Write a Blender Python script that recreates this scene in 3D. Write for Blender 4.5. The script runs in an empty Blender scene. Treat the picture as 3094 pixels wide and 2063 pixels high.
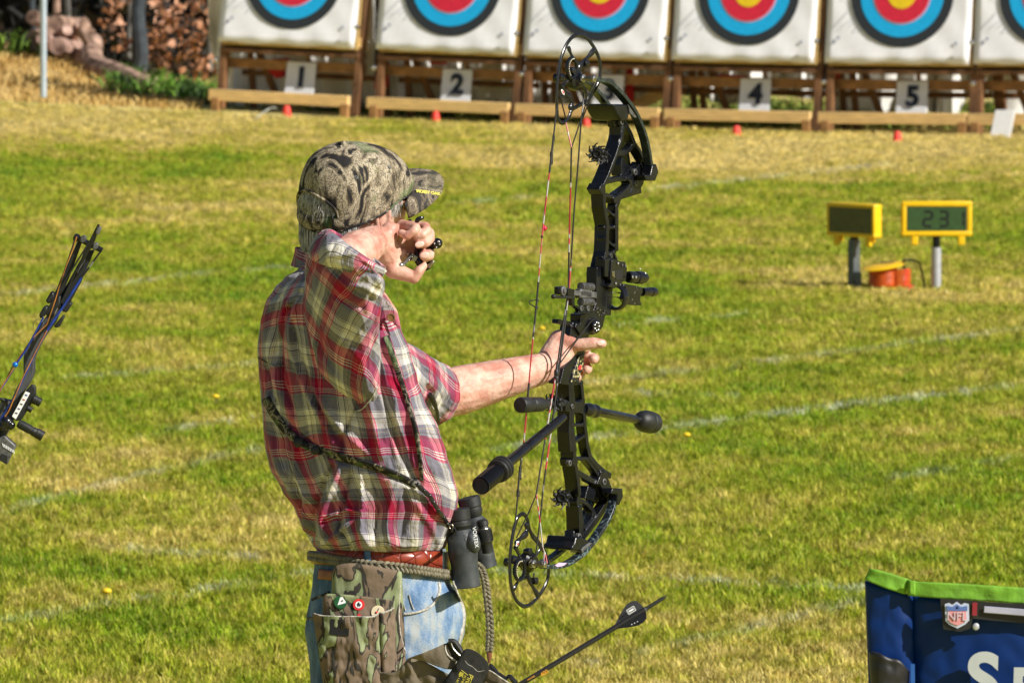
import bpy, bmesh, math, random
import numpy as np
from mathutils import Vector, Matrix
from mathutils.bvhtree import BVHTree
from mathutils import noise as mnoise
random.seed(7); np.random.seed(7)
V = Vector
rad = math.radians
scn = bpy.context.scene
col = scn.collection

# ---------------------------------------------------------------- camera
FPX = 21377.0            # focal length in photo pixels (3094 wide)
CAMH = 2.28
PITCH = math.atan(1435.0/FPX)
cd = bpy.data.cameras.new('camera'); cam = bpy.data.objects.new('camera', cd); col.objects.link(cam)
cam.location = (0, 0, CAMH); cam.rotation_euler = (math.pi/2-PITCH, 0, 0)
cd.sensor_width = 36; cd.lens = FPX/3094*36; cd.clip_start = 0.5; cd.clip_end = 2000
cd.dof.use_dof = True; cd.dof.focus_distance = 13.0; cd.dof.aperture_fstop = 24.0
scn.camera = cam
# ---------------------------------------------------------------- sky and sun
TOSUN = V((0.70, -0.43, 0.57)).normalized()
w = bpy.data.worlds.new('World'); scn.world = w; w.use_nodes = True
nt = w.node_tree; bg = nt.nodes['Background']; sky = nt.nodes.new('ShaderNodeTexSky')
sky.sky_type = 'NISHITA'; sky.sun_disc = False
sky.sun_elevation = math.asin(TOSUN.z); sky.sun_rotation = math.atan2(TOSUN.x, TOSUN.y)
nt.links.new(sky.outputs[0], bg.inputs[0]); bg.inputs[1].default_value = 0.052
sd = bpy.data.lights.new('sun', 'SUN'); sd.energy = 4.9; sd.angle = rad(0.5); sd.color = (1, 0.95, 0.86)
so = bpy.data.objects.new('sun', sd); col.objects.link(so); so.location = (0, 0, 30)
so.rotation_euler = (-TOSUN).to_track_quat('-Z', 'Y').to_euler()
vs = scn.view_settings; vs.view_transform = 'Standard'; vs.look = 'None'; vs.gamma = 1; vs.exposure = 0.42
scn.render.resolution_x = 1024; scn.render.resolution_y = 682

# ---------------------------------------------------------------- picture measurements to metres
FW = V((0, math.cos(PITCH), -math.sin(PITCH))); UP = V((0, math.sin(PITCH), math.cos(PITCH))); RT = V((1, 0, 0))
CAM = V((0, 0, CAMH))
ZR = {'S': (0, 0, 1), '1': (1500, 50, 1.7417), '2': (1500, 750, 2.6133), '3': (1350, 1150, 1.96), '4': (850, 350, 2.6133),
      '5': (750, 800, 1.743), '6': (850, 1550, 3.057), '7': (1300, 1400, 2.365), '8': (0, 600, 1.845),
      'H': (1100, 680, 7.127), 'C': (1520, 80, 5.2267), 'L': (1700, 200, 3.92), 'M': (1620, 750, 5.2263),
      'K': (1500, 1520, 4.7525), 'R': (1650, 1350, 3.92), 'Q': (1200, 1880, 4.2), 'A': (0, 0, 3.2667),
      'N': (640, 90, 2.7349), 'G': (900, 1680, 4.095), 'B1': (0, 0, 2.138), 'B2': (1000, 0, 2.138),
      'B3': (2000, 0, 2.15), 'B4': (2400, 550, 3.618), 'B5': (2550, 1680, 4.094)}
def sp(k, x, y):
    a, b, s = ZR[k]; return a+x/s, b+y/s
def ray(sx, sy):
    return (FW + RT*((sx-1547)/FPX) - UP*((sy-1031.5)/FPX))
def at(k, x, y, Y):                       # point at distance Y
    sx, sy = sp(k, x, y); d = ray(sx, sy); return CAM + d*(Y/d.y)
def onplane(k, x, y, p0, n, off=0.0):
    sx, sy = sp(k, x, y); d = ray(sx, sy)
    return CAM + d*(((p0-CAM).dot(n)+off)/d.dot(n))
def proj(p):
    q = p-CAM; z = q.dot(FW); return 1547+FPX*q.dot(RT)/z, 1031.5-FPX*q.dot(UP)/z

# ---------------------------------------------------------------- object helpers
ORG = {}
def org(o):
    while o is not None:
        if o.name in ORG: return ORG[o.name]
        o = o.parent
    return V((0, 0, 0))
def tag(o, label=None, cat=None, group=None, kind=None):
    if label: o['label'] = label
    if cat: o['category'] = cat
    if group: o['group'] = group
    if kind: o['kind'] = kind
    return o
def thing(name, label, cat, loc=(0, 0, 0), group=None):
    o = bpy.data.objects.new(name, None); col.objects.link(o); o.location = loc; o.empty_display_size = .1
    tag(o, label, cat, group); ORG[o.name] = V(loc); return o
def link_mesh(name, me, mat, parent=None):
    o = bpy.data.objects.new(name, me); col.objects.link(o)
    if parent is not None: o.parent = parent
    if mat is not None:
        for m in (mat if isinstance(mat, (list, tuple)) else [mat]): me.materials.append(m)
    return o
def perp(d):
    d = d.normalized(); a = V((0, 0, 1)) if abs(d.z) < .9 else V((1, 0, 0))
    u = d.cross(a).normalized(); return u, d.cross(u).normalized()
class MB:
    def __init__(s): s.v = []; s.f = []; s.m = []; s.uv = {}; s.cm = 0
    def addf(s, f): s.f.append(f); s.m.append(s.cm)
    def ring_loft(s, rings, caps=True, closed=False, uvs=None):
        b = len(s.v); n = len(rings[0]); R = len(rings)
        for i, r in enumerate(rings):
            for j, p in enumerate(r):
                s.v.append(p)
        for i in range(R-1 if not closed else R):
            i2 = (i+1) % R
            for j in range(n):
                k = (j+1) % n
                s.addf((b+i*n+j, b+i*n+k, b+i2*n+k, b+i2*n+j))
                if uvs is not None:
                    u0 = uvs[i][j]; u3 = uvs[i2][j]
                    u1 = uvs[i][j+1]; u2 = uvs[i2][j+1]
                    s.uv[len(s.f)-1] = (u0, u1, u2, u3)
        if caps and not closed:
            s.addf(tuple(b+j for j in range(n))[::-1]); s.addf(tuple(b+(R-1)*n+j for j in range(n)))
    def tube(s, pts, r, n=10, caps=True, closed=False, flat=1.0, fdir=None, rs=None):
        pts = [V(p) for p in pts]; R = len(pts)
        if not isinstance(r, (list, tuple)): r = [r]*R
        rings = []; pu = None
        for i, p in enumerate(pts):
            if closed: d = pts[(i+1) % R]-pts[i-1]
            else: d = pts[min(i+1, R-1)]-pts[max(i-1, 0)]
            if d.length < 1e-9: d = V((0, 0, 1))
            d.normalize()
            if fdir is not None:
                u = (fdir-d*fdir.dot(d)).normalized(); w_ = d.cross(u)
            elif pu is None: u, w_ = perp(d)
            else:
                u = (pu-d*pu.dot(d)).normalized(); w_ = d.cross(u)
            pu = u
            rings.append([p+(u*math.cos(t)*flat+w_*math.sin(t))*r[i] for t in [2*math.pi*j/n for j in range(n)]])
        s.ring_loft(rings, caps, closed)
    def lathe(s, c, ax, prof, n=20):
        ax = ax.normalized(); u, w_ = perp(ax)
        s.ring_loft([[c+ax*t+(u*math.cos(a)+w_*math.sin(a))*max(r, 1e-5) for a in [2*math.pi*j/n for j in range(n)]] for t, r in prof])
    def box(s, c, ax, ay, az):
        b = len(s.v)
        for i in (-1, 1):
            for j in (-1, 1):
                for k in (-1, 1): s.v.append(c+ax*i+ay*j+az*k)
        for f in ((0, 1, 3, 2), (4, 6, 7, 5), (0, 4, 5, 1), (2, 3, 7, 6), (0, 2, 6, 4), (1, 5, 7, 3)): s.addf(tuple(b+q for q in f))
    def bar(s, p, q, wdir, w0, t, w1=None, tdir=None):   # tapered bar, widths are full
        w1 = w0 if w1 is None else w1; d = (q-p).normalized(); a = (wdir-d*wdir.dot(d)).normalized(); c = d.cross(a)
        b = len(s.v)
        for P, W_ in ((p, w0), (q, w1)):
            for i, j in ((-1, -1), (1, -1), (1, 1), (-1, 1)): s.v.append(P+a*(i*W_/2)+c*(j*t/2))
        for f in ((3, 2, 1, 0), (4, 5, 6, 7), (0, 1, 5, 4), (1, 2, 6, 5), (2, 3, 7, 6), (3, 0, 4, 7)): s.addf(tuple(b+q_ for q_ in f))
    def prism(s, poly, vec):
        b = len(s.v); n = len(poly); s.v += [V(p) for p in poly]+[V(p)+vec for p in poly]
        s.addf(tuple(range(b, b+n))[::-1]); s.addf(tuple(range(b+n, b+2*n)))
        for i in range(n):
            j = (i+1) % n; s.addf((b+i, b+j, b+n+j, b+n+i))
    def ell(s, c, a, b_=None, c_=None, n=14, m=9):
        if not isinstance(a, Vector): r = a; a = V((r, 0, 0)); b_ = V((0, r, 0)); c_ = V((0, 0, r))
        rings = []
        for i in range(m+1):
            t = math.pi*(i/m); st = max(math.sin(t), .02); ct = math.cos(t)
            rings.append([c+c_*ct+(a*math.cos(q)+b_*math.sin(q))*st for q in [2*math.pi*j/n for j in range(n)]])
        s.ring_loft(rings)
    def caps(s, pts, r, n=12):               # capsule chain, for bodies that get fused
        for i in range(len(pts)):
            s.ell(pts[i], r[i], n=n, m=8)
            if i:
                d = pts[i]-pts[i-1]
                if d.length > 1e-4: s.tube([pts[i-1], pts[i]], [r[i-1], r[i]], n=n)
    def build(s, name, mat, parent=None, smooth=35, bevel=0, remesh=0, sm=0, sub=0, solid=0):
        o0 = org(parent) if parent is not None else V((0, 0, 0))
        me = bpy.data.meshes.new(name)
        me.from_pydata([tuple(V(p)-o0) for p in s.v], [], s.f)
        if s.uv:
            ul = me.uv_layers.new(name='UVMap'); k = 0
            arr = np.zeros((len(me.loops), 2))
            for pi, p in enumerate(me.polygons):
                u = s.uv.get(pi)
                if u is not None:
                    for q, li in enumerate(p.loop_indices): arr[li] = u[q]
            ul.data.foreach_set('uv', arr.ravel())
        if isinstance(mat, (list, tuple)): me.polygons.foreach_set('material_index', s.m)
        bm = bmesh.new(); bm.from_mesh(me); bmesh.ops.recalc_face_normals(bm, faces=bm.faces); bm.to_mesh(me); bm.free()
        o = link_mesh(name, me, mat, parent)
        if remesh:
            m = o.modifiers.new('r', 'REMESH'); m.mode = 'VOXEL'; m.voxel_size = remesh; m.use_smooth_shade = True
            if sm: q = o.modifiers.new('s', 'SMOOTH'); q.iterations = sm; q.factor = .5
            dg = bpy.context.evaluated_depsgraph_get()
            nm = bpy.data.meshes.new_from_object(o.evaluated_get(dg)); o.modifiers.clear()
            o.data = nm; nm.name = name
            nm.polygons.foreach_set('use_smooth', [True]*len(nm.polygons))
            if not nm.materials:
                nm.materials.append(mat)
            return o
        if smooth:
            me.polygons.foreach_set('use_smooth', [True]*len(me.polygons)); me.set_sharp_from_angle(angle=rad(smooth))
        if bevel:
            m = o.modifiers.new('b', 'BEVEL'); m.width = bevel; m.segments = 2; m.limit_method = 'ANGLE'; m.angle_limit = rad(35)
        if solid:
            m = o.modifiers.new('t', 'SOLIDIFY'); m.thickness = solid; m.offset = 0
        if sub:
            m = o.modifiers.new('u', 'SUBSURF'); m.levels = sub; m.render_levels = sub
        return o
def spline(pts, n=8):                       # Catmull-Rom through points (any dimension tuple or Vector)
    P = [V(p) for p in pts]; out = []
    for i in range(len(P)-1):
        a = P[max(i-1, 0)]; b = P[i]; c = P[i+1]; d = P[min(i+2, len(P)-1)]
        for k in range(n):
            t = k/n
            out.append(((b*2)+(c-a)*t+(a*2-b*5+c*4-d)*t*t+(b*3-a-c*3+d)*t*t*t)*.5)
    out.append(P[-1]); return out
def copy_tree(o, parent=None):
    c = o.copy(); col.objects.link(c)
    if parent is not None: c.parent = parent
    for ch in list(o.children): copy_tree(ch, c)
    return c
def text(name, s, p, xd, yd, size, mat, parent=None, ext=.001, align='CENTER', bold=0):
    cu = bpy.data.curves.new(name, 'FONT'); cu.body = s; cu.size = size; cu.extrude = ext; cu.align_x = align; cu.align_y = 'CENTER'; cu.offset = bold
    t = bpy.data.objects.new(name, cu); col.objects.link(t)
    dg = bpy.context.evaluated_depsgraph_get(); me = bpy.data.meshes.new_from_object(t.evaluated_get(dg))
    bpy.data.objects.remove(t); bpy.data.curves.remove(cu)
    xd = xd.normalized(); zd = xd.cross(yd).normalized(); yd2 = zd.cross(xd)
    M = Matrix((xd, yd2, zd)).transposed().to_4x4(); M.translation = p-(org(parent) if parent is not None else V((0, 0, 0)))
    me.transform(M); me.name = name
    return link_mesh(name, me, mat, parent)

# ---------------------------------------------------------------- materials
def N(nt, t, **k):
    n = nt.nodes.new('ShaderNode'+t)
    for a, b in k.items(): setattr(n, a, b)
    return n
def newmat(name):
    m = bpy.data.materials.new(name); m.use_nodes = True; nt = m.node_tree; return m, nt, nt.nodes['Principled BSDF']
def ramp(nt, stops, interp='LINEAR'):
    r = N(nt, 'ValToRGB'); e = r.color_ramp; e.interpolation = interp
    while len(e.elements) < len(stops): e.elements.new(.5)
    for i, (p, c) in enumerate(stops):
        e.elements[i].position = p; e.elements[i].color = (*c, 1) if len(c) == 3 else c
    return r
def pm(name, c, rough=.5, metal=0, amt=.15, scale=30, bump=0, bscale=200, spec=.5, stretch=None, c2=None, sheen=0, sss=0):
    m, nt, b = newmat(name); L = nt.links.new
    tc = N(nt, 'TexCoord'); src = tc.outputs['Object']
    if stretch:
        mp = N(nt, 'Mapping'); mp.inputs['Scale'].default_value = stretch; L(src, mp.inputs[0]); src = mp.outputs[0]
    nz = N(nt, 'TexNoise'); nz.inputs['Scale'].default_value = scale; nz.inputs['Detail'].default_value = 6; L(src, nz.inputs['Vector'])
    lo = tuple(x*(1-amt) for x in c); hi = c2 if c2 else tuple(min(1, x*(1+amt)) for x in c)
    r = ramp(nt, [(.35, lo), (.65, hi)]); L(nz.outputs[0], r.inputs[0]); L(r.outputs[0], b.inputs['Base Color'])
    b.inputs['Roughness'].default_value = rough; b.inputs['Metallic'].default_value = metal
    b.inputs['Specular IOR Level'].default_value = spec
    if sheen: b.inputs['Sheen Weight'].default_value = sheen
    if sss:
        b.inputs['Subsurface Weight'].default_value = sss; b.inputs['Subsurface Radius'].default_value = (.01, .004, .002); b.inputs['Subsurface Scale'].default_value = 1
    if bump:
        n2 = N(nt, 'TexNoise'); n2.inputs['Scale'].default_value = bscale; n2.inputs['Detail'].default_value = 4; L(src, n2.inputs['Vector'])
        bp = N(nt, 'Bump'); bp.inputs['Strength'].default_value = bump; bp.inputs['Distance'].default_value = .003
        L(n2.outputs[0], bp.inputs['Height']); L(bp.outputs[0], b.inputs['Normal'])
    return m
MT = {}
MT['black'] = pm('black_anodised', (.008, .009, .012), .24, .25, .3, 60, .08, 500)
MT['blackgloss'] = pm('black_gloss', (.008, .008, .01), .18, 0, .3, 60)
MT['rubber'] = pm('black_rubber', (.011, .012, .013), .50, 0, .3, 120, .2, 900)
MT['steel'] = pm('bright_steel', (.55, .55, .56), .28, 1, .1)
MT['nickel'] = pm('aged_nickel', (.36, .33, .25), .35, 1, .1)
MT['greymetal'] = pm('grey_metal', (.10, .10, .10), .5, .3, .4, 150, .2, 600)
MT['white'] = pm('white_paint', (.75, .76, .78), .6, 0, .05)
MT['red'] = pm('red_cloth', (.45, .01, .01), .8, 0, .3, 4)
MT['tape'] = pm('red_serving', (.55, .03, .04), .5, 0, .2, 60)
# ================================================================ ground
def sstep(a, b, x):
    t = min(1, max(0, (x-a)/(b-a))); return t*t*(3-2*t)
def gz(x, y):
    xx = max(-9, min(9, x)); far = .085-.029*xx+.0045*xx*xx*(1 if xx > 0 else .6)
    return sstep(38, 57, y)*min(far, .42)
def ground_pt(k, x, y):                    # picture point down on to the lawn
    sx, sy = sp(k, x, y); d = ray(sx, sy); z = 0
    for _ in range(6):
        p = CAM+d*((z-CAM.z)/d.z); z = gz(p.x, p.y)
    return CAM+d*((z-CAM.z)/d.z)

def grass_color(nt, blade):
    """green / straw patches and worn white lines, from world position"""
    L = nt.links.new
    g = N(nt, 'NewGeometry'); pos = g.outputs['Position']
    def nz(scale, det=3, sx=1, sy=1):
        mp = N(nt, 'Mapping'); mp.inputs['Scale'].default_value = (sx, sy, 0.02); L(pos, mp.inputs[0])
        n = N(nt, 'TexNoise'); n.inputs['Scale'].default_value = scale; n.inputs['Detail'].default_value = det
        L(mp.outputs[0], n.inputs['Vector']); return n.outputs[0]
    def M(op, a, b=None, c=None):
        m = N(nt, 'Math', operation=op)
        for i, q in enumerate((a, b, c)):
            if q is None: continue
            if isinstance(q, (int, float)): m.inputs[i].default_value = q
            else: L(q, m.inputs[i])
        return m.outputs[0]
    def mix(f, a, b):
        m = N(nt, 'Mix', data_type='RGBA')
        if isinstance(f, (int, float)): m.inputs[0].default_value = f
        else: L(f, m.inputs[0])
        for i, q in ((6, a), (7, b)):
            if isinstance(q, tuple): m.inputs[i].default_value = (*q, 1)
            else: L(q, m.inputs[i])
        return m.outputs[2]
    sep = N(nt, 'SeparateXYZ'); L(pos, sep.inputs[0]); X = sep.outputs[0]; Y = sep.outputs[1]
    big = nz(.33, 4, 1, .45); mid = nz(1.6, 4, 1, .7); fine = nz(14, 2); mic = nz(70, 2)
    a = M('ADD', M('MULTIPLY', big, .55), M('ADD', M('MULTIPLY', mid, .42), M('MULTIPLY', fine, .38)))
    # a dry worn belt in front of the butts
    belt = N(nt, 'MapRange'); belt.interpolation_type = 'SMOOTHSTEP'
    L(M('ADD', Y, M('ADD', M('MULTIPLY', X, .45), M('MULTIPLY', mid, 3.0))), belt.inputs[0])
    belt.inputs[1].default_value = 51.5; belt.inputs[2].default_value = 55.5; belt.inputs[3].default_value = 0; belt.inputs[4].default_value = 1
    near = N(nt, 'MapRange'); near.interpolation_type = 'SMOOTHSTEP'; L(Y, near.inputs[0])
    near.inputs[1].default_value = 23; near.inputs[2].default_value = 19; near.inputs[3].default_value = 0; near.inputs[4].default_value = .07
    a = M('ADD', M('ADD', M('MULTIPLY_ADD', M('SUBTRACT', a, .66), 1.25, .675), M('MULTIPLY', belt.outputs[0], .20)), near.outputs[0])
    rp = ramp(nt, [(.50, (.14, .30, .006)), (.61, (.28, .39, .012)), (.71, (.44, .45, .035)), (.81, (.66, .55, .15)), (.95, (.80, .66, .28))])
    L(a, rp.inputs[0]); c = rp.outputs[0]
    # darker / lighter small clumps that are the blades' own colour
    c2 = mix(M('MULTIPLY', M('GREATER_THAN', mic, .56), .45), c, (.62, .50, .15))
    c2 = mix(M('MULTIPLY', M('LESS_THAN', mic, .42), .5), c2, (.06, .13, .004))
    # white line remnants (world space segments on the lawn)
    tot = None
    for (k1, x1, y1, x2, y2, wd) in LINES:
        p = ground_pt('S', x1*1.3155, y1*1.3155); q = ground_pt('S', x2*1.3155, y2*1.3155)
        d = (q-p); d.z = 0; n_ = V((-d.y, d.x, 0)).normalized(); Ln = d.length; dn = d.normalized()
        dist = M('ABSOLUTE', M('ADD', M('ADD', M('MULTIPLY', X, n_.x), M('MULTIPLY', Y, n_.y)), -(p.x*n_.x+p.y*n_.y)))
        al = M('ADD', M('ADD', M('MULTIPLY', X, dn.x), M('MULTIPLY', Y, dn.y)), -(p.x*dn.x+p.y*dn.y))
        ins = M('MULTIPLY', M('GREATER_THAN', al, 0), M('LESS_THAN', al, Ln))
        f = M('MULTIPLY', M('SUBTRACT', 1.0, M('MINIMUM', 1.0, M('DIVIDE', dist, wd))), M('MULTIPLY', ins, k1))
        tot = f if tot is None else M('MAXIMUM', tot, f)
    wn = nz(6, 4, 1, .6)
    wf = M('MULTIPLY', M('MULTIPLY', tot, .8), M('MINIMUM', 1.0, M('MAXIMUM', 0.0, M('MULTIPLY', M('SUBTRACT', wn, .40), 5.0))))
    return mix(wf, c2, (.74, .76, .68))
# strength, x1,y1,x2,y2 (picture at 2352 wide), half width in metres
LINES = [(.9, 0, 686, 470, 636, .10), (.8, 470, 636, 700, 618, .10), (.95, 1130, 1048, 1750, 965, .09), (.95, 1750, 965, 2352, 893, .09),
         (.6, 1350, 890, 2352, 765, .10), (.7, 1420, 757, 1720, 728, .10), (.75, 1480, 442, 2090, 378, .16),
         (.6, 120, 880, 600, 845, .09), (.7, 330, 1010, 600, 962, .07), (.65, 0, 1190, 300, 1110, .07), (.6, 300, 1110, 600, 1040, .07),
         (.7, 140, 1265, 660, 1300, .07), (.75, 1060, 1325, 2000, 1365, .07), (.7, 300, 1395, 720, 1330, .06), (.6, 0, 1445, 260, 1400, .06),
         (.6, 1350, 1545, 2000, 1390, .06), (.5, 2000, 1120, 2352, 1060, .07), (.5, 1050, 472, 1260, 455, .14), (.6, 1400, 910, 1700, 922, .08)]

def make_ground():
    xs = sorted(set([-900, -300, -100, -40, -20]+[-12+i for i in range(25)]+[20, 40, 100, 300, 900]))
    ys = sorted(set([-900, -200, -50, -10, 0, 8, 14]+[16+i for i in range(0, 64)]+[85, 95, 120, 200, 500, 1500]))
    mb = MB(); n = len(xs)
    for y in ys:
        for x in xs: mb.v.append(V((x, y, gz(x, y))))
    for j in range(len(ys)-1):
        for i in range(n-1): mb.addf((j*n+i, j*n+i+1, (j+1)*n+i+1, (j+1)*n+i))
    m, nt, b = newmat('lawn_soil'); b.inputs['Roughness'].default_value = .95; b.inputs['Specular IOR Level'].default_value = .1
    hv = N(nt, 'HueSaturation'); hv.inputs['Value'].default_value = .86; nt.links.new(grass_color(nt, False), hv.inputs['Color']); nt.links.new(hv.outputs[0], b.inputs['Base Color'])
    o = mb.build('ground', m, None, smooth=30); tag(o, kind='structure')
    return o
make_ground()

def make_grass():
    # one tuft of blades, spread over the lawn by geometry nodes (uncountable grass)
    rnd = random.Random(3)
    m, nt, b = newmat('grass_blades'); b.inputs['Roughness'].default_value = .6; b.inputs['Specular IOR Level'].default_value = .25
    c = grass_color(nt, True); oi = N(nt, 'ObjectInfo')
    hs = N(nt, 'HueSaturation'); mr = N(nt, 'MapRange'); nt.links.new(oi.outputs['Random'], mr.inputs[0]); mr.inputs[3].default_value = .6; mr.inputs[4].default_value = 1.35
    nt.links.new(mr.outputs[0], hs.inputs['Value']); nt.links.new(c, hs.inputs['Color'])
    nt.links.new(hs.outputs[0], b.inputs['Base Color'])
    tr = N(nt, 'BsdfTranslucent'); nt.links.new(hs.outputs[0], tr.inputs[0]); ms = N(nt, 'MixShader'); ms.inputs[0].default_value = .36
    nt.links.new(b.outputs[0], ms.inputs[1]); nt.links.new(tr.outputs[0], ms.inputs[2]); nt.links.new(ms.outputs[0], nt.nodes['Material Output'].inputs[0])
    tufts = []
    for k in range(3):
        mb = MB()
        for i in range(26):
            a = rnd.uniform(0, 6.28); r = rnd.uniform(0, .035); p = V((math.cos(a)*r, math.sin(a)*r, -.004))
            h = rnd.uniform(.018, .05); l = rnd.uniform(0.1, 1.0)*h; d = rnd.uniform(0, 6.28); dv = V((math.cos(d), math.sin(d), 0))
            w_ = rnd.uniform(.0018, .0034); sv = V((-dv.y, dv.x, 0))*w_
            q = p+dv*l*.35+V((0, 0, h*.6)); t = p+dv*l+V((0, 0, h))
            b0 = len(mb.v); mb.v += [p-sv, p+sv, q-sv*.8, q+sv*.8, t]; mb.addf((b0, b0+1, b0+3, b0+2)); mb.addf((b0+2, b0+3, b0+4))
        me = bpy.data.meshes.new('grass_tuft'); me.from_pydata([tuple(p) for p in mb.v], [], mb.f); me.materials.append(m)
        o = bpy.data.objects.new('grass_tuft', me); tufts.append(o)
    # patch it grows on
    xs = [-1+2*i/40 for i in range(41)]; ys = [17+i*1.0 for i in range(44)]
    mb = MB(); n = len(xs)
    for y in ys:
        hw = y*.0725+8
        for x in xs: mb.v.append(V((x*hw, y, gz(x*hw, y)+.001)))
    for j in range(len(ys)-1):
        for i in range(n-1): mb.addf((j*n+i, j*n+i+1, (j+1)*n+i+1, (j+1)*n+i))
    o = mb.build('grass', m, None); tag(o, 'short mown grass covering the archery field, green and straw yellow', 'grass', kind='stuff')
    ng = bpy.data.node_groups.new('lawn_growth', 'GeometryNodeTree')
    ng.interface.new_socket('Geometry', in_out='INPUT', socket_type='NodeSocketGeometry')
    ng.interface.new_socket('Geometry', in_out='OUTPUT', socket_type='NodeSocketGeometry')
    def G(t): return ng.nodes.new(t)
    gi = G('NodeGroupInput'); go = G('NodeGroupOutput'); L = ng.links.new
    dp = G('GeometryNodeDistributePointsOnFaces'); L(gi.outputs[0], dp.inputs['Mesh'])
    # denser near the camera, where single tufts show
    ps = G('GeometryNodeInputPosition'); sx = G('ShaderNodeSeparateXYZ'); L(ps.outputs[0], sx.inputs[0])
    mr = G('ShaderNodeMapRange'); L(sx.outputs[1], mr.inputs[0]); mr.inputs[1].default_value = 19; mr.inputs[2].default_value = 44; mr.inputs[3].default_value = 760; mr.inputs[4].default_value = 240
    # thinner towards the sides of the field
    ab = G('ShaderNodeMath'); ab.operation = 'ABSOLUTE'; L(sx.outputs[0], ab.inputs[0])
    lim = G('ShaderNodeMath'); lim.operation = 'MULTIPLY_ADD'; L(sx.outputs[1], lim.inputs[0]); lim.inputs[1].default_value = -.0725; L(ab.outputs[0], lim.inputs[2])
    fo = G('ShaderNodeMapRange'); L(lim.outputs[0], fo.inputs[0]); fo.inputs[1].default_value = .9; fo.inputs[2].default_value = 2.2; fo.inputs[3].default_value = 1; fo.inputs[4].default_value = .38
    dm = G('ShaderNodeMath'); dm.operation = 'MULTIPLY'; L(mr.outputs[0], dm.inputs[0]); L(fo.outputs[0], dm.inputs[1]); L(dm.outputs[0], dp.inputs['Density'])
    js = G('GeometryNodeJoinGeometry')
    for t in tufts:
        q = G('GeometryNodeObjectInfo'); q.inputs['Object'].default_value = t; q.inputs['As Instance'].default_value = True; L(q.outputs['Geometry'], js.inputs[0])
    ip = G('GeometryNodeInstanceOnPoints'); L(dp.outputs[0], ip.inputs['Points']); L(js.outputs[0], ip.inputs['Instance']); ip.inputs['Pick Instance'].default_value = True
    rv = G('FunctionNodeRandomValue'); rv.data_type = 'FLOAT_VECTOR'; rv.inputs[0].default_value = (-.15, -.15, 0); rv.inputs[1].default_value = (.15, .15, 6.28)
    L(rv.outputs[0], ip.inputs['Rotation'])
    rs = G('FunctionNodeRandomValue'); rs.data_type = 'FLOAT'; rs.inputs[2].default_value = .45; rs.inputs[3].default_value = 1.15
    L(rs.outputs[1], ip.inputs['Scale']); L(ip.outputs[0], go.inputs[0])
    md = o.modifiers.new('growth', 'NODES'); md.node_group = ng
if not globals().get("NOGRASS"): make_grass()
# ================================================================ target row
OB = rad(19); RU = V((math.cos(OB), -math.sin(OB), 0)); RN = V((-math.sin(OB), -math.cos(OB), 0))   # along the row / towards the archers
RP0 = at('S', 1807, 380, 60.1); RP0.z = 0
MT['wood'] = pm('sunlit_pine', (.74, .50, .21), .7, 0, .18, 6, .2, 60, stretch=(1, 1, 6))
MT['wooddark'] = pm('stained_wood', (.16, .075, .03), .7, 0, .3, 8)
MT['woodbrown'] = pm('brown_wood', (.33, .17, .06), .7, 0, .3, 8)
MT['foam'] = pm('butt_foam', (.52, .36, .13), .9, 0, .2, 10)
MT['paper'] = pm('target_paper', (.84, .85, .90), .75, 0, .05, 3)
MT['fblack'] = pm('face_black', (.018, .024, .032), .7, 0, .1)
MT['fblue'] = pm('face_blue', (.003, .42, .85), .6, 0, .06)
MT['fred'] = pm('face_red', (.66, .015, .05), .6, 0, .08)
MT['fgold'] = pm('face_gold', (.85, .60, .01), .6, 0, .08)
MT['fpink'] = pm('face_divider', (.62, .40, .60), .6, 0, .05)
MT['card'] = pm('card_white', (.80, .81, .84), .6, 0, .03)
MT['ink'] = pm('ink', (.01, .015, .03), .6, 0, .1)
MT['mark'] = pm('arrow_holes', (.28, .30, .40), .8, 0, .2)
MT['cone'] = pm('marker_orange', (.75, .05, .03), .6, 0, .05)
MT['galv0'] = pm('dull_rope', (.34, .36, .33), .8, 0, .2, 30)
MT['tarp'] = pm('white_tarp', (.72, .71, .68), .8, 0, .08, 3, .5, 14)
X_, Y_, Z_ = V((1, 0, 0)), V((0, 1, 0)), V((0, 0, 1))

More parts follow.
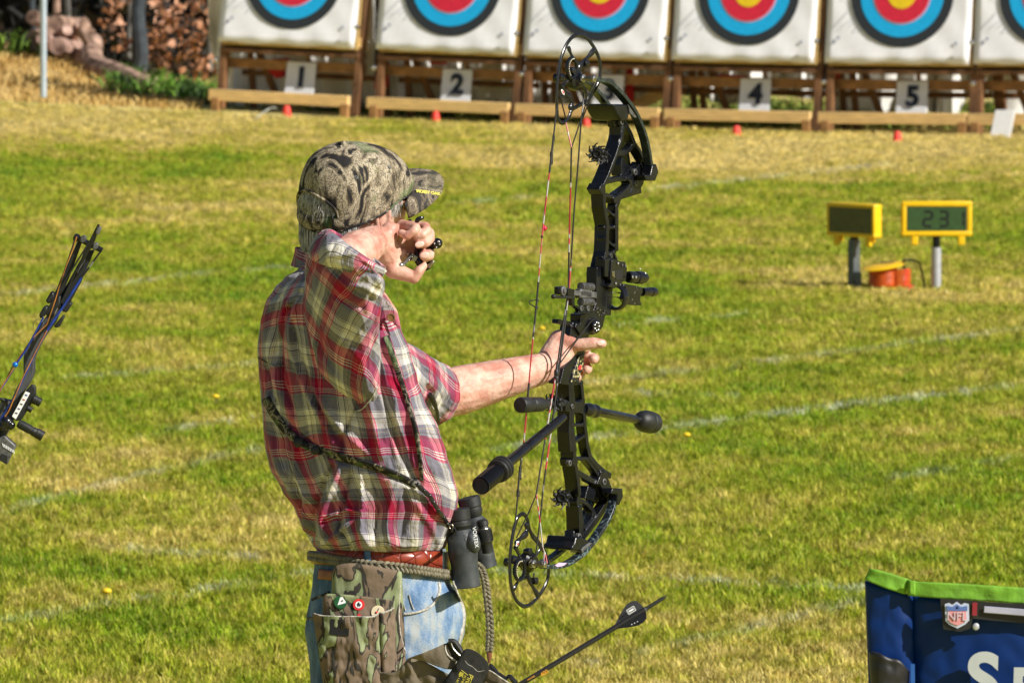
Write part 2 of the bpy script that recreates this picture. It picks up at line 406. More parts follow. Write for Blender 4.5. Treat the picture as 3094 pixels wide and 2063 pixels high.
def make_stand():
    # local axes: x along the row, -y towards the archers, z up
    t = thing('target_stand', 'x', 'target stand')
    def part(name, mat, *bars, bev=.004):
        mb = MB()
        for b in bars: mb.bar(*b)
        return mb.build(name, MT[mat], t, bevel=bev)
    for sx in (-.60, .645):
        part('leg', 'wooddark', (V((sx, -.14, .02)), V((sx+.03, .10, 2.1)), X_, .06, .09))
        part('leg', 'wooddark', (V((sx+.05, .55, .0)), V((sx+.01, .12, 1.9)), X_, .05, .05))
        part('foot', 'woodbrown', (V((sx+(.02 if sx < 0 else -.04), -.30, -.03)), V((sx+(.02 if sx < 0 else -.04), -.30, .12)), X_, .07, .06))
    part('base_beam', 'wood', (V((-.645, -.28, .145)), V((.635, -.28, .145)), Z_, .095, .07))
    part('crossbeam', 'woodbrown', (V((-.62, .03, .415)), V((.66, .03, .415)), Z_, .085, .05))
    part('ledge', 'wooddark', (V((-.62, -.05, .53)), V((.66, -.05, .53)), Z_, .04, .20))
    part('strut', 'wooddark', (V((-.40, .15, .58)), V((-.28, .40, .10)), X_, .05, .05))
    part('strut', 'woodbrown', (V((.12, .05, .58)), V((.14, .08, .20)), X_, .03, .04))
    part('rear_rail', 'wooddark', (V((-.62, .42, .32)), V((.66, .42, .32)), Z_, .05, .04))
    mb = MB(); mb.lathe(V((.66, -.20, .78)), -Y_, [(0, .022), (.04, .022), (.045, .012), (.07, .012)], 10); mb.build('bolt', MT['steel'], t)
    mb = MB(); mb.lathe(V((-.62, -.20, .44)), -Y_, [(0, .022), (.03, .022), (.035, .012), (.05, .012)], 10); mb.build('bolt', MT['steel'], t)
    return t
def make_butt():
    t = thing('target_butt', 'x', 'target butt')
    mb = MB(); mb.box(V((.02, -.03, 1.24)), X_*.625, Y_*.115, Z_*.685); mb.build('backstop', MT['foam'], t, bevel=.01)
    for q in (.655, -.615):
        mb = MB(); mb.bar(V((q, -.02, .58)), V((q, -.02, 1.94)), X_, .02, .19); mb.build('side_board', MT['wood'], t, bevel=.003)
    n = 20; mb = MB()
    def PT(i, j): return V((-.63+1.255*i/n, -.158-.012*math.exp(-((j/n)/.12)**2)*abs(math.sin(i*.7))-.004*math.sin(i*1.3+j),   .57+1.36*j/n+.006*math.sin(i*.9)*(j == 0)))
    for j in range(n+1):
        for i in range(n+1): mb.v.append(PT(i, j))
    for j in range(n):
        for i in range(n): mb.addf((j*(n+1)+i, j*(n+1)+i+1, (j+1)*(n+1)+i+1, (j+1)*(n+1)+i))
    pp = mb.build('paper_sheet', MT['paper'], t, solid=.003)
    mb = MB(); rs = random.Random(5)
    for (u, z) in ((-.56, .74), (.5, .74), (-.52, .78)):
        mb.lathe(V((u, -.170, z)), -Y_, [(0, .014), (.002, .014)], 8)
    for k in range(9):
        u = -.58+rs.random()*.3; z = .78+rs.random()*.35; mb.bar(V((u, -.168, z)), V((u+.10+.1*rs.random(), -.168, z+.10+.05*rs.random())), X_, .004, .002)
    sc0 = mb.build('scuff_marks', MT['mark'], t); sc0['kind'] = 'stuff'
    for nm, r, m, d in (('black_ring', .445, 'fblack', .170), ('blue_ring', .360, 'fblue', .173), ('pink_line', .252, 'fpink', .176), ('red_ring', .240, 'fred', .179), ('gold_centre', .122, 'fgold', .182)):
        mb = MB(); mb.lathe(V((0.02, -d+.003, 1.15)), -Y_, [(0, r), (.003, r)], 64); mb.build(nm, MT[m], t)
    return t
def make_card():
    t = thing('number_card', 'x', 'number card')
    mb = MB(); mb.box(V((0, -.045, .305)), V((.135, 0, 0)), V((0, .006, -.0005)), V((.0, .03, .145))); mb.build('card', MT['card'], t, bevel=.004)
    return t
st0, bu0, ca0 = make_stand(), make_butt(), make_card()
fx = [879, 1358, 1807, 2259.5, 2726, 3180]
cardx = [906, 1378, 1837, 2281, 2755, 3230]
ords = ['first', 'second', 'third', 'fourth', 'fifth', 'sixth']
desc = ['beside the white curtain', 'over number card 2', 'behind the upper wheel of the bow', 'over number card 4', 'over number card 5', 'cut by the right edge']
ms_paper = {}
for i in range(6):
    p = onplane('S', fx[i], 400, RP0, RN); p.z = 0
    p = RP0+RU*((p-RP0).dot(RU)); e = .4; z = gz(p.x, p.y)
    sl = (gz(p.x+RU.x*e, p.y+RU.y*e)-gz(p.x-RU.x*e, p.y-RU.y*e))/(2*e)
    u = (RU+Z_*sl).normalized(); n_ = (-RN-u*(-RN).dot(u)).normalized(); k = u.cross(n_)
    M = Matrix((u, n_, k)).transposed().to_4x4(); M.translation = V((p.x, p.y, z))
    objs = []
    for base in (st0, bu0, ca0):
        o = base if i == 0 else copy_tree(base)
        o.matrix_world = M if base is not bu0 else M @ Matrix.Translation((0,0,.64)) @ Matrix.Rotation(rad(-10), 4, 'X') @ Matrix.Translation((0,0,-.64)); objs.append(o)
    s, b, c = objs
    tag(s, 'wooden target stand, %s from the left, %s' % (ords[i], ['carrying card 1', 'carrying card 2', 'behind the top of the bow', 'carrying card 4', 'carrying card 5', 'cut by the right edge'][i]), None, 'wooden stands of the target row')
    tag(b, 'paper target with coloured rings, %s from left, %s' % (ords[i], desc[i]), None, 'archery targets in the row')
    cu = (onplane('S', cardx[i], 290, RP0, RN, .045)-V((p.x, p.y, z))).dot(u)
    c.matrix_world = M @ Matrix.Translation(V((cu, 0, 0)))
    if i != 5: tag(c, 'white card with number %d hanging on the crossbeam of the %s target' % (i+1, ords[i]), None, 'number cards on the target row')
    else: tag(c, 'white number card on the sixth target, beyond the right edge', None, 'number cards on the target row')
    if i == 5: bpy.data.objects.remove(c.children[0]); bpy.data.objects.remove(c)
    # marker on the lawn
    mx, my = [(866, 352), (1316, 370), (1771, 391), (2225, 414), (2711, 432), (3200, 450)][i]
    g = ground_pt('S', mx, my)
    mb = MB(); mb.lathe(g-Z_*.01, Z_, [(0, .044), (.04, .038), (.085, .031), (.10, .022), (.104, .005)], 14)
    if i < 5: tag(mb.build('ground_marker', MT['cone']), 'small orange marker on the grass in front of the %s target from the left' % ords[i], 'marker', 'orange markers on the grass')
for i, c in enumerate([o for o in bpy.data.objects if o.name.startswith('number_card')]):
    d = i+1
    cc = c.matrix_world
    q = text('digit', str(d), V((0, 0, 0)), X_, Z_, .235, MT['ink'], None, .002, bold=.010)
    q.parent = c; q.matrix_local = Matrix.Translation(V((.01, -.061, .315)))@Matrix.Rotation(-.20, 4, 'X')
# white note board leaning at the right end
g = onplane('B3', 2210, 925, RP0, RN, .45); mb = MB(); mb.box(g+Z_*.13, RU*.085, RN*.01, Z_*.135+RU*.02-RN*.03); nb = mb.build('note_board', MT['card'], None, bevel=.003)
tag(nb, 'small white sheet standing on the grass under the sixth target', 'board')

# white tarp hanging behind the stands
def cloth(name, k, px, offs, mat, label, cat, amp=.05, n=60, m=14, group=None, kind=None, seed=0, nolabel=False):
    """px: list of (x, ytop, ybottom) in zoom k"""
    mb = MB(); rows = []
    P = spline([V((a, b, c)) for a, b, c in px], max(2, n//(len(px)-1)))
    for q in P:
        for j in range(m+1):
            t = j/m; p = onplane(k, q.x, q.y+(q.z-q.y)*t, RP0, RN, offs)
            f = mnoise.noise(V((q.x*.02+seed, t*1.2, seed)))+.5*mnoise.noise(V((q.x*.07, t*3, 3+seed)))
            mb.v.append(p+RN*(f*amp*2)*(.4+t)+RU*(f*amp*.6)*t)
    for i in range(len(P)-1):
        for j in range(m): a = i*(m+1)+j; mb.addf((a, a+1, a+m+2, a+m+1))
    o = mb.build(name, MT[mat], None, smooth=60, solid=.006)
    tag(o, label, cat, group); return o
cloth('backdrop_sheet', 'S', [(690, -60, 318), (800, -60, 322), (950, -60, 325), (1110, -60, 328), (1135, -60, 318)], -.75, 'tarp', 'white sheet hanging in folds behind the first target stand', 'sheet', .05, seed=1)
cloth('backdrop_sheet', 'S', [(1150, -60, 310), (1250, -60, 330), (1380, -60, 335), (1560, -60, 320), (1600, -60, 342)], -.8, 'tarp', 'white sheet behind the second target stand, swept in wide folds', 'sheet', .10, seed=4)
cloth('backdrop_sheet', 'S', [(1600, -60, 350), (1750, -60, 345), (1900, -60, 335), (2000, -60, 275), (2060, -60, 270)], -.85, 'tarp', 'white sheet behind the third target stand, in the shade of the bow top', 'sheet', .09, seed=7)
cloth('backdrop_sheet', 'S', [(2065, -60, 262), (2140, -60, 300), (2200, -60, 318), (2330, -60, 290), (2450, -60, 298), (2490, -60, 290)], -.9, 'tarp', 'white sheet behind the fourth target stand with weeds showing under it', 'sheet', .09, seed=9)
cloth('backdrop_sheet', 'S', [(2520, -60, 345), (2650, -60, 355), (2780, -60, 365), (2880, -60, 360), (2930, -60, 280), (2990, -60, 290), (3060, -60, 365), (3300, -60, 380)], -.95, 'tarp', 'white sheet behind the fifth target stand and the right edge', 'sheet', .09, seed=11)
cloth('side_curtain', 'A', [(2060, -200, 160), (2100, -200, 520), (2160, -200, 760), (2240, -200, 985), (2300, -200, 1000)], -.15, 'tarp', 'white curtain hanging down the outer side of the first stand', 'curtain', .03, n=30, seed=2)
# red straps / bags behind
def quad(name, k, pts, offs, mat, label, cat, group=None, th=.03):
    mb = MB(); mb.prism([onplane(k, x, y, RP0, RN, offs) for x, y in pts], -RN*th); o = mb.build(name, MT[mat], None, bevel=.006); tag(o, label, cat, group); return o
quad('red_bag', 'N', [(500, 240), (605, 235), (590, 380), (530, 405), (462, 340)], -.1, 'red', 'red bag hanging beside number card 1', 'bag', th=.12)
quad('red_bag', 'N', [(1385, 260), (1450, 290), (1425, 480), (1335, 490), (1350, 420)], -.1, 'red', 'tall red bag hanging left of card 2', 'bag', th=.10)
quad('red_strap', 'N', [(1790, 250), (1930, 250), (1945, 292), (1800, 287)], -.3, 'red', 'red strap end above number card 2', 'strap', 'red straps under the target butts')
quad('red_strap', 'B3', [(350, 482), (560, 494), (555, 528), (350, 520)], -.3, 'red', 'red strap under the fourth target butt', 'strap', 'red straps under the target butts')
quad('red_strap', 'B3', [(1240, 515), (1480, 525), (1480, 560), (1240, 555)], -.3, 'red', 'red strap under the fifth target butt', 'strap', 'red straps under the target butts')
quad('red_strap', 'B3', [(1100, 450), (1150, 450), (1150, 520), (1100, 520)], -.1, 'red', 'short red strap between the fourth and fifth stands', 'strap', 'red straps under the target butts')
quad('red_post', 'B2', [(1905, 420), (1945, 420), (1950, 660), (1905, 660)], -.35, 'red', 'red post between the third and fourth stands', 'post', th=.05)
quad('blue_bag', 'B1', [(2235, 190), (2290, 190), (2295, 250), (2200, 300), (2190, 275), (2260, 255)], -.02, 'fink' if 'fink' in MT else 'ink', 'dark blue cloth corner under the first target', 'cloth', th=.05)
# leaning planks behind third stand
mb = MB(); a = onplane('B2', 1960, 690, RP0, RN, -.5); b = onplane('B2', 2220, 560, RP0, RN, -.5); mb.bar(a, b, Z_, .10, .04); o = mb.build('loose_plank', MT['wood'], None, bevel=.004)
tag(o, 'pale plank leaning behind the third and fourth stands', 'plank')
c = ground_pt('B1', 1750, 735)
mb = MB(); pts = spline([ground_pt('B1', x, y)+Z_*h for x, y, h in ((1640, 790, .01), (1690, 760, .03), (1760, 735, .05), (1840, 730, .02))], 6); mb.tube(pts, .007, 6); o = mb.build('white_rope', MT['galv0']); tag(o, 'short white rope lying on the grass before the first target', 'rope')

# ================================================================ left background
def leaf_cloud(name, boxes, n, size, cols, label, cat, kind='stuff', seed=1, rough=.8, up=0.0):
    rnd = random.Random(seed); mb = MB()
    for i in range(n):
        bx = rnd.choice(boxes); (x0, x1, y0, y1, z0, z1) = bx
        p = V((rnd.uniform(x0, x1), rnd.uniform(y0, y1), rnd.uniform(z0, z1)))
        a = V((rnd.gauss(0, 1), rnd.gauss(0, 1), rnd.gauss(0, 1))).normalized(); b = V((rnd.gauss(0, 1), rnd.gauss(0, 1), rnd.gauss(0, 1)+up)).normalized()
        s = size*rnd.uniform(.5, 1.6); k = len(mb.v); mb.v += [p, p+a*s*.5+b*s*.4, p+b*s, p-a*s*.5+b*s*.4]; mb.addf((k, k+1, k+2, k+3))
    m, nt, b = newmat(name); b.inputs['Roughness'].default_value = rough
    tc = N(nt, 'NewGeometry'); nz = N(nt, 'TexNoise'); nz.inputs['Scale'].default_value = 1.7; nz.inputs['Detail'].default_value = 5; nt.links.new(tc.outputs['Position'], nz.inputs['Vector'])
    r = ramp(nt, cols); nt.links.new(nz.outputs[0], r.inputs[0]); nt.links.new(r.outputs[0], b.inputs['Base Color'])
    o = mb.build(name, m, None, smooth=0)
    tag(o, label, cat, kind=kind); return o
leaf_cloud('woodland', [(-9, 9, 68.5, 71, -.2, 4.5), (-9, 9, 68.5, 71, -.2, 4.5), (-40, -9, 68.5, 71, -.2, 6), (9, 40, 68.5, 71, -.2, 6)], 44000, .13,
           [(.35, (.003, .004, .003)), (.55, (.010, .009, .005)), (.66, (.05, .02, .008)), (.74, (.28, .10, .035)), (.82, (.40, .20, .10))],  # near-black tones put the shade of the dense wood into the leaf colour
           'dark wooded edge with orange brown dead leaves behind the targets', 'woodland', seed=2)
mb = MB(); mb.box(V((0, 73, 2.2)), V((41, 0, 0)), V((0, 1, 0)), V((0, 0, 2.9))); o = mb.build('wood_shade_core', pm('deep_wood_shade', (.008, .007, .006), .95, 0, .5, 1), None); tag(o, 'dark block seen through the leaves, deep shade of the wood put into its colour', 'woodland', kind='stuff')  # near-black box stands in for the deep shade among the trees
MT['bark'] = pm('grey_bark', (.12, .115, .105), .9, 0, .5, 12, .6, 40, stretch=(1, 1, .3))
MT['bark2'] = pm('pinkish_dead_wood', (.26, .15, .10), .85, 0, .6, 9, .9, 30, c2=(.48, .31, .23))
MT['bark3'] = pm('dark_blue_grey_bark', (.035, .045, .055), .85, 0, .3, 12)
def trunk(xp, y0, y1, w, Y, mat, label):
    p = at('A', xp, y1, Y); q = at('A', xp+4, y0-500, Y); r = w/3.2667*Y/FPX/2
    t = thing('tree', label, 'tree', p, 'bare trunks at the edge of the wood')
    pts = [p+(q-p)*(i/8)+V((mnoise.noise(V((xp, i*.4, 0)))*.03, 0, 0)) for i in range(9)]
    mb = MB(); mb.tube(pts, [r*(1.25-.35*i/8) for i in range(9)], 10); mb.build('trunk', MT[mat], t)
    mb = MB()
    for k in range(5):
        s = pts[3+k]; d = V((random.uniform(-1, 1), random.uniform(-.4, .4), random.uniform(.3, 1))); mb.tube([s, s+d*.4, s+d*.8+Z_*.2], [r*.35, r*.2, r*.08], 6)
    mb.build('branch', MT[mat], t)
for a in ((560, 0, 330, 66, 66, 'bark2', 'pinkish brown bare trunk just right of the tall pale pole'), (665, 0, 300, 60, 66.5, 'bark', 'thin grey trunk second to the right of the pale pole'),
          (1268, 0, 590, 50, 66, 'bark', 'thin grey sunlit trunk against the thick dark trunk'), (1372, 0, 700, 130, 65.5, 'bark3', 'thick dark trunk in the middle of the wood edge'),
          (330, 0, 560, 60, 65.8, 'bark3', 'dark trunk left of the tall pale pole'), (2080, 0, 700, 50, 67, 'bark', 'thin grey trunk beside the white curtain')): trunk(*a)
# fallen dead tree
t = thing('fallen_tree', 'pinkish dead fallen tree lying across the straw bank', 'fallen tree', at('A', 1100, 800, 63.5))
mb = MB(); P = spline([at('A', x, y, Y) for x, y, Y in ((930, 410, 64.5), (900, 560, 64.2), (960, 680, 64), (1150, 740, 63.6), (1330, 800, 63.3), (1560, 930, 63), (1720, 985, 62.9))], 5)
mb.tube(P, [.05+.07*math.sin(math.pi*min(1, i/len(P)+.15)) for i in range(len(P))], 10); mb.build('trunk', MT['bark2'], t)
for pts, r in (([(800, 330), (820, 230), (850, 180)], .03), ([(830, 330), (900, 310), (925, 290)], .03), ([(880, 430), (830, 350), (800, 300)], .05), ([(1380, 740), (1480, 860), (1560, 930)], .06), ([(1500, 800), (1620, 880), (1700, 960)], .05)):
    mb = MB(); mb.tube(spline([at('A', x, y, 64) for x, y in pts], 4), r, 8); mb.build('branch', MT['bark2'], t)
# heap of sawn logs and brush, each log its own thing
MT['cutwood'] = pm('cut_wood', (.24, .13, .09), .8, 0, .5, 9, .8, 30, c2=(.58, .38, .31))
rnd = random.Random(12)
LL = ['sawn log in the heap right of the pale pole, number %s counting from the left' % w for w in 'one two three four five six seven eight nine ten eleven twelve thirteen fourteen fifteen sixteen'.split()]
PX = sorted(rnd.uniform(480, 780) for _ in range(16))
for i in range(16):
    px, py = PX[i], rnd.uniform(230, 590); c = at('A', px, py, 64.6+rnd.random()*.5)
    d = V((rnd.uniform(-.6, .6), -1, rnd.uniform(-.1, .5))).normalized(); r = rnd.uniform(.05, .11)
    mb = MB(); mb.cm = 0; mb.lathe(c-d*.35, d, [(0, r*.95), (.1, r), (.5, r*.96), (.66, r*.95)], 10)
    tag(mb.build('log', MT['cutwood'] if i % 3 else MT['bark2']), LL[i], 'log', 'sawn logs in the heap')
def lbox(x, y, w, h, Y): a = at('A', x-w, y+h, Y); b = at('A', x+w, y-h, Y); return (min(a.x, b.x)-.06, max(a.x, b.x)+.06, Y-.5, Y+.5, min(a.z, b.z)-.05, max(a.z, b.z)+.05)
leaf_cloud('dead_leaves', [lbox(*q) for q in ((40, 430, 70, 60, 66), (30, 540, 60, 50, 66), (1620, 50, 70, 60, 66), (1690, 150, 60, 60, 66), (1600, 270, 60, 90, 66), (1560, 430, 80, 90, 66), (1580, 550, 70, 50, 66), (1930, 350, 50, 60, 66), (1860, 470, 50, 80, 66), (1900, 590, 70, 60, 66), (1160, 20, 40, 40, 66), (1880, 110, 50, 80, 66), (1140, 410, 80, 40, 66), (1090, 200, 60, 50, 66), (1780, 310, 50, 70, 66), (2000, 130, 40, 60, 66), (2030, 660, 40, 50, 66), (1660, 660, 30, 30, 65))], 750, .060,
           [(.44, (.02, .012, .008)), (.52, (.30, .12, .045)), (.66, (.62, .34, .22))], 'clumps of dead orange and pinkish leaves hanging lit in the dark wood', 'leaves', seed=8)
# straw bank and weeds
mb = MB(); n, m_ = 46, 16
for j in range(m_+1):
    for i in range(n+1):
        x = -7.2+i*(5.0/n); y = 60.4+j*(5.4/m_)
        t = sstep(0, 1, (j/m_)*1.15); e = sstep(-2.6, -4.4, x)
        h = .27*t*e*(1+.25*mnoise.noise(V((x*1.3, y, 0))))+.06*mnoise.noise(V((x*4, y*2, 1)))*t
        mb.v.append(V((x, y, gz(x, y)-.02+h)))
for j in range(m_):
    for i in range(n): mb.addf((j*(n+1)+i, j*(n+1)+i+1, (j+1)*(n+1)+i+1, (j+1)*(n+1)+i))
MT['straw'] = pm('dry_straw', (.50, .34, .12), .9, 0, .4, 5, .5, 40)
o = mb.build('bank', MT['straw'], None, smooth=60); o['kind'] = 'structure'
def tuftcloud(name, region, n, h, cols, label, cat, seed):
    rnd = random.Random(seed); mb = MB()
    for i in range(n):
        x, y, z = region(rnd); p = V((x, y, z)); d = V((rnd.gauss(0, 1), rnd.gauss(0, .6), 0)); s = V((rnd.uniform(-1, 1), rnd.uniform(-1, 1), 0)).normalized()*h*.06
        hh = h*rnd.uniform(.4, 1.3); q = p+d*hh*.25+Z_*hh*.6; t = p+d*hh*.6+Z_*hh*.75; k = len(mb.v)
        mb.v += [p-s, p+s, q+s, q-s, t]; mb.addf((k, k+1, k+2, k+3)); mb.addf((k+3, k+2, k+4))
    m, nt, b = newmat(name); b.inputs['Roughness'].default_value = .8; tc = N(nt, 'NewGeometry'); nz = N(nt, 'TexNoise'); nz.inputs['Scale'].default_value = 3
    nt.links.new(tc.outputs['Position'], nz.inputs['Vector']); r = ramp(nt, cols); nt.links.new(nz.outputs[0], r.inputs[0]); nt.links.new(r.outputs[0], b.inputs['Base Color'])
    o = mb.build(name, m, None, smooth=0); tag(o, label, cat, kind='stuff')
def bankz(x, y): return gz(x, y)+.27*sstep(0, 1, (y-60.4)/5.4*1.15)*sstep(-2.6, -4.4, x)
def rg(x0, x1, y0, y1):
    def f(r):
        x = r.uniform(x0, x1); y = r.uniform(y0, y1); return x, y, bankz(x, y)-.02
    return f
def rgr(r):
    x = r.uniform(-2.6, 6); y = RP0.y-.344*(x-RP0.x)+r.uniform(.75, 4.5); return x, y, gz(x, y)-.02
tuftcloud('straw', rg(-7.2, -2.7, 60.8, 65), 9000, .11, [(.4, (.42, .26, .07)), (.6, (.62, .45, .17))], 'dry straw and hay heaped on the bank at the left', 'straw', 3)
tuftcloud('weeds', rg(-3.6, -2.3, 62.2, 64.6), 1500, .20, [(.4, (.02, .05, .006)), (.6, (.12, .26, .012))], 'bright green weeds in the shade left of the first target', 'weeds', 4)
tuftcloud('weeds', rg(-4.75, -4.2, 64.6, 65.3), 130, .30, [(.4, (.05, .10, .01)), (.6, (.16, .26, .02))], 'green weeds growing behind the straw bank at far left', 'weeds', 5)
tuftcloud('weeds', rgr, 14000, .22, [(.4, (.07, .11, .012)), (.52, (.20, .27, .02)), (.65, (.45, .36, .12))], 'green and straw coloured weeds growing behind the target stands', 'weeds', 6)
# tall pale pole
p = at('A', 428, 960, 60.5); q = at('A', 428, -900, 60.5); mb = MB(); mb.tube([p, q], .028, 14); mb.lathe(q, Z_, [(0, .03), (.02, .03), (.04, .01)], 12)
tag(mb.build('pole', pm('pale_pole', (.42, .50, .58), .45, .2, .08)), 'tall pale blue grey pole standing in the straw at the left', 'pole')

# ================================================================ timers and cable reel
MT['yellow'] = pm('yellow_plastic', (.85, .52, .004), .42, 0, .05)
MT['lcd'] = pm('lcd_green', (.040, .085, .032), .25, 0, .1)
MT['lcd2'] = pm('lcd_dark', (.075, .07, .02), .3, 0, .2)
MT['seg'] = pm('lcd_segment', (.001, .002, .001), .6, 0, .1)
MT['galv'] = pm('galvanised_post', (.45, .46, .50), .5, .4, .1)
MT['darkpost'] = pm('dark_post', (.10, .115, .12), .55, .3, .1)
def timer(base, yaw, W, H, D, bh, label, digits, fw, lcd):
    t = thing('timer_board', label, 'timer', base, 'yellow timer boards on the field')
    u = V((math.cos(yaw), math.sin(yaw), 0)); n_ = V((math.sin(yaw), -math.cos(yaw), 0)); c = base+Z_*bh
    mb = MB(); w2, h2 = W/2, H/2
    mb.box(c+Z_*(h2-fw/2), u*w2, n_*D/2, Z_*fw/2); mb.box(c-Z_*(h2-fw/2), u*w2, n_*D/2, Z_*fw/2)
    for s in (-1, 1): mb.box(c+u*s*(w2-fw/2), u*(fw/2-.0007), n_*(D/2-.001), Z_*(h2-.0012))
    mb.build('case', MT['yellow'], t, bevel=.008)
    mb = MB(); mb.box(c+n_*(D/2-.006), u*(w2-fw*.55), n_*.002, Z_*(h2-fw*.55)); mb.build('inner_rim', MT['woodbrown'], t)
    mb = MB(); mb.box(c+n_*(D/2-.004), u*(w2-fw*1.0), n_*.0035, Z_*(h2-fw*1.0)); mb.build('screen', MT[lcd], t)
    mb = MB(); mb.box(c-n_*(D/2-.01), u*(w2-.004), n_*.006, Z_*(h2-.004)); mb.build('back_panel', MT['yellow'], t)
    for s in (-.62, .70):
        mb = MB(); mb.box(c+u*s*w2-Z_*(h2+.018)+n_*D*.25, u*.018, n_*.012, Z_*.03); mb.build('foot', MT['yellow'], t, bevel=.006)
        mb = MB(); mb.box(c+u*(s-.02)*w2-Z_*(h2+.010)-n_*D*.3, u*.013, n_*.010, Z_*.02); mb.build('foot', MT['yellow'], t, bevel=.005)
    if digits:
        S = {'2': 'abged', '3': 'abgcd', '1': 'ef'}; mb = MB()
        for dch, cx in digits:
            hw, hh, th = .0225, .040, .013; q = c+u*cx+n_*(D/2+.0005)
            seg = {'a': ((-hw, hh), (hw, hh)), 'g': ((-hw, 0), (hw, 0)), 'd': ((-hw, -hh), (hw, -hh)), 'b': ((hw, hh), (hw, 0)), 'c': ((hw, 0), (hw, -hh)), 'e': ((-hw, 0), (-hw, -hh)), 'f': ((-hw, hh), (-hw, 0))}
            for sname in S[dch]:
                (x0, y0), (x1, y1) = seg[sname]; a = q+u*x0+Z_*y0; b = q+u*x1+Z_*y1; d = (b-a).normalized()*.004
                mb.bar(a+d, b-d, Z_ if abs((b-a).z) < .01 else u, th, .001)
        mb.build('digits', MT['seg'], t, smooth=0)
    return t, c, u
b = ground_pt('B4', 1550, 1195); Yt = b.y; bh = (at('B4', 1550, 400, Yt)-b).z
t, c, u = timer(b, 0.02, 770*.000493, .188, .06, bh, 'right yellow timer board showing 23 on a pale grey post', (('2', -.048), ('3', .036), ('1', .168)), .030, 'lcd')
mb = MB(); mb.tube([b-Z_*.03, b+Z_*(bh-.155)], .027, 16); mb.build('post', MT['galv'], t)
mb = MB(); mb.tube([b+Z_*(bh-.158), b+Z_*(bh-.09)], .021, 16); mb.build('neck', MT['black'], t)
b = ground_pt('B4', 650, 1185); bh = (at('B4', 650, 415, b.y)-b).z
t, c, u = timer(b, -rad(50), 770*.000493, .180, .062, bh, 'left yellow timer board turned aside with a dark blank screen', None, .024, 'lcd2')
mb = MB(); mb.box(b+Z_*(bh-.105)/2-Z_*.01, u*.024, u.cross(Z_)*.024, Z_*((bh-.105)/2+.01)); mb.build('post', MT['darkpost'], t, bevel=.003)
mb = MB(); mb.box(b+Z_*(bh-.095), u*.016, u.cross(Z_)*.016, Z_*.03); mb.build('neck', MT['black'], t)
mb = MB(); mb.box(b+Z_*.05+u*.03-Y_*.02, u*.03, Y_*.02, Z_*.055); o = mb.build('power_pack', MT['darkpost'], None, bevel=.01); tag(o, 'dark box standing at the foot of the left timer post', 'box')
# reel
b = ground_pt('B4', 1040, 1195)+Y_*.02; s = .000493
t = thing('cable_reel', 'yellow reel of orange cable with a black tube handle between the timers', 'cable reel', b)
mb = MB(); mb.lathe(b+Z_*.012, Z_, [(0, .105), (.008, .107), (.012, .09)], 28); mb.build('flange', MT['yellow'], t)
mb = MB(); ax = (Z_+V((.12, 0, 0))).normalized(); mb.lathe(b+Z_*.128-V((.03, 0, 0)), V((-.16, -.1, 1)).normalized(), [(0, .10), (.006, .118), (.012, .108), (.013, .05)], 28); mb.build('flange', MT['yellow'], t)
mb = MB(); mb.lathe(b+V((-.02, 0, .01)), Z_, [(0, .062), (.12, .062)], 20); mb.build('drum', MT['darkpost'], t)  # dark core: shade in the gaps between cable turns put into its colour
for dx, r, w0 in ((-.035, .078, 0), (.055, .058, 1)):
    mb = MB(); pts = []
    for k in range(6*20): a = k/20*2*math.pi; pts.append(b+V((dx+math.cos(a)*r*.95, math.sin(a)*r-.01, .026+k/120*.092)))
    mb.tube(pts, .0066, 8); mb.build('cable', pm('orange_cable', (.55, .09, .01), .45, 0, .15), t)
mb = MB(); mb.tube(spline([b+V(((x-1040)*s, yy, (1195-y)*s)) for x, y, yy in ((1225, 1180, -.03), (1210, 1000, -.03), (1190, 870, -.03), (1215, 855, -.02), (1330, 870, .06), (1380, 910, .08), (1415, 1050, .08), (1440, 1190, .08))], 4), .006, 8); mb.build('handle', MT['black'], t)
mb = MB(); mb.bar(b+V((.095, -.05, .02)), b+V((.125, -.05, .02)), Z_, .03, .03); mb.bar(b+V((.08, -.06, .01)), b+V((.09, -.06, .125)), X_, .012, .012); mb.build('bracket', MT['cone'], t, bevel=.002)
# ================================================================ archer
FOOT = at('S', 1150, 3330, 13.0); FOOT.z = 0
man = thing('person', 'archer in a camouflage cap and red plaid shirt, bow arm out, after the shot', 'person', FOOT)
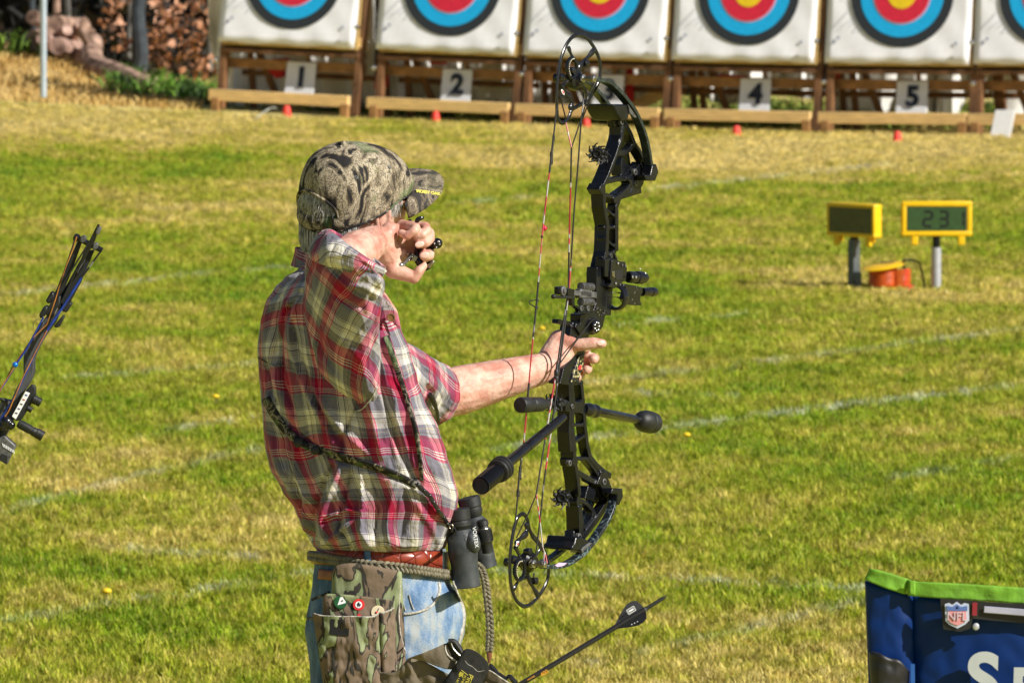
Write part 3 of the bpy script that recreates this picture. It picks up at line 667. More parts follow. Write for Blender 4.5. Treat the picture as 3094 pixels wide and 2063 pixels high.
# ---- materials
def plaid(name, ax=0):
    m, nt, b = newmat(name); L = nt.links.new
    uv = N(nt, 'UVMap'); sep = N(nt, 'SeparateXYZ'); L(uv.outputs[0], sep.inputs[0])
    tc = N(nt, 'TexCoord'); dn = N(nt, 'TexNoise'); dn.inputs['Scale'].default_value = 5; L(tc.outputs['Object'], dn.inputs['Vector'])
    cream, grey, red, ol, tan, dk = (.64, .61, .55), (.145, .14, .175), (.30, .006, .038), (.10, .095, .07), (.34, .27, .17), (.045, .04, .045)
    seq = [(0, cream), (.045, tan), (.058, cream), (.075, tan), (.088, cream), (.105, dk), (.118, cream), (.205, dk), (.218, cream), (.23, grey), (.285, grey), (.42, ol), (.435, grey), (.48, red), (.515, cream), (.527, red), (.55, cream), (.562, red), (.585, cream), (.597, red), (.72, (.19, .006, .026)), (.78, grey), (.82, dk), (.835, grey), (.88, tan), (.892, grey), (.95, cream)]
    outs = []
    for k in (0, 1):
        f = N(nt, 'Math', operation='MULTIPLY_ADD'); L(sep.outputs[k], f.inputs[0]); f.inputs[1].default_value = 1/(.112, .118)[k]
        q = N(nt, 'Math', operation='MULTIPLY'); L(dn.outputs[0], q.inputs[0]); q.inputs[1].default_value = .65; L(q.outputs[0], f.inputs[2])
        fr = N(nt, 'Math', operation='FRACT'); L(f.outputs[0], fr.inputs[0]); r = ramp(nt, seq, 'CONSTANT'); L(fr.outputs[0], r.inputs[0]); outs.append(r.outputs[0])
    mx0 = N(nt, 'Mix', data_type='RGBA'); mx0.inputs[0].default_value = .5; L(outs[0], mx0.inputs[6]); L(outs[1], mx0.inputs[7])
    mu = N(nt, 'Mix', data_type='RGBA', blend_type='MULTIPLY'); mu.inputs[0].default_value = 1; L(outs[0], mu.inputs[6]); L(outs[1], mu.inputs[7]); gm = N(nt, 'Gamma'); gm.inputs[1].default_value = .5; L(mu.outputs[2], gm.inputs[0])
    mx = N(nt, 'Mix', data_type='RGBA'); mx.inputs[0].default_value = .65; L(mx0.outputs[2], mx.inputs[6]); L(gm.outputs[0], mx.inputs[7])
    n2 = N(nt, 'TexNoise'); n2.inputs['Scale'].default_value = 350; L(tc.outputs['Object'], n2.inputs['Vector'])
    hs = N(nt, 'HueSaturation'); hs.inputs['Saturation'].default_value = 1.08; mr = N(nt, 'MapRange'); L(n2.outputs[0], mr.inputs[0]); mr.inputs[3].default_value = .7; mr.inputs[4].default_value = 1.3
    L(mr.outputs[0], hs.inputs['Value']); L(mx.outputs[2], hs.inputs['Color']); L(hs.outputs[0], b.inputs['Base Color'])
    b.inputs['Roughness'].default_value = .85; b.inputs['Specular IOR Level'].default_value = .2; b.inputs['Sheen Weight'].default_value = .15
    # small wrinkles
    mp = N(nt, 'Mapping'); mp.inputs['Scale'].default_value = (1, 1, .45); L(tc.outputs['Object'], mp.inputs[0])
    n3 = N(nt, 'TexNoise'); n3.inputs['Scale'].default_value = 26; n3.inputs['Detail'].default_value = 3; n3.inputs['Distortion'].default_value = .6; L(mp.outputs[0], n3.inputs['Vector'])
    bp = N(nt, 'Bump'); bp.inputs['Strength'].default_value = .8; bp.inputs['Distance'].default_value = .022; L(n3.outputs[0], bp.inputs['Height']); L(bp.outputs[0], b.inputs['Normal'])
    return m
MT['plaid'] = plaid('plaid_flannel')
def skin(name, c, c2):
    m = pm(name, c, .48, 0, .12, 35, .8, 95, spec=.35, c2=c2, sss=.08); return m
MT['skin'] = skin('skin', (.55, .24, .18), (.66, .42, .33))
MT['hairw'] = pm('grey_hair', (.16, .155, .15), .5, 0, .6, 120, c2=(.75, .73, .70), stretch=(3, 3, .25))
def camo(name, sc, stops, stretch, lines=True, bump=.3, green=.55):
    m, nt, b = newmat(name); L = nt.links.new; tc = N(nt, 'TexCoord'); mp = N(nt, 'Mapping'); mp.inputs['Scale'].default_value = stretch; L(tc.outputs['Object'], mp.inputs[0])
    n = N(nt, 'TexNoise'); n.inputs['Scale'].default_value = sc; n.inputs['Detail'].default_value = 3.5; n.inputs['Distortion'].default_value = 1.2; L(mp.outputs[0], n.inputs['Vector'])
    r = ramp(nt, stops, 'CONSTANT'); L(n.outputs[0], r.inputs[0]); out = r.outputs[0]
    if lines:      # bark scratches and twigs
        v = N(nt, 'TexNoise'); v.inputs['Scale'].default_value = sc*3.6; v.inputs['Detail'].default_value = 8; v.inputs['Roughness'].default_value = .7; v.inputs['Distortion'].default_value = 2.5; L(mp.outputs[0], v.inputs['Vector'])
        r2 = ramp(nt, [(.455, (0, 0, 0)), (.475, (1, 1, 1)), (.50, (1, 1, 1)), (.515, (0, 0, 0))]); L(v.outputs[0], r2.inputs[0])
        mx = N(nt, 'Mix', data_type='RGBA'); L(r2.outputs[0], mx.inputs[0]); L(out, mx.inputs[6]); mx.inputs[7].default_value = (.028, .026, .03, 1); out = mx.outputs[2]
        n4 = N(nt, 'TexNoise'); n4.inputs['Scale'].default_value = sc*.6; L(tc.outputs['Object'], n4.inputs['Vector']); g = ramp(nt, [(.57, (0, 0, 0)), (.64, (green, green, green))]); L(n4.outputs[0], g.inputs[0])
        m2 = N(nt, 'Mix', data_type='RGBA', blend_type='MIX'); L(g.outputs[0], m2.inputs[0]); L(out, m2.inputs[6]); m2.inputs[7].default_value = (.11, .17, .07, 1); out = m2.outputs[2]
    L(out, b.inputs['Base Color']); b.inputs['Roughness'].default_value = .85; b.inputs['Specular IOR Level'].default_value = .15
    n3 = N(nt, 'TexNoise'); n3.inputs['Scale'].default_value = 500; L(tc.outputs['Object'], n3.inputs['Vector']); n5 = N(nt, 'TexNoise'); n5.inputs['Scale'].default_value = 30; L(tc.outputs['Object'], n5.inputs['Vector'])
    ad = N(nt, 'Math', operation='MULTIPLY_ADD'); L(n3.outputs[0], ad.inputs[0]); ad.inputs[1].default_value = .12; L(n5.outputs[0], ad.inputs[2])
    bp = N(nt, 'Bump'); bp.inputs['Strength'].default_value = bump; bp.inputs['Distance'].default_value = .01; L(ad.outputs[0], bp.inputs['Height']); L(bp.outputs[0], b.inputs['Normal'])
    return m
MT['capcamo'] = camo('woodland_camouflage', 21, [(0, (.018, .016, .016)), (.40, (.075, .060, .040)), (.445, (.22, .18, .12)), (.49, (.36, .30, .21)), (.555, (.43, .37, .27)), (.60, (.17, .14, .095)), (.64, (.022, .020, .02))], (1, 1, .6))
MT['quivcamo'] = camo('block_camouflage', 17, [(0, (.24, .27, .15)), (.40, (.20, .23, .12)), (.425, (.045, .040, .034)), (.46, (.17, .125, .088)), (.545, (.19, .14, .10)), (.555, (.045, .040, .034)), (.58, (.25, .28, .16))], (1, 1, .32), False, .45)
MT['strapcamo'] = camo('strap_camouflage', 45, [(0, (.02, .02, .02)), (.47, (.10, .09, .07)), (.53, (.30, .27, .21)), (.60, (.03, .03, .03))], (1, 1, 1), True)
def denim():
    m, nt, b = newmat('faded_denim'); L = nt.links.new; tc = N(nt, 'TexCoord'); sep = N(nt, 'SeparateXYZ'); g = N(nt, 'NewGeometry'); L(g.outputs['Position'], sep.inputs[0])
    n = N(nt, 'TexNoise'); mq = N(nt, 'Mapping'); mq.inputs['Scale'].default_value = (2.2, 1, .8); L(tc.outputs['Object'], mq.inputs[0]); n.inputs['Scale'].default_value = 26; n.inputs['Detail'].default_value = 9; L(mq.outputs[0], n.inputs['Vector'])
    mp = N(nt, 'Mapping'); mp.inputs['Scale'].default_value = (300, 300, 900); mp.inputs['Rotation'].default_value = (0, .7, 0); L(tc.outputs['Object'], mp.inputs[0])
    n2 = N(nt, 'TexNoise'); n2.inputs['Scale'].default_value = 1; L(mp.outputs[0], n2.inputs['Vector'])
    mr = N(nt, 'MapRange'); L(sep.outputs[0], mr.inputs[0]); mr.inputs[1].default_value = -.33; mr.inputs[2].default_value = -.20; mr.inputs[3].default_value = -.10; mr.inputs[4].default_value = .16   # lit right side paler and shaded left darker, put into the colour
    a = N(nt, 'Math', operation='ADD'); L(mr.outputs[0], a.inputs[0]); L(n.outputs[0], a.inputs[1]); c = N(nt, 'Math', operation='MULTIPLY_ADD'); L(n2.outputs[0], c.inputs[0]); c.inputs[1].default_value = .42; L(a.outputs[0], c.inputs[2])
    r = ramp(nt, [(.40, (.012, .045, .12)), (.60, (.045, .11, .24)), (.78, (.12, .21, .36)), (.95, (.27, .34, .42)), (1, (.34, .37, .38))]); L(c.outputs[0], r.inputs[0]); L(r.outputs[0], b.inputs['Base Color'])
    b.inputs['Roughness'].default_value = .8; bp = N(nt, 'Bump'); bp.inputs['Strength'].default_value = .5; bp.inputs['Distance'].default_value = .004; n3 = N(nt, 'TexNoise'); n3.inputs['Scale'].default_value = 60; n3.inputs['Detail'].default_value = 6; L(tc.outputs['Object'], n3.inputs['Vector'])
    L(n3.outputs[0], bp.inputs['Height']); L(bp.outputs[0], b.inputs['Normal']); return m
MT['denim'] = denim()
MT['seam'] = pm('pale_seam', (.42, .40, .36), .8, 0, .4, 160, .4, 400)
MT['rope'] = pm('braided_olive_cord', (.16, .14, .09), .6, 0, .4, 60, .4, 300)
MT['olive'] = pm('olive_brown_cloth', (.125, .100, .065), .8, 0, .4, 12, .5, 90)
def croc():
    m, nt, b = newmat('croc_leather'); L = nt.links.new; tc = N(nt, 'TexCoord'); v = N(nt, 'TexVoronoi'); v.feature = 'DISTANCE_TO_EDGE'; v.inputs['Scale'].default_value = 34; L(tc.outputs['Object'], v.inputs['Vector'])
    r = ramp(nt, [(0, (.11, .015, .008)), (.025, (.20, .028, .015)), (.3, (.26, .04, .018))]); L(v.outputs[0], r.inputs[0]); L(r.outputs[0], b.inputs['Base Color']); b.inputs['Roughness'].default_value = .28
    r2 = ramp(nt, [(0, (0, 0, 0)), (.08, (1, 1, 1))]); L(v.outputs[0], r2.inputs[0]); bp = N(nt, 'Bump'); bp.inputs['Strength'].default_value = .5; bp.inputs['Distance'].default_value = .003; L(r2.outputs[0], bp.inputs['Height']); L(bp.outputs[0], b.inputs['Normal']); return m
MT['croc'] = croc()

Y0 = 13.0
def A4(x, y, dy=0): return at('4', x, y, Y0+dy)
def A5(x, y, dy=0): return at('5', x, y, Y0+dy)
def AS(x, y, dy=0): return at('S', x, y, Y0+dy)

# ---- head frame
TH = rad(50); PI_ = rad(9)
HF0 = V((math.sin(TH), math.cos(TH), 0)); HS = V((math.cos(TH), -math.sin(TH), 0))     # forward, his right side (towards camera)
HF = (HF0*math.cos(PI_)+Z_*math.sin(PI_)).normalized(); HU = HS.cross(HF).normalized()
HS2 = (HS - HU*.16).normalized(); HU = HS2.cross(HF).normalized(); HS = HS2
HO = A4(565, 765, .03)
def hp(f, s, u): return HO+HF*f+HS*s+HU*u
def hq(f, s, u): return hp(f, s, u+.030)

# ---- body: one fused surface
mb = MB()
mb.ell(hp(-.004, 0, .015), HF*.094, HS*.074, HU*.085, 20, 14)
mb.ell(hq(.040, 0, -.040), HF*.058, HS*.060, HU*.072, 18, 12)
mb.ell(hq(.052, 0, -.088), HF*.044, HS*.044, HU*.032, 16, 10)
mb.ell(hq(.062, .036, -.038), HF*.028, HS*.026, HU*.024)
mb.ell(hq(.062, -.036, -.038), HF*.028, HS*.026, HU*.024)
mb.ell(hq(.088, 0, -.002), HF*.014, HS*.050, HU*.011)
mb.caps([hq(.094, 0, -.014), hq(.108, 0, -.034), hq(.114, 0, -.046)], [.008, .010, .013])
mb.ell(hq(.104, .010, -.050), .008); mb.ell(hq(.104, -.010, -.050), .008)
mb.ell(hq(.092, 0, -.070), HF*.012, HS*.024, HU*.006); mb.ell(hq(.090, 0, -.079), HF*.012, HS*.021, HU*.006)
mb.ell(hq(.088, 0, -.104), HF*.014, HS*.018, HU*.014)
for s in (1, -1):      # ears
    e = hq(.008, .074*s, -.022)
    mb.tube([e+(HF*math.cos(a)*.015+HU*math.sin(a)*.029)+HS*s*.010+HF*-.006 for a in [k*2*math.pi/14 for k in range(14)]], .0050, 8, closed=True)
    mb.ell(e+HS*s*.004, HF*.014, HS*.006, HU*.026); mb.ell(e-HU*.026+HS*s*.008, .007)
neck0 = AS(1010, 905, .06)
mb.caps([hp(-.02, 0, -.03), neck0], [.056, .062]); mb.caps([neck0, AS(1050, 1000, .06)], [.062, .10])
# trunk core (under the clothes)
mb.caps([AS(1040, 1010, .06), AS(1060, 1250, .03), AS(1120, 1550, .03), AS(1140, 1760, .02)], [.10, .11, .11, .10], 16)
# legs
kneeR, ankR = AS(1120, 2560, -.06), AS(1100, 3230, -.06); kneeL, ankL = AS(1200, 2560, .20), AS(1230, 3230, .26)
for hip, kn, an in ((AS(1110, 1850, -.05), kneeR, ankR), (AS(1160, 1850, .10), kneeL, ankL)):
    mb.caps([hip, kn, an], [.085, .058, .042], 14); mb.caps([an, an+V((.15, .02, -.035))], [.04, .033])
# right (draw) arm
elbow = A4(520, 1130, -.235); wrist = A4(735, 985, -.085)
shR = A5(520, 330, -.10)
mb.caps([shR, elbow], [.055, .040], 14)
mb.caps([elbow, elbow.lerp(wrist, .35), elbow.lerp(wrist, .75), wrist], [.038, .040, .033, .0285], 16)
hd = -.075
def H(x, y, d=0): return at('H', x, y, Y0+hd+d)
# palm: heel, back plate, thumb base (H zoom, 1 unit = 0.0854 mm)
mb.caps([wrist, H(420, 330, .0), H(560, 120, .006)], [.0285, .024, .017], 16)            # little-finger edge of the heel
mb.caps([wrist, H(420, 480, .004), H(560, 760, .008), H(640, 960, .004)], [.0285, .028, .023, .017], 16)  # thumb ball
mb.caps([H(450, 300, .012), H(900, 60, .024)], [.016, .013], 12)
mb.caps([H(480, 420, .022), H(1050, 250, .036)], [.018, .013], 12); mb.caps([H(480, 560, .024), H(1080, 430, .040)], [.018, .013], 12); mb.caps([H(520, 700, .022), H(1080, 620, .038)], [.016, .012], 12)
# fingers  (knuckle at the back, bent, tips coming back towards the camera)
mb.caps([H(820, 0, .016), H(1010, 30, .000), H(1115, 60, -.012), H(1080, 120, -.019), H(935, 235, -.019), H(800, 170, -.012)], [.0105, .0098, .0090, .0085, .0082, .0072], 12)
mb.caps([H(980, 30, .030), H(1310, 40, .018), H(1345, 120, .000), H(1260, 215, -.010), H(1130, 260, -.010)], [.0105, .0100, .0098, .0088, .0072], 12)
mb.caps([H(1030, 220, .036), H(1400, 170, .022), H(1410, 300, .003), H(1330, 380, -.008), H(1180, 420, -.012)], [.0108, .0102, .0100, .0092, .0080], 12)
mb.caps([H(1050, 520, .040), H(1400, 590, .022), H(1385, 655, .004), H(1300, 650, -.007)], [.0108, .0105, .0112, .0100], 12)
mb.caps([H(620, 960, .0), H(1000, 1100, -.004), H(1080, 1150, -.005), H(1190, 990, -.006), H(1290, 880, -.004)], [.0165, .0120, .0098, .0098, .0068], 14)
mb.ell(H(640, 520, .004), .014); mb.ell(H(820, 610, .012), .010)
# left (bow) arm
shL = AS(1200, 1165, .20); elL = AS(1318, 1198, .36); WL = at('2', 395, 940, 13.495)
mb.caps([shL, elL], [.045, .045], 14); mb.caps([elL, elL.lerp(WL, .22), elL.lerp(WL, .65), WL], [.0450, .0470, .0375, .0290], 18)
YB = 13.515
def B(x, y, d=0): return at('2', x, y, YB+d)
mb.caps([WL, B(500, 860, -.005), B(560, 800, .0)], [.0285, .026, .020], 16)
mb.caps([WL, B(470, 1000, -.01), B(520, 930, .0)], [.025, .018, .018], 14)
mb.caps([WL, B(500, 730, .01), B(560, 690, .015)], [.0275, .022, .015], 14)
mb.caps([B(530, 745, .0), B(640, 765, -.010), B(760, 750, -.012), B(835, 752, -.010)], [.0170, .0125, .0122, .0090], 14)
for k, (y0, xt, yt, r, dd) in enumerate(((700, 700, 790, .010, .045), (800, 765, 878, .0100, .042), (890, 712, 960, .0096, .038), (960, 640, 1020, .0085, .036))):
    mb.caps([B(560, y0, .02), B(600, y0+30, .060), B(660, (y0+yt)/2, .075), B(xt+10, yt-8, .062), B(xt, yt, dd)], [.0115, .0112, .0105, r, r*.92], 12)
body = mb.build('body', MT['skin'], man, remesh=.0021, sm=5)
# nails
def nail(p, nrm, ax, w_, l):
    mb = MB(); nrm = nrm.normalized(); ax = (ax-nrm*ax.dot(nrm)).normalized(); sd_ = ax.cross(nrm)
    mb.ell(p, sd_*w_, nrm*.0016, ax*l, 16, 10); o = mb.build('nail', MT['nail'], body)
MT['nail'] = pm('finger_nail', (.72, .47, .40), .3, 0, .05)
TC = V((0, -1, 0))
bvN = BVHTree.FromPolygons([v.co+FOOT for v in body.data.vertices], [tuple(p.vertices) for p in body.data.polygons])
for k, x, y, ax_, w_, l in (('H', 1195, 415, H(1100, 440)-H(1300, 390), .0056, .0088), ('H', 1300, 650, H(1200, 660)-H(1390, 640), .0062, .0084), ('2', 822, 748, B(860, 750)-B(760, 752), .0052, .0082)):
    sx, sy = sp(k, x, y); d = ray(sx, sy).normalized(); h = bvN.ray_cast(CAM, d)
    if h[0] is not None: nail(h[0]-d*.0004, h[1] if h[1].dot(d) < 0 else -h[1], ax_, w_, l)
# arm hair
MT['armhair'] = pm('arm_hair', (.10, .06, .04), .6, 0, .2)
rnd = random.Random(4); mb = MB()
for (a, b_, r0, r1, n_) in ((elbow.lerp(wrist, .45), wrist, .040, .028, 300), (elL, WL, .050, .029, 520)):
    d = (b_-a).normalized(); u, w_ = perp(d)
    for i in range(n_):
        t = rnd.random(); q = rnd.uniform(0, 6.28); nn = u*math.cos(q)+w_*math.sin(q)
        if nn.z < .1 and rnd.random() < .75: continue
        p = a.lerp(b_, t)+nn*(r0+(r1-r0)*t-.001); L_ = rnd.uniform(.004, .009); mb.tube([p, p+nn*.0025+d*L_*.5, p+nn*.0032+d*L_], [.00014, .00012, .00006], 3, caps=False)
mb.build('arm_hair', MT['armhair'], man, smooth=0)['kind'] = 'stuff'

# ---- cap
cap = MB(); n = 72; R_ = 30; AA, BB, HH = .1120, .0890, .134
CZ = [(0, .025), (34, .0275), (66, .032), (98, .0126), (120, .002), (140, -.008), (181, -.013)]
def capz(ph):      # lower edge height round the head (0 = front)
    d = abs((math.degrees(ph)+180) % 360-180)
    for (a, x), (b, y) in zip(CZ, CZ[1:]):
        if a <= d <= b: t = (d-a)/(b-a); t = t*t*(3-2*t); return x+(y-x)*t
    return -.013
def cappt(ph, t, off=0):
    z0 = capz(ph); z = z0+(HH-z0)*(1-(1-t)**1.0)
    tt = t
    g = (1-min(1, tt)**2.5)**(1/2.15) if tt < 1 else 0
    rr = 1+.012*math.sin(3*ph+1)*g
    f = AA*math.cos(ph)*(1+.05*math.cos(ph)*(1-tt)); s = BB*math.sin(ph)
    q = mnoise.noise(V((math.cos(ph)*2.2, math.sin(ph)*2.2, tt*3)))*.0035*(1-tt*.5)
    seam = -.0011*math.exp(-(((ph*3/math.pi+.5) % 1-.5)/.035)**2)
    k = g*rr*(1+.075*max(0, math.cos(ph))*math.sin(math.pi*min(1, tt*1.05)))+(q+seam)/.1+off/.1
    return hp(f*k-.020*tt*tt+.002, s*k, z*(1 if tt < 1 else 1))
def inhole(ph, t):
    d = abs(((ph-math.pi+math.pi) % (2*math.pi))-math.pi)
    z = capz(ph)+(HH-capz(ph))*t
    return d < rad(40) and z > .018 and ((d/rad(40))**2+((z-.018)/.042)**2) < 1
vs_ = []
for i in range(R_+1):
    t = (i/R_)**.8
    for j in range(n): cap.v.append(cappt(2*math.pi*j/n, t))
for i in range(R_):
    for j in range(n):
        ph = 2*math.pi*(j+.5)/n; t = (((i+.5)/R_)**.8)
        if inhole(ph, t): continue
        k = (j+1) % n; cap.addf((i*n+j, i*n+k, (i+1)*n+k, (i+1)*n+j))
cp = cap.build('cap', MT['capcamo'], man, smooth=70, solid=.002)
mb = MB()     # piping round the opening and the hem
arch = []
for k in range(25):
    a = math.pi*k/24; d = math.cos(a)*rad(40); z = .018+.042*math.sin(a); ph = math.pi+d; t = (z-capz(ph))/(HH-capz(ph)); arch.append(cappt(ph, t, .0015))
mb.tube(arch, .0028, 8); mb.build('opening_binding', MT['capcamo'], cp)
mb = MB(); mb.tube([cappt(2*math.pi*k/48, 0, .001) for k in range(48)], .0020, 8, closed=True); mb.build('hem', MT['strapcamo'], cp)
mb = MB(); pts = [cappt(math.pi+rad(d), .10, .004) for d in range(-46, 47, 6)]; mb.tube(pts, .0105, 8, flat=.14, fdir=(HU.cross(Z_) if False else -HF)); mb.build('strap', MT['capcamo'], cp)
mb = MB(); p = cappt(math.pi-rad(34), .11, .006); mb.box(p, HS*.003, HU*.013, HF*.002); mb.build('buckle', MT['black'], cp, bevel=.001)
mb = MB(); mb.ell(cappt(0, 1.0)+HU*.001, HF*.0075, HS*.0075, HU*.0050); mb.build('button', MT['capcamo'], cp)
for ph, t in ((-1.2, .62), (1.2, .62), (2.0, .66), (-2.0, .66)):
    mb = MB(); p = cappt(ph, t, .002); nn = (p-hp(0, 0, .03)).normalized(); mb.lathe(p-nn*.001, nn, [(0, .0036), (.0012, .0036), (.0014, .0016), (.0002, .0012)], 12); mb.build('eyelet', MT['greymetal'], cp)
# brim: curved down at the sides
mb = MB(); nb_, mr_ = 28, 8
def brimpt(i, j, off=0):
    s = -1+2*i/nb_; a = s*rad(62); base = V((AA*1.045*math.cos(a)+.002, BB*1.0*math.sin(a), 0)); L_ = .074*(1-abs(s)**3.2*.88)
    f = base.x+L_*(j/mr_)*math.cos(a*.42); sd_ = base.y+L_*(j/mr_)*math.sin(a*.42)
    r = j/mr_
    z = .004+.010*math.cos(a)-.006*math.sin(2*a)**2+.034-.041*(abs(s)**2.2)*(.45+.55*r)-.006*r+.006*math.sin(r*3)
    return hp(f, sd_, z+off)
for i in range(nb_+1):
    for j in range(mr_+1): mb.v.append(brimpt(i, j))
for i in range(nb_):
    for j in range(mr_): a = i*(mr_+1)+j; mb.addf((a, a+1, a+mr_+2, a+mr_+1))
MT['brimcamo'] = camo('brim_camouflage', 24, [(0, (.05, .045, .04)), (.42, (.15, .12, .085)), (.49, (.30, .25, .18)), (.56, (.20, .16, .12)), (.66, (.035, .03, .03))], (1, 1, .8), green=.08)
bm_ = mb.build('brim', MT['brimcamo'], cp, smooth=60, solid=.003)
MT['yelthread'] = pm('yellow_thread', (.62, .55, .08), .6, 0, .1)
c0 = brimpt(int(nb_*.80), 6, 0); c1 = brimpt(int(nb_*.80), 5); c2 = brimpt(int(nb_*.86), 6)
BRT = (c0, c1, c2)

# ---- torso of the shirt
def interp(rows, y):
    for a, b in zip(rows, rows[1:]):
        if a[0] <= y <= b[0]:
            t = (y-a[0])/(b[0]-a[0]); t = t*t*(3-2*t)*.5+t*.5; return tuple(a[k]+(b[k]-a[k])*t for k in range(1, len(a)))
    return rows[-1][1:] if y > rows[-1][0] else rows[0][1:]
TR = [(792, 915, 1005, .06), (815, 900, 1060, .09), (844, 856, 1120, .13), (875, 826, 1158, .155), (920, 799, 1185, .172), (980, 784, 1212, .18), (1060, 776, 1240, .182), (1140, 779, 1262, .182), (1200, 785, 1284, .18),
      (1290, 790, 1328, .178), (1360, 797, 1350, .178), (1420, 812, 1368, .178), (1488, 850, 1385, .178), (1540, 888, 1382, .178), (1590, 908, 1366, .178), (1626, 932, 1356, .178), (1648, 944, 1348, .172), (1660, 955, 1340, .160), (1668, 962, 1330, .148)]
def segd(px, py, pts):
    best = None; acc = 0; tot = sum(math.hypot(b[0]-a[0], b[1]-a[1]) for a, b in zip(pts, pts[1:]))
    D = np.full(px.shape, 1e9); T = np.zeros(px.shape)
    for a, b in zip(pts, pts[1:]):
        dx, dy = b[0]-a[0], b[1]-a[1]; l2 = dx*dx+dy*dy; t = np.clip(((px-a[0])*dx+(py-a[1])*dy)/l2, 0, 1)
        d = np.hypot(px-a[0]-t*dx, py-a[1]-t*dy); m = d < D; D = np.where(m, d, D); T = np.where(m, (acc+t*math.sqrt(l2))/tot, T); acc += math.sqrt(l2)
    return D, T
# folds in zoom-5 pixels: (points, amplitude m, half width px)
FOLDS = [([(285, 150), (200, 260), (150, 420), (165, 600), (240, 800)], -.011, 17), ([(265, 170), (225, 300), (215, 450), (290, 650), (400, 850)], .010, 17),
         ([(215, 240), (255, 480), (335, 690), (450, 890), (500, 960)], -.012, 19), ([(130, 150), (90, 300), (100, 480), (150, 700)], .007, 20), ([(170, 180), (125, 330), (130, 520)], -.008, 15),
         ([(90, 560), (120, 700), (200, 830), (330, 950)], -.008, 18), ([(330, 620), (420, 780), (520, 900), (640, 1000)], .008, 22), ([(150, 760), (230, 860), (330, 930)], .007, 14),
         ([(655, 420), (700, 560), (740, 760), (820, 1000), (880, 1120)], -.012, 17), ([(700, 360), (790, 540), (850, 740), (900, 960), (930, 1130)], .009, 18), ([(620, 640), (650, 800), (700, 1000)], .010, 22), ([(760, 640), (780, 800), (840, 960)], .006, 14),
         ([(640, 620), (560, 780), (500, 900), (490, 1010)], -.011, 17), ([(880, 420), (960, 640), (1010, 850), (1060, 1050)], -.006, 18), ([(840, 380), (900, 560), (970, 760)], .008, 15),
         ([(440, 1065), (385, 1180), (340, 1320), (330, 1440)], -.016, 17), ([(480, 1075), (430, 1200), (390, 1340), (400, 1480)], .013, 20), ([(540, 1090), (500, 1250), (470, 1400), (540, 1490)], -.011, 15),
         ([(590, 1110), (600, 1270), (590, 1400), (640, 1490)], .009, 18), ([(650, 1130), (690, 1280), (670, 1400), (690, 1480)], -.010, 14), ([(760, 1180), (740, 1300), (730, 1440)], .006, 22), ([(820, 1180), (840, 1300), (800, 1450)], -.006, 17), ([(880, 1250), (960, 1370), (1000, 1450)], .005, 24),
         ([(400, 1480), (480, 1400), (560, 1340)], .009, 13), ([(420, 1330), (520, 1290), (600, 1300)], .006, 12), ([(100, 700), (110, 900), (170, 1080), (260, 1270)], .007, 22), ([(170, 850), (180, 1000), (240, 1150), (280, 1300)], -.009, 14), ([(240, 960), (250, 1100), (300, 1240), (300, 1400)], .008, 14),
         ([(130, 760), (240, 890), (330, 960), (480, 1030), (700, 1090), (860, 1150)], -.007, 20)]
SHEAR = .42
def torso():
    n, R = 300, 230; mb = MB(); th = np.linspace(0, 2*np.pi, n, endpoint=False); ys = np.linspace(792, 1668, R)
    XX = np.zeros((R, n)); ZZ = np.zeros((R, n)); BBm = np.zeros((R, n)); SX = np.zeros((R, n))
    for i, y in enumerate(ys):
        xl, xr, b = interp(TR, y); c = (xl+xr)/2; a = (xr-xl)/2; e = 2/2.35
        ct, st = np.cos(th), np.sin(th); SX[i] = c+a*np.sign(ct)*np.abs(ct)**e; BBm[i] = -b*np.sign(st)*np.abs(st)**e
    SY = np.repeat(ys[:, None], n, 1); px = (SX-750)*1.743; py = (SY-800)*1.743
    D = np.zeros((R, n)); front = np.clip(-BBm*14, 0, 1)
    for pts, amp, wd in FOLDS:
        d, t = segd(px, py, [p for p in pts]); D += 1.45*amp*np.exp(-(d/(wd*.78))**2)*np.sqrt(np.clip(np.minimum(t*5+.25, (1-t)*5+.25), 0, 1))*front
    D = np.tanh(D/.019)*.019
    grid = []; off = []
    for i in range(R):
        row = []
        for j in range(n):
            p = at('S', SX[i, j], SY[i, j], Y0+BBm[i, j]); q = mnoise.noise(V((th[j]*2.2, ys[i]*.006, 3)))*.007+mnoise.noise(V((th[j]*7, ys[i]*.010, 9)))*.0035
            xl, xr, b = interp(TR, ys[i]); c = at('S', (xl+xr)/2, ys[i], Y0); nn = (p-c); nn.z = 0; nn = V((nn.x/((xr-xl)/2*.0006)**2, nn.y/b**2, 0)).normalized()
            nn = (nn+Z_*.001).normalized(); edge = min(1, abs(nn.y)*1.6+.15)
            hemk = min(1, (1668-ys[i])/30+.2)
            p = p+V((0, -SHEAR*max(.12, min(1, (1660-ys[i])/260))*(p.x-c.x), 0)); p2 = p+nn*(q*edge*hemk)+V((nn.x*.35, nn.y if nn.y < 0 else 0, 0)).normalized()*float(D[i, j])*hemk if True else p
            row.append(p2)
        grid.append(row)
    uvs = []
    for i in range(R):
        u = 0; l = []
        base = grid[R//2]
        for j in range(n+1):
            l.append((u, grid[i][0].z)); k = (j+1) % n
            if j < n: u += (base[k]-base[j]).length
        uvs.append(l)
    mb.ring_loft(grid, True, False, uvs); return mb.build('shirt', MT['plaid'], man, smooth=80)
shirt = torso()

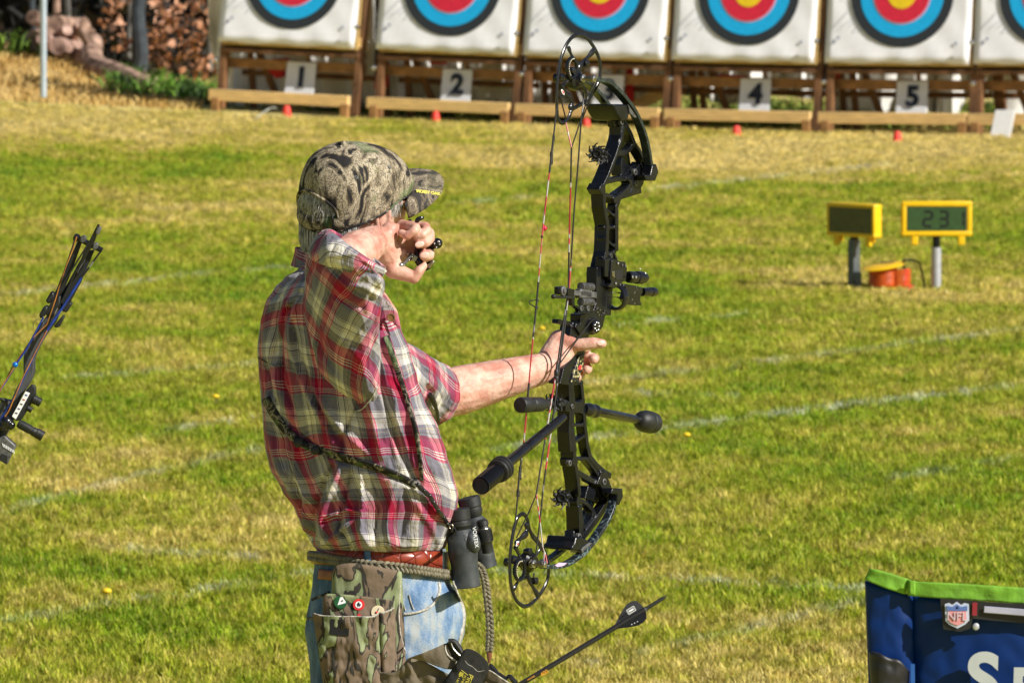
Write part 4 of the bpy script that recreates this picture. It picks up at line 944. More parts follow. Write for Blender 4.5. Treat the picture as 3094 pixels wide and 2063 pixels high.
def sleeve(name, rings, n=140, R=90, amp=.006, folds=(), uoff=0, seed=0, parent=None, rot=0):
    """rings: centre, A (in picture), B (depth) vectors"""
    cs = spline([r[0] for r in rings], 12); As = spline([r[1] for r in rings], 12); Bs = spline([r[2] for r in rings], 12); mb = MB(); grid = []; uvs = []; v = 0
    for i in range(len(cs)):
        row = []
        for j in range(n):
            a = 2*math.pi*j/n; d = As[i]*math.cos(a)+Bs[i]*math.sin(a); f = mnoise.noise(V((math.cos(a)*2.5+seed, math.sin(a)*2.5, i*.05)))*amp+mnoise.noise(V((math.cos(a)*6, math.sin(a)*6+seed, i*.11)))*amp*.45
            p = cs[i]+d+d.normalized()*f
            row.append(p)
        grid.append(row)
    if folds:
        px = np.zeros((len(grid), n)); py = px.copy()
        for i, r in enumerate(grid):
            for j, p in enumerate(r): x, y = proj(p); px[i, j] = (x-750)*1.743; py[i, j] = (y-800)*1.743
        D = np.zeros(px.shape)
        for pts, am, wd in folds:
            d, t = segd(px, py, pts); D += am*np.exp(-(d/wd)**2)*np.sqrt(np.clip(np.minimum(t*5+.2, (1-t)*5+.2), 0, 1))
        for i, r in enumerate(grid):
            for j, p in enumerate(r):
                d = (p-cs[i]); f = max(0, min(1, -d.normalized().y*1.6+.2)); r[j] = p+(d.normalized()*.4+V((0, -1, 0))*.6)*float(D[i, j])*f
    for i in range(len(grid)):
        if i: v += (cs[i]-cs[i-1]).length
        u = 0; l = []; base = grid[len(grid)//2]
        for j in range(n+1):
            l.append(((u+uoff)*math.cos(rot)-v*math.sin(rot)+2, (u+uoff)*math.sin(rot)+v*math.cos(rot)+2)); k = (j+1) % n
            if j < n: u += (base[k]-base[j]).length
        uvs.append(l)
    mb.ring_loft(grid, True, False, uvs); return mb.build(name, MT['plaid'], parent or man, smooth=80), grid
def pxv(k, x0, y0, x1, y1, Y): return at(k, x1, y1, Y)-at(k, x0, y0, Y)
# right sleeve: hanging armpit fold up to the raised elbow
def rg5(x, y, r, dy, rb, tilt=0):
    A = pxv('5', 0, 0, r*math.cos(tilt), r*math.sin(tilt), Y0+dy); return (A5(x, y, dy), A+V((0, -.040*min(1, r/150), 0)), V((.012, -rb, 0)))
SR = [rg5(590, 768, 20, -.10, .03), rg5(575, 740, 80, -.125, .048), rg5(550, 680, 130, -.140, .064), rg5(520, 590, 165, -.15, .082), rg5(505, 480, 188, -.155, .092), rg5(495, 360, 198, -.175, .094), rg5(492, 240, 202, -.20, .092), rg5(500, 130, 205, -.225, .088, .05), rg5(505, 40, 205, -.25, .078, .15), rg5(514, -20, 192, -.262, .070, .35), rg5(530, -60, 150, -.268, .055, .5)]
SF = [([(330, 60), (400, 220), (480, 380), (600, 520)], .007, 24), ([(300, 140), (330, 300), (400, 460), (520, 620)], -.008, 20), ([(690, 140), (600, 220), (540, 210), (440, 150)], -.009, 16), ([(700, 250), (620, 300), (560, 380)], .007, 24),
      ([(690, 330), (640, 440), (620, 560)], -.006, 16), ([(420, 40), (520, 110), (620, 120), (700, 180)], .007, 16), ([(350, 420), (430, 560), (520, 680)], .006, 18), ([(310, 260), (300, 400), (350, 560), (430, 700)], -.006, 16), ([(560, 60), (640, 40), (700, 60)], -.006, 12), ([(460, 640), (560, 700), (640, 660)], .005, 14)]
sl, sg = sleeve('right_sleeve', SR, folds=SF, uoff=.03, seed=2, parent=shirt, rot=-.5); sl.name = 'sleeve'
# rolled cuff round the elbow, opening towards the hand
def rg4(x, y, r, dy, rb, tilt): return (A4(x, y, dy), pxv('4', 0, 0, r*math.cos(tilt), r*math.sin(tilt), Y0+dy), V((math.sin(.5)*rb*.3, -rb, -.1*rb)))
SC = [rg4(515, 1190, 296, -.255, .074, .22), rg4(520, 1150, 312, -.26, .080, .30), rg4(545, 1100, 306, -.265, .080, .42), rg4(580, 1060, 285, -.265, .076, .55), rg4(612, 1052, 262, -.26, .068, .60), rg4(600, 1075, 235, -.255, .060, .58), rg4(560, 1110, 215, -.255, .055, .5)]
sc_, _ = sleeve('cuff', SC, amp=.004, folds=[([(330, 55), (420, -40), (560, -60), (680, 20)], .004, 14)], uoff=.2, seed=5, parent=sl, rot=.25)
# left sleeve, beyond the chest
def rsl(x, y, h, dy, rb, lean=0): return (A5(x, y, dy), pxv('5', 0, 0, lean, h, Y0+dy), -BN0*rb)
BN0 = V((.839, -.545, 0))
SL = [rsl(700, 540, 180, .14, .06), rsl(820, 590, 172, .22, .062, -10), rsl(900, 640, 168, .28, .060, -14), rsl(955, 678, 166, .315, .058, -18), rsl(985, 688, 165, .335, .056, -20), rsl(990, 690, 150, .34, .050, -18), rsl(975, 688, 135, .33, .047, -16)]
s2, _ = sleeve('left_sleeve', SL, amp=.005, folds=[([(900, 450), (930, 560), (950, 690)], -.007, 12), ([(960, 520), (985, 640), (1000, 800)], .005, 14)], uoff=.05, seed=8, parent=shirt, rot=.2); s2.name = 'sleeve'
# collar
CO = [(AS(985, 812, .05), pxv('S', 0, 0, 104, 10, 13), V((0, -.098, 0))), (AS(975, 785, .05), pxv('S', 0, 0, 90, 10, 13), V((0, -.088, 0))), (AS(968, 762, .05), pxv('S', 0, 0, 76, 14, 13), V((0, -.078, 0))), (AS(970, 770, .05), pxv('S', 0, 0, 68, 14, 13), V((0, -.070, 0)))]
cl, _ = sleeve('collar', CO, amp=.003, uoff=.08, seed=3, parent=shirt)

# ---- rays on to finished surfaces
def bvh_of(*objs):
    vv = []; ff = []
    for o in objs:
        L0 = org(o); b = len(vv); vv += [v.co+L0 for v in o.data.vertices]; ff += [tuple(b+i for i in p.vertices) for p in o.data.polygons]
    return BVHTree.FromPolygons(vv, ff)
def surf(bv, k, x, y, off=.003, dflt=12.85):
    sx, sy = sp(k, x, y); d = ray(sx, sy).normalized(); h = bv.ray_cast(CAM, d)
    if h[0] is None: return at(k, x, y, dflt), V((0, -1, 0))
    nn = h[1]; nn = nn if nn.dot(d) < 0 else -nn
    return h[0]-d*off, nn
def ribbon(name, bv, k, pts, w_, mat, parent, off=.003, th=.002, n=8, dflt=12.85, smoothz=2, step=7, endw=None):
    P = spline([V((a, b, 0)) for a, b in pts], n); mb = MB(); L_ = []; cols_ = 3
    for i, q in enumerate(P):
        d = (P[min(i+1, len(P)-1)]-P[max(i-1, 0)]).normalized(); nn = V((-d.y, d.x, 0)); ww = w_ if endw is None else w_+(endw-w_)*i/len(P)
        L_.append([surf(bv, k, *(q+nn*ww*(c/cols_*2-1)).xy, off, dflt)[0] for c in range(cols_+1)])
    for _ in range(smoothz):       # a strap bridges the small folds
        L_ = [[(L_[max(i-1, 0)][c]+L_[i][c]*2+L_[min(i+1, len(L_)-1)][c])/4 for c in range(cols_+1)] for i in range(len(L_))]
    for r in L_: mb.v += r
    m_ = cols_+1
    for i in range(len(L_)-1):
        for c in range(cols_): a = i*m_+c; mb.addf((a, a+1, a+m_+1, a+m_))
    return mb.build(name, MT[mat], parent, smooth=60, solid=th)
bvT = bvh_of(shirt, sl, s2)
# placket, collar flap, shirt button
cf = MB(); pts = [(700, 330), (690, 200), (730, 185), (790, 262), (803, 330), (770, 318), (745, 268), (715, 300)]
cf.prism([A5(x, y, -.185) for x, y in pts], V((0, .006, 0))); cfo = cf.build('collar_flap', MT['plaid'], shirt, bevel=.002)
me = cfo.data; ul = me.uv_layers.new(name='UVMap')
for lp in me.loops: v = me.vertices[lp.vertex_index].co; ul.data[lp.index].uv = (v.x*1.0+v.z*.5, v.z*1.0)
MT['brownbtn'] = pm('brown_button', (.17, .09, .035), .3, 0, .2)
mb = MB(); p = A5(752, 277, -.192); mb.lathe(p, TC, [(0, .0078), (.003, .0078), (.0035, .006), (.002, .005), (.002, .0001)], 18); mb.build('button', MT['brownbtn'], shirt)
0 and ribbon('placket_edge', bvT, '5', [(830, 380), (880, 520), (925, 690), (985, 860), (1040, 1050), (1090, 1200)], 5, 'plaid', shirt, .002, .003, smoothz=1)
ribbon('seam', bvT, '5', [(560, 770), (600, 760), (650, 700), (680, 640)], 3, 'seam', shirt, .001, .002)
ribbon('seam', bvT, '5', [(45, 486), (150, 535), (230, 520)], 2, 'strapcamo', shirt, .001, .001)

# ---- jeans
JR = [(1655, 958, 1335, .150), (1700, 950, 1345, .155), (1759, 944, 1362, .160), (1797, 940, 1385, .162), (1828, 932, 1402, .162), (1861, 926, 1409, .162), (1909, 921, 1404, .162), (1952, 928, 1392, .162), (2000, 935, 1384, .162), (2063, 938, 1378, .162), (2200, 945, 1375, .16), (2330, 955, 1370, .14)]
mb = MB(); n = 120; rows = []
for i in range(110):
    y = 1655+(2330-1655)*i/109; xl, xr, b = interp(JR, y); c = (xl+xr)/2; a = (xr-xl)/2; row = []
    for j in range(n):
        t = 2*math.pi*j/n; ct, st = math.cos(t), math.sin(t); e = 2/2.5; q = mnoise.noise(V((t*1.5, y*.008, 1)))*.006+mnoise.noise(V((t*3+y*.01, y*.02, 1)))*.003
        x = c+a*math.copysign(abs(ct)**e, ct); d = -b*math.copysign(abs(st)**e, st); p = at('S', x, y, Y0+d+.01); p += V((0, -q if st > 0 else q, 0)); row.append(p)
    rows.append(row)
mb.ring_loft(rows)
for hip, kn, an in ((AS(1115, 2230, -.06), kneeR, ankR), (AS(1190, 2230, .12), kneeL, ankL)):
    P = spline([hip, kn, an+Z_*.02], 8); rr = []
    for i, q in enumerate(P):
        t = i/(len(P)-1); r = .115-.035*t
        rr.append([q+V((math.cos(a)*r*1.05, math.sin(a)*r, 0))*(1+.05*mnoise.noise(V((a, t*8, 0)))) for a in [2*math.pi*k/40 for k in range(40)]])
    mb.ring_loft(rr)
jeans = mb.build('jeans', MT['denim'], man, smooth=70)
MT['shoe'] = pm('brown_shoe', (.10, .06, .035), .6, 0, .3)
for an in (ankR, ankL):
    mb = MB(); a = V((an.x, an.y, 0)); mb.caps([a+V((-.05, 0, .045)), a+V((.05, .01, .045)), a+V((.17, .03, .035))], [.045, .045, .038]); mb.ell(a+Z_*.09, .05)
    mb.build('shoe', MT['shoe'], man, remesh=.006, sm=3)
bvJ = bvh_of(jeans)
ribbon('side_seam', bvJ, '6', [(1585, 620), (1620, 740), (1672, 850), (1690, 950), (1672, 1080), (1630, 1230), (1600, 1400)], 9, 'seam', jeans, .002, .003)
ribbon('pocket_edge', bvJ, '6', [(1455, 640), (1465, 700), (1440, 780), (1380, 860), (1280, 905), (1180, 925), (1090, 930)], 9, 'seam', jeans, .002, .003)
ribbon('coin_pocket_edge', bvJ, '6', [(1105, 740), (1120, 820), (1150, 900)], 6, 'seam', jeans, .001, .002)
ribbon('coin_pocket_edge', bvJ, '6', [(1180, 750), (1200, 830), (1225, 890)], 5, 'seam', jeans, .001, .002)
ribbon('yoke_seam', bvJ, 'G', [(170, 540), (260, 500), (400, 440)], 14, 'strapcamo', jeans, .001, .002)
ribbon('hip_seam', bvJ, 'G', [(108, 770), (200, 765), (280, 770)], 14, 'strapcamo', jeans, .001, .002)
MT['patch'] = pm('leather_patch', (.26, .10, .045), .7, 0, .3, 40)
ribbon('leather_patch', bvJ, '6', [(345, 560), (400, 565), (480, 575)], 46, 'patch', jeans, .002, .003)
# belt
def belt(name, k, yl, yr, wl, wr, mat, parent, grow=.006, Ys=.155, th=.004):
    """band round the waist; picture height runs from yl at the left edge to yr at the right edge"""
    rings = []; n = 96
    for t in range(n):
        a = 2*math.pi*t/n; ct, st = math.cos(a), math.sin(a); f = (ct+1)/2; y = yl+(yr-yl)*f; w_ = wl+(wr-wl)*f; sx0, sy0 = sp(k, 0, y); xl, xr, b = interp(JR, sy0); c = (xl+xr)/2; A_ = (xr-xl)/2+grow/.0006; e = 2/2.5
        x = c+A_*math.copysign(abs(ct)**e, ct); d = -(b+grow)*math.copysign(abs(st)**e, st); hw = w_/2/ZR[k][2]
        p0 = at('S', x, sy0-hw, Y0+d+.01); p1 = at('S', x, sy0+hw, Y0+d+.01); rings.append((p0, p1))
    return rings
def band(name, rings, mat, parent, th=.004):
    mb = MB(); n = len(rings)
    for a, b in rings: mb.v += [a, a.lerp(b, .5)+(a-V((AS(1150, 1700, 0)))).normalized()*0, b]
    for i in range(n):
        j = (i+1) % n
        for q in (0, 1): mb.addf((i*3+q, j*3+q, j*3+q+1, i*3+q+1))
    return mb.build(name, MT[mat], parent, smooth=50, solid=th)
MT['beltbrown'] = pm('dark_brown_leather', (.055, .018, .010), .4, 0, .3, 30)
bR = belt('belt', '6', 405, 440, 120, 178, 'croc', man)
bl = band('belt', bR, 'croc', man)
for q in (700, 705): pass
bvB = bvh_of(jeans, bl)
for i, (x, y0, y1, wd) in enumerate(((795, 335, 470, 30), (1503, 330, 520, 16))):
    ribbon('belt_loop', bvB, '6', [(x, y0), (x, (y0+y1)/2), (x+2, y1)], wd, 'denim', jeans, .005, .003, smoothz=0)
# glasses
MT['amber'] = pm('amber_lens', (.10, .03, .01), .1, 0, .1)
gl = MB(); gl.tube([hq(-.01, .079, -.004), hq(.04, .074, -.008), hq(.085, .064, -.010)], .0020, 6); gl.tube([hq(-.01, -.079, -.004), hq(.04, -.074, -.008), hq(.085, -.064, -.010)], .0020, 6); gl.tube([hq(.094, .058, -.008), hq(.108, 0, -.008), hq(.094, -.058, -.008)], .0022, 6)
g = gl.build('glasses', MT['patch'], man)
for s in (1, -1):
    mb = MB(); mb.ell(hq(.097, .034*s, -.020), HF*.004+HS*s*-.0, HS*.026-HF*.009*s, HU*.018); mb.build('lens', MT['amber'], g)
    mb = MB(); mb.ell(hq(.087, .031*s, -.022), .0115); mb.build('eye', pm('eye_white', (.8, .78, .75), .3, 0, .02) if s == 1 else bpy.data.materials['eye_white'], body)

# ---- hair
rnd = random.Random(11); mb = MB()
def strand(pts, r=.0008, sd_=.004):
    j = V((rnd.gauss(0, 1), rnd.gauss(0, 1), rnd.gauss(0, .5)))*sd_; P = [p+j*(.35+.65*i/(len(pts)-1))+V((rnd.gauss(0, .0012), 0, rnd.gauss(0, .0012))) for i, p in enumerate(pts)]
    P = spline(P, 3); mb.tube(P, [r*(1-.6*i/len(P)) for i in range(len(P))], 4, caps=False)
# tuft swelling out of the opening: combed back and down
for i in range(1500):
    d0 = rnd.uniform(-.66, .66); zt = .018+.040*math.sqrt(max(0, 1-(d0/.70)**2)); z1 = .008; pts = []; dr = rnd.uniform(-.35, .05); bl = rnd.uniform(.2, 1)*.010*math.cos(d0*1.6)
    za = zt-rnd.random()**2*.02
    for k in range(6):
        t = k/5; z = za+(z1-za)*t; ph = math.pi+d0-dr*t*t; r0 = cappt(ph, max(0, (z-capz(ph))/(HH-capz(ph)))); c = hp(0, 0, (r0-HO).dot(HU)); out = (r0-c).normalized(); pts.append(r0+out*(-.007+bl*math.sin(math.pi*min(1, t*1.1))+.002))
    strand(pts, .00045, .0018)
for i in range(40):      # flyaways
    d0 = rnd.uniform(-.6, .6); r0 = cappt(math.pi+d0, .3); c = hp(0, 0, (r0-HO).dot(HU)); out = (r0-c).normalized(); strand([r0-out*.004, r0+out*.006-HU*.008, r0+out*rnd.uniform(.008, .016)-HU*.022], .00022, .004)
# nape hair hanging down to the collar
for i in range(1300):
    ph = math.pi+rnd.uniform(-1.05, 1.15); b0 = cappt(ph, .02); c = hp(0, 0, b0.dot(HU)-HO.dot(HU)); out = (b0-c).normalized(); L_ = rnd.uniform(.05, .088)*(1-.45*abs(ph-math.pi-.1))
    strand([b0-out*.006+HU*.01, b0-out*.002-HU*.010, b0-out*.004-Z_*L_*.6, b0-out*.016-Z_*L_], .00055, .003)
# side hair in front of and behind the ear
for i in range(420):
    f = rnd.uniform(-.07, .062); sgn = 1 if rnd.random() < .8 else -1; a = math.asin(max(-1, min(1, f/.11))); s = .080*math.cos(a*1.0)*sgn
    phh = math.atan2(abs(s)/BB, f/AA); z = capz(phh)+rnd.uniform(0, .012); L_ = rnd.uniform(.6, 1)*((.012 if f < -.006 else (.040 if f > .022 else .004)))
    p = hp(f, s, z); strand([p, p-HU*L_*.5-HF*.002+HS*.002*sgn, p-HU*L_-HF*.007], .0006, .0015)
mb.build('hair', MT['hairw'], man, smooth=60)

# ---- brim lettering
p, q, r = BRT
tx = at('4', 1160, 607, 13.0); mbv = bvh_of(bm_)
h, nn = surf(mbv, '4', 1160, 607, .0018, 12.98); a, _ = surf(mbv, '4', 1085, 597, .0018, 12.98); b_, _ = surf(mbv, '4', 1235, 617, .0018, 12.98)
xd = (b_-a); yd = nn.cross(xd) if nn.cross(xd).z > 0 else -nn.cross(xd)
text('lettering', 'MOSSY OAK', h, xd, yd, .0092, MT['yelthread'], bm_, .0006, bold=.0004)
# ================================================================ compound bow
BN = V((.839, -.545, 0)).normalized(); BS = V((.545, .839, 0)).normalized()
BP0 = at('2', 600, 950, 13.5)
def bp(k, x, y, off=0): return onplane(k, x, y, BP0, BN, off)
bow = thing('compound_bow', 'black compound bow held upright in the archer\'s outstretched hand', 'bow', BP0)
HT = -.0115
def prm(mb, k, poly, off, t): mb.prism([bp(k, x, y, off) for x, y in poly], -BN*t)
def bars(mb, k, pts, w_, t=.018, off=HT, w1=None):
    P = [bp(k, x, y, off) for x, y in pts]
    for i, (a, b) in enumerate(zip(P, P[1:])):
        wa = w_ if w1 is None else w_+(w1-w_)*i/(len(P)-1); wb = w_ if w1 is None else w_+(w1-w_)*(i+1)/(len(P)-1)
        wa *= .86; wb *= .86; b0 = len(mb.v); d = (b-a).normalized(); c = d.cross(BN).normalized(); e = d*min(w_, .004)*.3
        for P_, w2 in ((a-e, wa), (b+e, wb)):
            for ii, j in ((-1, -1), (1, -1), (1, 1), (-1, 1)): mb.v.append(P_+BN*(ii*t/2)+c*(j*w2/2))
        for f in ((3, 2, 1, 0), (4, 5, 6, 7), (0, 1, 5, 4), (1, 2, 6, 5), (2, 3, 7, 6), (3, 0, 4, 7)): mb.addf(tuple(b0+q_ for q_ in f))
# --- riser
mb = MB()
# rear spar, smooth flat back
bars(mb, 'L', [(655, 560), (655, 700), (625, 880), (560, 1070), (475, 1290), (415, 1420)], .010, .030, -.013)
bars(mb, 'L', [(640, 600), (640, 860)], .016, .026, -.013)
bars(mb, '1', [(535, 895), (538, 1000), (556, 1100), (550, 1240), (530, 1330), (515, 1420)], .013, .028, -.014)
bars(mb, '1', [(515, 895), (530, 920)], .018, .030, -.013)
# front spar and lattice of the middle
bars(mb, '1', [(700, 880), (630, 950), (612, 1000), (612, 1100), (612, 1230)], .013, .020)
for a in ([(540, 930), (615, 950)], [(545, 1000), (605, 1050)], [(550, 1110), (605, 1110)], [(550, 1165), (606, 1210)], [(540, 1270), (612, 1235)], [(600, 1235), (620, 1290), (590, 1380), (570, 1470)], [(550, 1275), (540, 1400), (545, 1500)]): bars(mb, '1', a, .0065, .016)
bars(mb, '1', [(570, 1240), (575, 1330), (570, 1420), (560, 1568)], .022, .026, -.013)
# upper truss
bars(mb, 'L', [(690, 660), (660, 780), (620, 900), (580, 1060)], .012, .022); bars(mb, 'L', [(700, 690), (760, 800), (805, 920), (860, 1000), (930, 1120), (965, 1270)], .010, .022)
bars(mb, 'L', [(560, 1080), (600, 1040), (690, 1040), (760, 990), (800, 930)], .010, .016); bars(mb, 'L', [(600, 1000), (650, 1030), (700, 1020)], .014, .016)
bars(mb, 'L', [(470, 1370), (600, 1340), (740, 1325), (850, 1300)], .012, .016); bars(mb, 'L', [(490, 1250), (495, 1330), (470, 1380)], .010, .018)
prm(mb, 'L', [(770, 1330), (860, 1230), (935, 1130), (980, 1290), (960, 1400), (880, 1505), (800, 1510), (830, 1440)], .000, .022)
prm(mb, 'L', [(700, 1050), (760, 1160), (830, 1190), (870, 1240), (770, 1330), (690, 1300), (690, 1170)], -.012, .022)
bars(mb, 'L', [(880, 1470), (780, 1500), (640, 1545), (560, 1590)], .014, .020); bars(mb, 'L', [(820, 1370), (740, 1430), (600, 1530), (560, 1580)], .008, .020, -.014)
bars(mb, 'L', [(430, 1520), (540, 1545), (600, 1560)], .009, .016)
# shelf and grip section
prm(mb, 'M', [(960, 300), (1090, 300), (1110, 620), (1140, 760), (1130, 900), (1080, 1130), (1060, 1230), (980, 1340), (900, 1370), (700, 1370), (620, 1240), (640, 1180), (700, 1190), (700, 1040), (900, 1000), (950, 850), (950, 640)], -.001, .024)
prm(mb, 'M', [(880, 1120), (960, 1110), (1010, 1180), (1010, 1290), (950, 1340), (880, 1310)], .004, .034)
bars(mb, 'M', [(300, 1150), (420, 1175), (640, 1210)], .010, .014, -.016); bars(mb, 'M', [(460, 1290), (560, 1330), (740, 1350)], .024, .026, -.02)
prm(mb, '2', [(640, 700), (700, 720), (700, 840), (672, 960), (650, 1060), (560, 1080), (500, 1070), (530, 950), (600, 870), (640, 800)], .001, .026)
# lower half
bars(mb, '2', [(545, 1060), (560, 1200), (553, 1350), (560, 1500), (575, 1600)], .012, .030, -.013); bars(mb, '2', [(535, 1080), (540, 1250), (535, 1450), (545, 1600)], .012, .028, -.013)
bars(mb, '2', [(640, 1050), (650, 1150), (660, 1260), (670, 1400), (690, 1568)], .012, .020)
prm(mb, '2', [(545, 1215), (680, 1205), (690, 1310), (650, 1300), (545, 1290)], .001, .026)
for a in ([(560, 1290), (640, 1300)], [(560, 1390), (660, 1395)], [(570, 1540), (675, 1480)], [(560, 1215), (660, 1210)], [(580, 1070), (650, 1060)]): bars(mb, '2', a, .008, .016)
bars(mb, 'R', [(265, 0), (262, 90), (285, 250), (310, 400), (325, 560)], .013, .030, -.013); bars(mb, 'R', [(262, 130), (275, 200)], .022, .030, -.013)
bars(mb, 'R', [(330, 560), (320, 650), (350, 760), (375, 900), (360, 1060)], .013, .024, -.013); bars(mb, 'R', [(330, 700), (340, 1080)], .016, .030, -.014)
bars(mb, 'R', [(450, 0), (480, 120), (560, 220), (650, 300), (720, 340)], .013, .020); bars(mb, 'R', [(290, 145), (440, 130)], .008, .016)
bars(mb, 'R', [(300, 280), (400, 335), (500, 390), (620, 450), (680, 470)], .013, .016); bars(mb, 'R', [(430, 130), (540, 260), (610, 380), (610, 430)], .008, .016)
prm(mb, 'R', [(650, 280), (700, 285), (740, 370), (780, 480), (720, 600), (690, 560), (640, 450), (600, 440), (640, 350)], .001, .024)
prm(mb, 'R', [(500, 460), (640, 470), (690, 600), (600, 640), (460, 610)], -.012, .020)
bars(mb, 'R', [(700, 560), (690, 650), (620, 760), (540, 880), (440, 1010), (400, 1060)], .016, .020); bars(mb, 'R', [(330, 640), (400, 640), (450, 670), (520, 750), (545, 800)], .010, .016)
bars(mb, 'R', [(380, 760), (400, 900), (420, 950), (510, 850), (515, 780)], .007, .016); bars(mb, 'R', [(440, 980), (560, 860)], .020, .016)
riser = mb.build('riser', MT['black'], bow, remesh=.0012, sm=3)
for k, x, y, r in (('L', 692, 660, .0065), ('L', 860, 1385, .0060), ('L', 850, 1255, .0065), ('R', 385, 1060, .0068), ('R', 680, 410, .0065), ('R', 272, 190, .006), ('M', 1168, 118, .004), ('2', 592, 1248, .005)):
    mb = MB(); c = bp(k, x, y, 0); mb.lathe(c-BN*.004, BN, [(0, r), (.0065, r), (.0075, r*.85), (.0075, r*.5), (.004, r*.45), (.004, .0001)], 20); mb.build('pivot_bolt', MT['greymetal'], riser)
mb = MB(); c = bp('M', 925, 1235, .004); mb.lathe(c, BN, [(0, .013), (.004, .013), (.005, .011)], 24)
mb.build('dial', MT['blackgloss'], riser)
for k in range(7):
    a = k*math.pi*2/7; mb = MB(); mb.ell(c+BN*.005+(BS*math.cos(a)+Z_*math.sin(a))*.008, .0017, n=8, m=5); mb.build('dial_stud', MT['steel'], riser)
# grip plate with chequered snake pattern
def snake():
    m, nt, b = newmat('snake_pattern'); L = nt.links.new; tc = N(nt, 'TexCoord'); v = N(nt, 'TexVoronoi'); v.inputs['Scale'].default_value = 170; L(tc.outputs['Object'], v.inputs['Vector'])
    r = ramp(nt, [(0, (.55, .52, .30)), (.38, (.30, .26, .12)), (.46, (.01, .01, .01))]); L(v.outputs['Distance'], r.inputs[0]); L(r.outputs[0], b.inputs['Base Color']); b.inputs['Roughness'].default_value = .4; return m
MT['snake'] = snake()
mb = MB(); prm(mb, '2', [(655, 845), (695, 830), (690, 930), (668, 990), (640, 1045), (590, 1060), (605, 1000), (630, 920)], .0045, .006); mb.build('grip_plate', MT['snake'], bow, bevel=.0012)
mb = MB(); prm(mb, '2', [(655, 925), (676, 925), (668, 960), (645, 958)], .0055, .0015); mb.build('grip_badge', MT['tape'], bow)
# --- limbs
def limbmat():
    m, nt, b = newmat('limb_lightning'); L = nt.links.new; tc = N(nt, 'TexCoord'); n = N(nt, 'TexNoise'); n.inputs['Scale'].default_value = 60; L(tc.outputs['Object'], n.inputs['Vector'])
    mx = N(nt, 'Mix', data_type='RGBA'); mx.inputs[0].default_value = .035; L(tc.outputs['Object'], mx.inputs[6]); L(n.outputs['Color'], mx.inputs[7])
    v = N(nt, 'TexVoronoi'); v.feature = 'DISTANCE_TO_EDGE'; v.inputs['Scale'].default_value = 46; L(mx.outputs[2], v.inputs['Vector'])
    r = ramp(nt, [(0, (.20, .27, .29)), (.03, (.06, .10, .12)), (.08, (.010, .014, .020))]); L(v.outputs[0], r.inputs[0])
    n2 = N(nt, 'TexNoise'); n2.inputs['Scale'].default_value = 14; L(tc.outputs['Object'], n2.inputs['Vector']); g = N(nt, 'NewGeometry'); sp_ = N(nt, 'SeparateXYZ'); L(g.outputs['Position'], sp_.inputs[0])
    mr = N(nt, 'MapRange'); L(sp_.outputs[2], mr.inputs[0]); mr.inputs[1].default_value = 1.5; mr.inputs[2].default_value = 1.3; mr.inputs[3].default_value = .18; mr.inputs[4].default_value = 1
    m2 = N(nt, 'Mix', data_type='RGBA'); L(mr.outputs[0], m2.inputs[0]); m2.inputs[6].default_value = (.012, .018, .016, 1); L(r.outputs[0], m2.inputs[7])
    L(m2.outputs[2], b.inputs['Base Color']); b.inputs['Roughness'].default_value = .32; return m
MT['limb'] = limbmat()
def limb(k, outer, off, w_, th, inner_side):
    P = spline([bp(k, x, y, off) for x, y in outer], 6); poly = []
    for i, p in enumerate(P):
        d = (P[min(i+1, len(P)-1)]-P[max(i-1, 0)]).normalized(); nn = d.cross(BN).normalized()*inner_side; poly.append((p, p+nn*th))
    mb = MB()
    rings = [[a, b, b-BN*w_, a-BN*w_] for a, b in poly]; mb.ring_loft(rings); return mb.build('limb', MT['limb'], bow, smooth=40, bevel=.0008)
LT = [(400, 140), (560, 165), (700, 280), (860, 480), (960, 680), (1030, 900), (1075, 1170), (1085, 1300)]
LB_ = [(0, 1440), (130, 1445), (280, 1410), (450, 1300), (560, 1180), (680, 1020), (780, 850), (840, 690), (865, 580)]
for off in (.0235, -.0280):
    o = off-.0235
    def sh(pts): return pts
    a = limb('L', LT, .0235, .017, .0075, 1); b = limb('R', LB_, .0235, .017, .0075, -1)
    if o: a.location = BN*o; b.location = BN*o
for o in (0, -.0515):
    for k, poly in (('L', [(1062, 1175), (1112, 1160), (1140, 1255), (1100, 1362), (985, 1358), (975, 1290), (1045, 1285)]), ('R', [(790, 485), (905, 492), (917, 585), (868, 692), (838, 665), (850, 560), (768, 552)])):
        mb = MB(); prm(mb, k, poly, .026, .022); q = mb.build('limb_cup', MT['black'], bow, bevel=.002); q.location = BN*o
    for k, poly in (('L', [(780, 455), (885, 612), (850, 612), (800, 560)]), ('R', [(430, 1250), (552, 1135), (520, 1130), (450, 1180), (420, 1215)])):
        mb = MB(); prm(mb, k, poly, .025, .005); q = mb.build('limb_shim', MT['greymetal'], bow, bevel=.001); q.location = BN*o
for k, poly, o0, t in (('L', [(600, 455), (790, 455), (800, 520), (775, 640), (700, 655), (640, 560)], .022, .066), ('R', [(355, 1060), (430, 1065), (525, 1115), (545, 1135), (430, 1230), (305, 1220), (310, 1170), (340, 1140)], .022, .066),
                       ('L', [(590, 540), (650, 545), (655, 720), (610, 730)], -.004, .016), ('R', [(330, 985), (350, 990), (345, 1225), (310, 1225)], .000, .022)):
    mb = MB(); prm(mb, k, poly, o0, t); mb.build('limb_pocket', MT['black'], bow, bevel=.003)
for k, p_, q_ in (('R', (300, 1230), (440, 1225)),):
    mb = MB(); mb.bar(bp(k, 420, 1232, .022), bp(k, 310, 1215, -.044), Z_, .009, .008); mb.build('pocket_edge', MT['greymetal'], bow, bevel=.001)
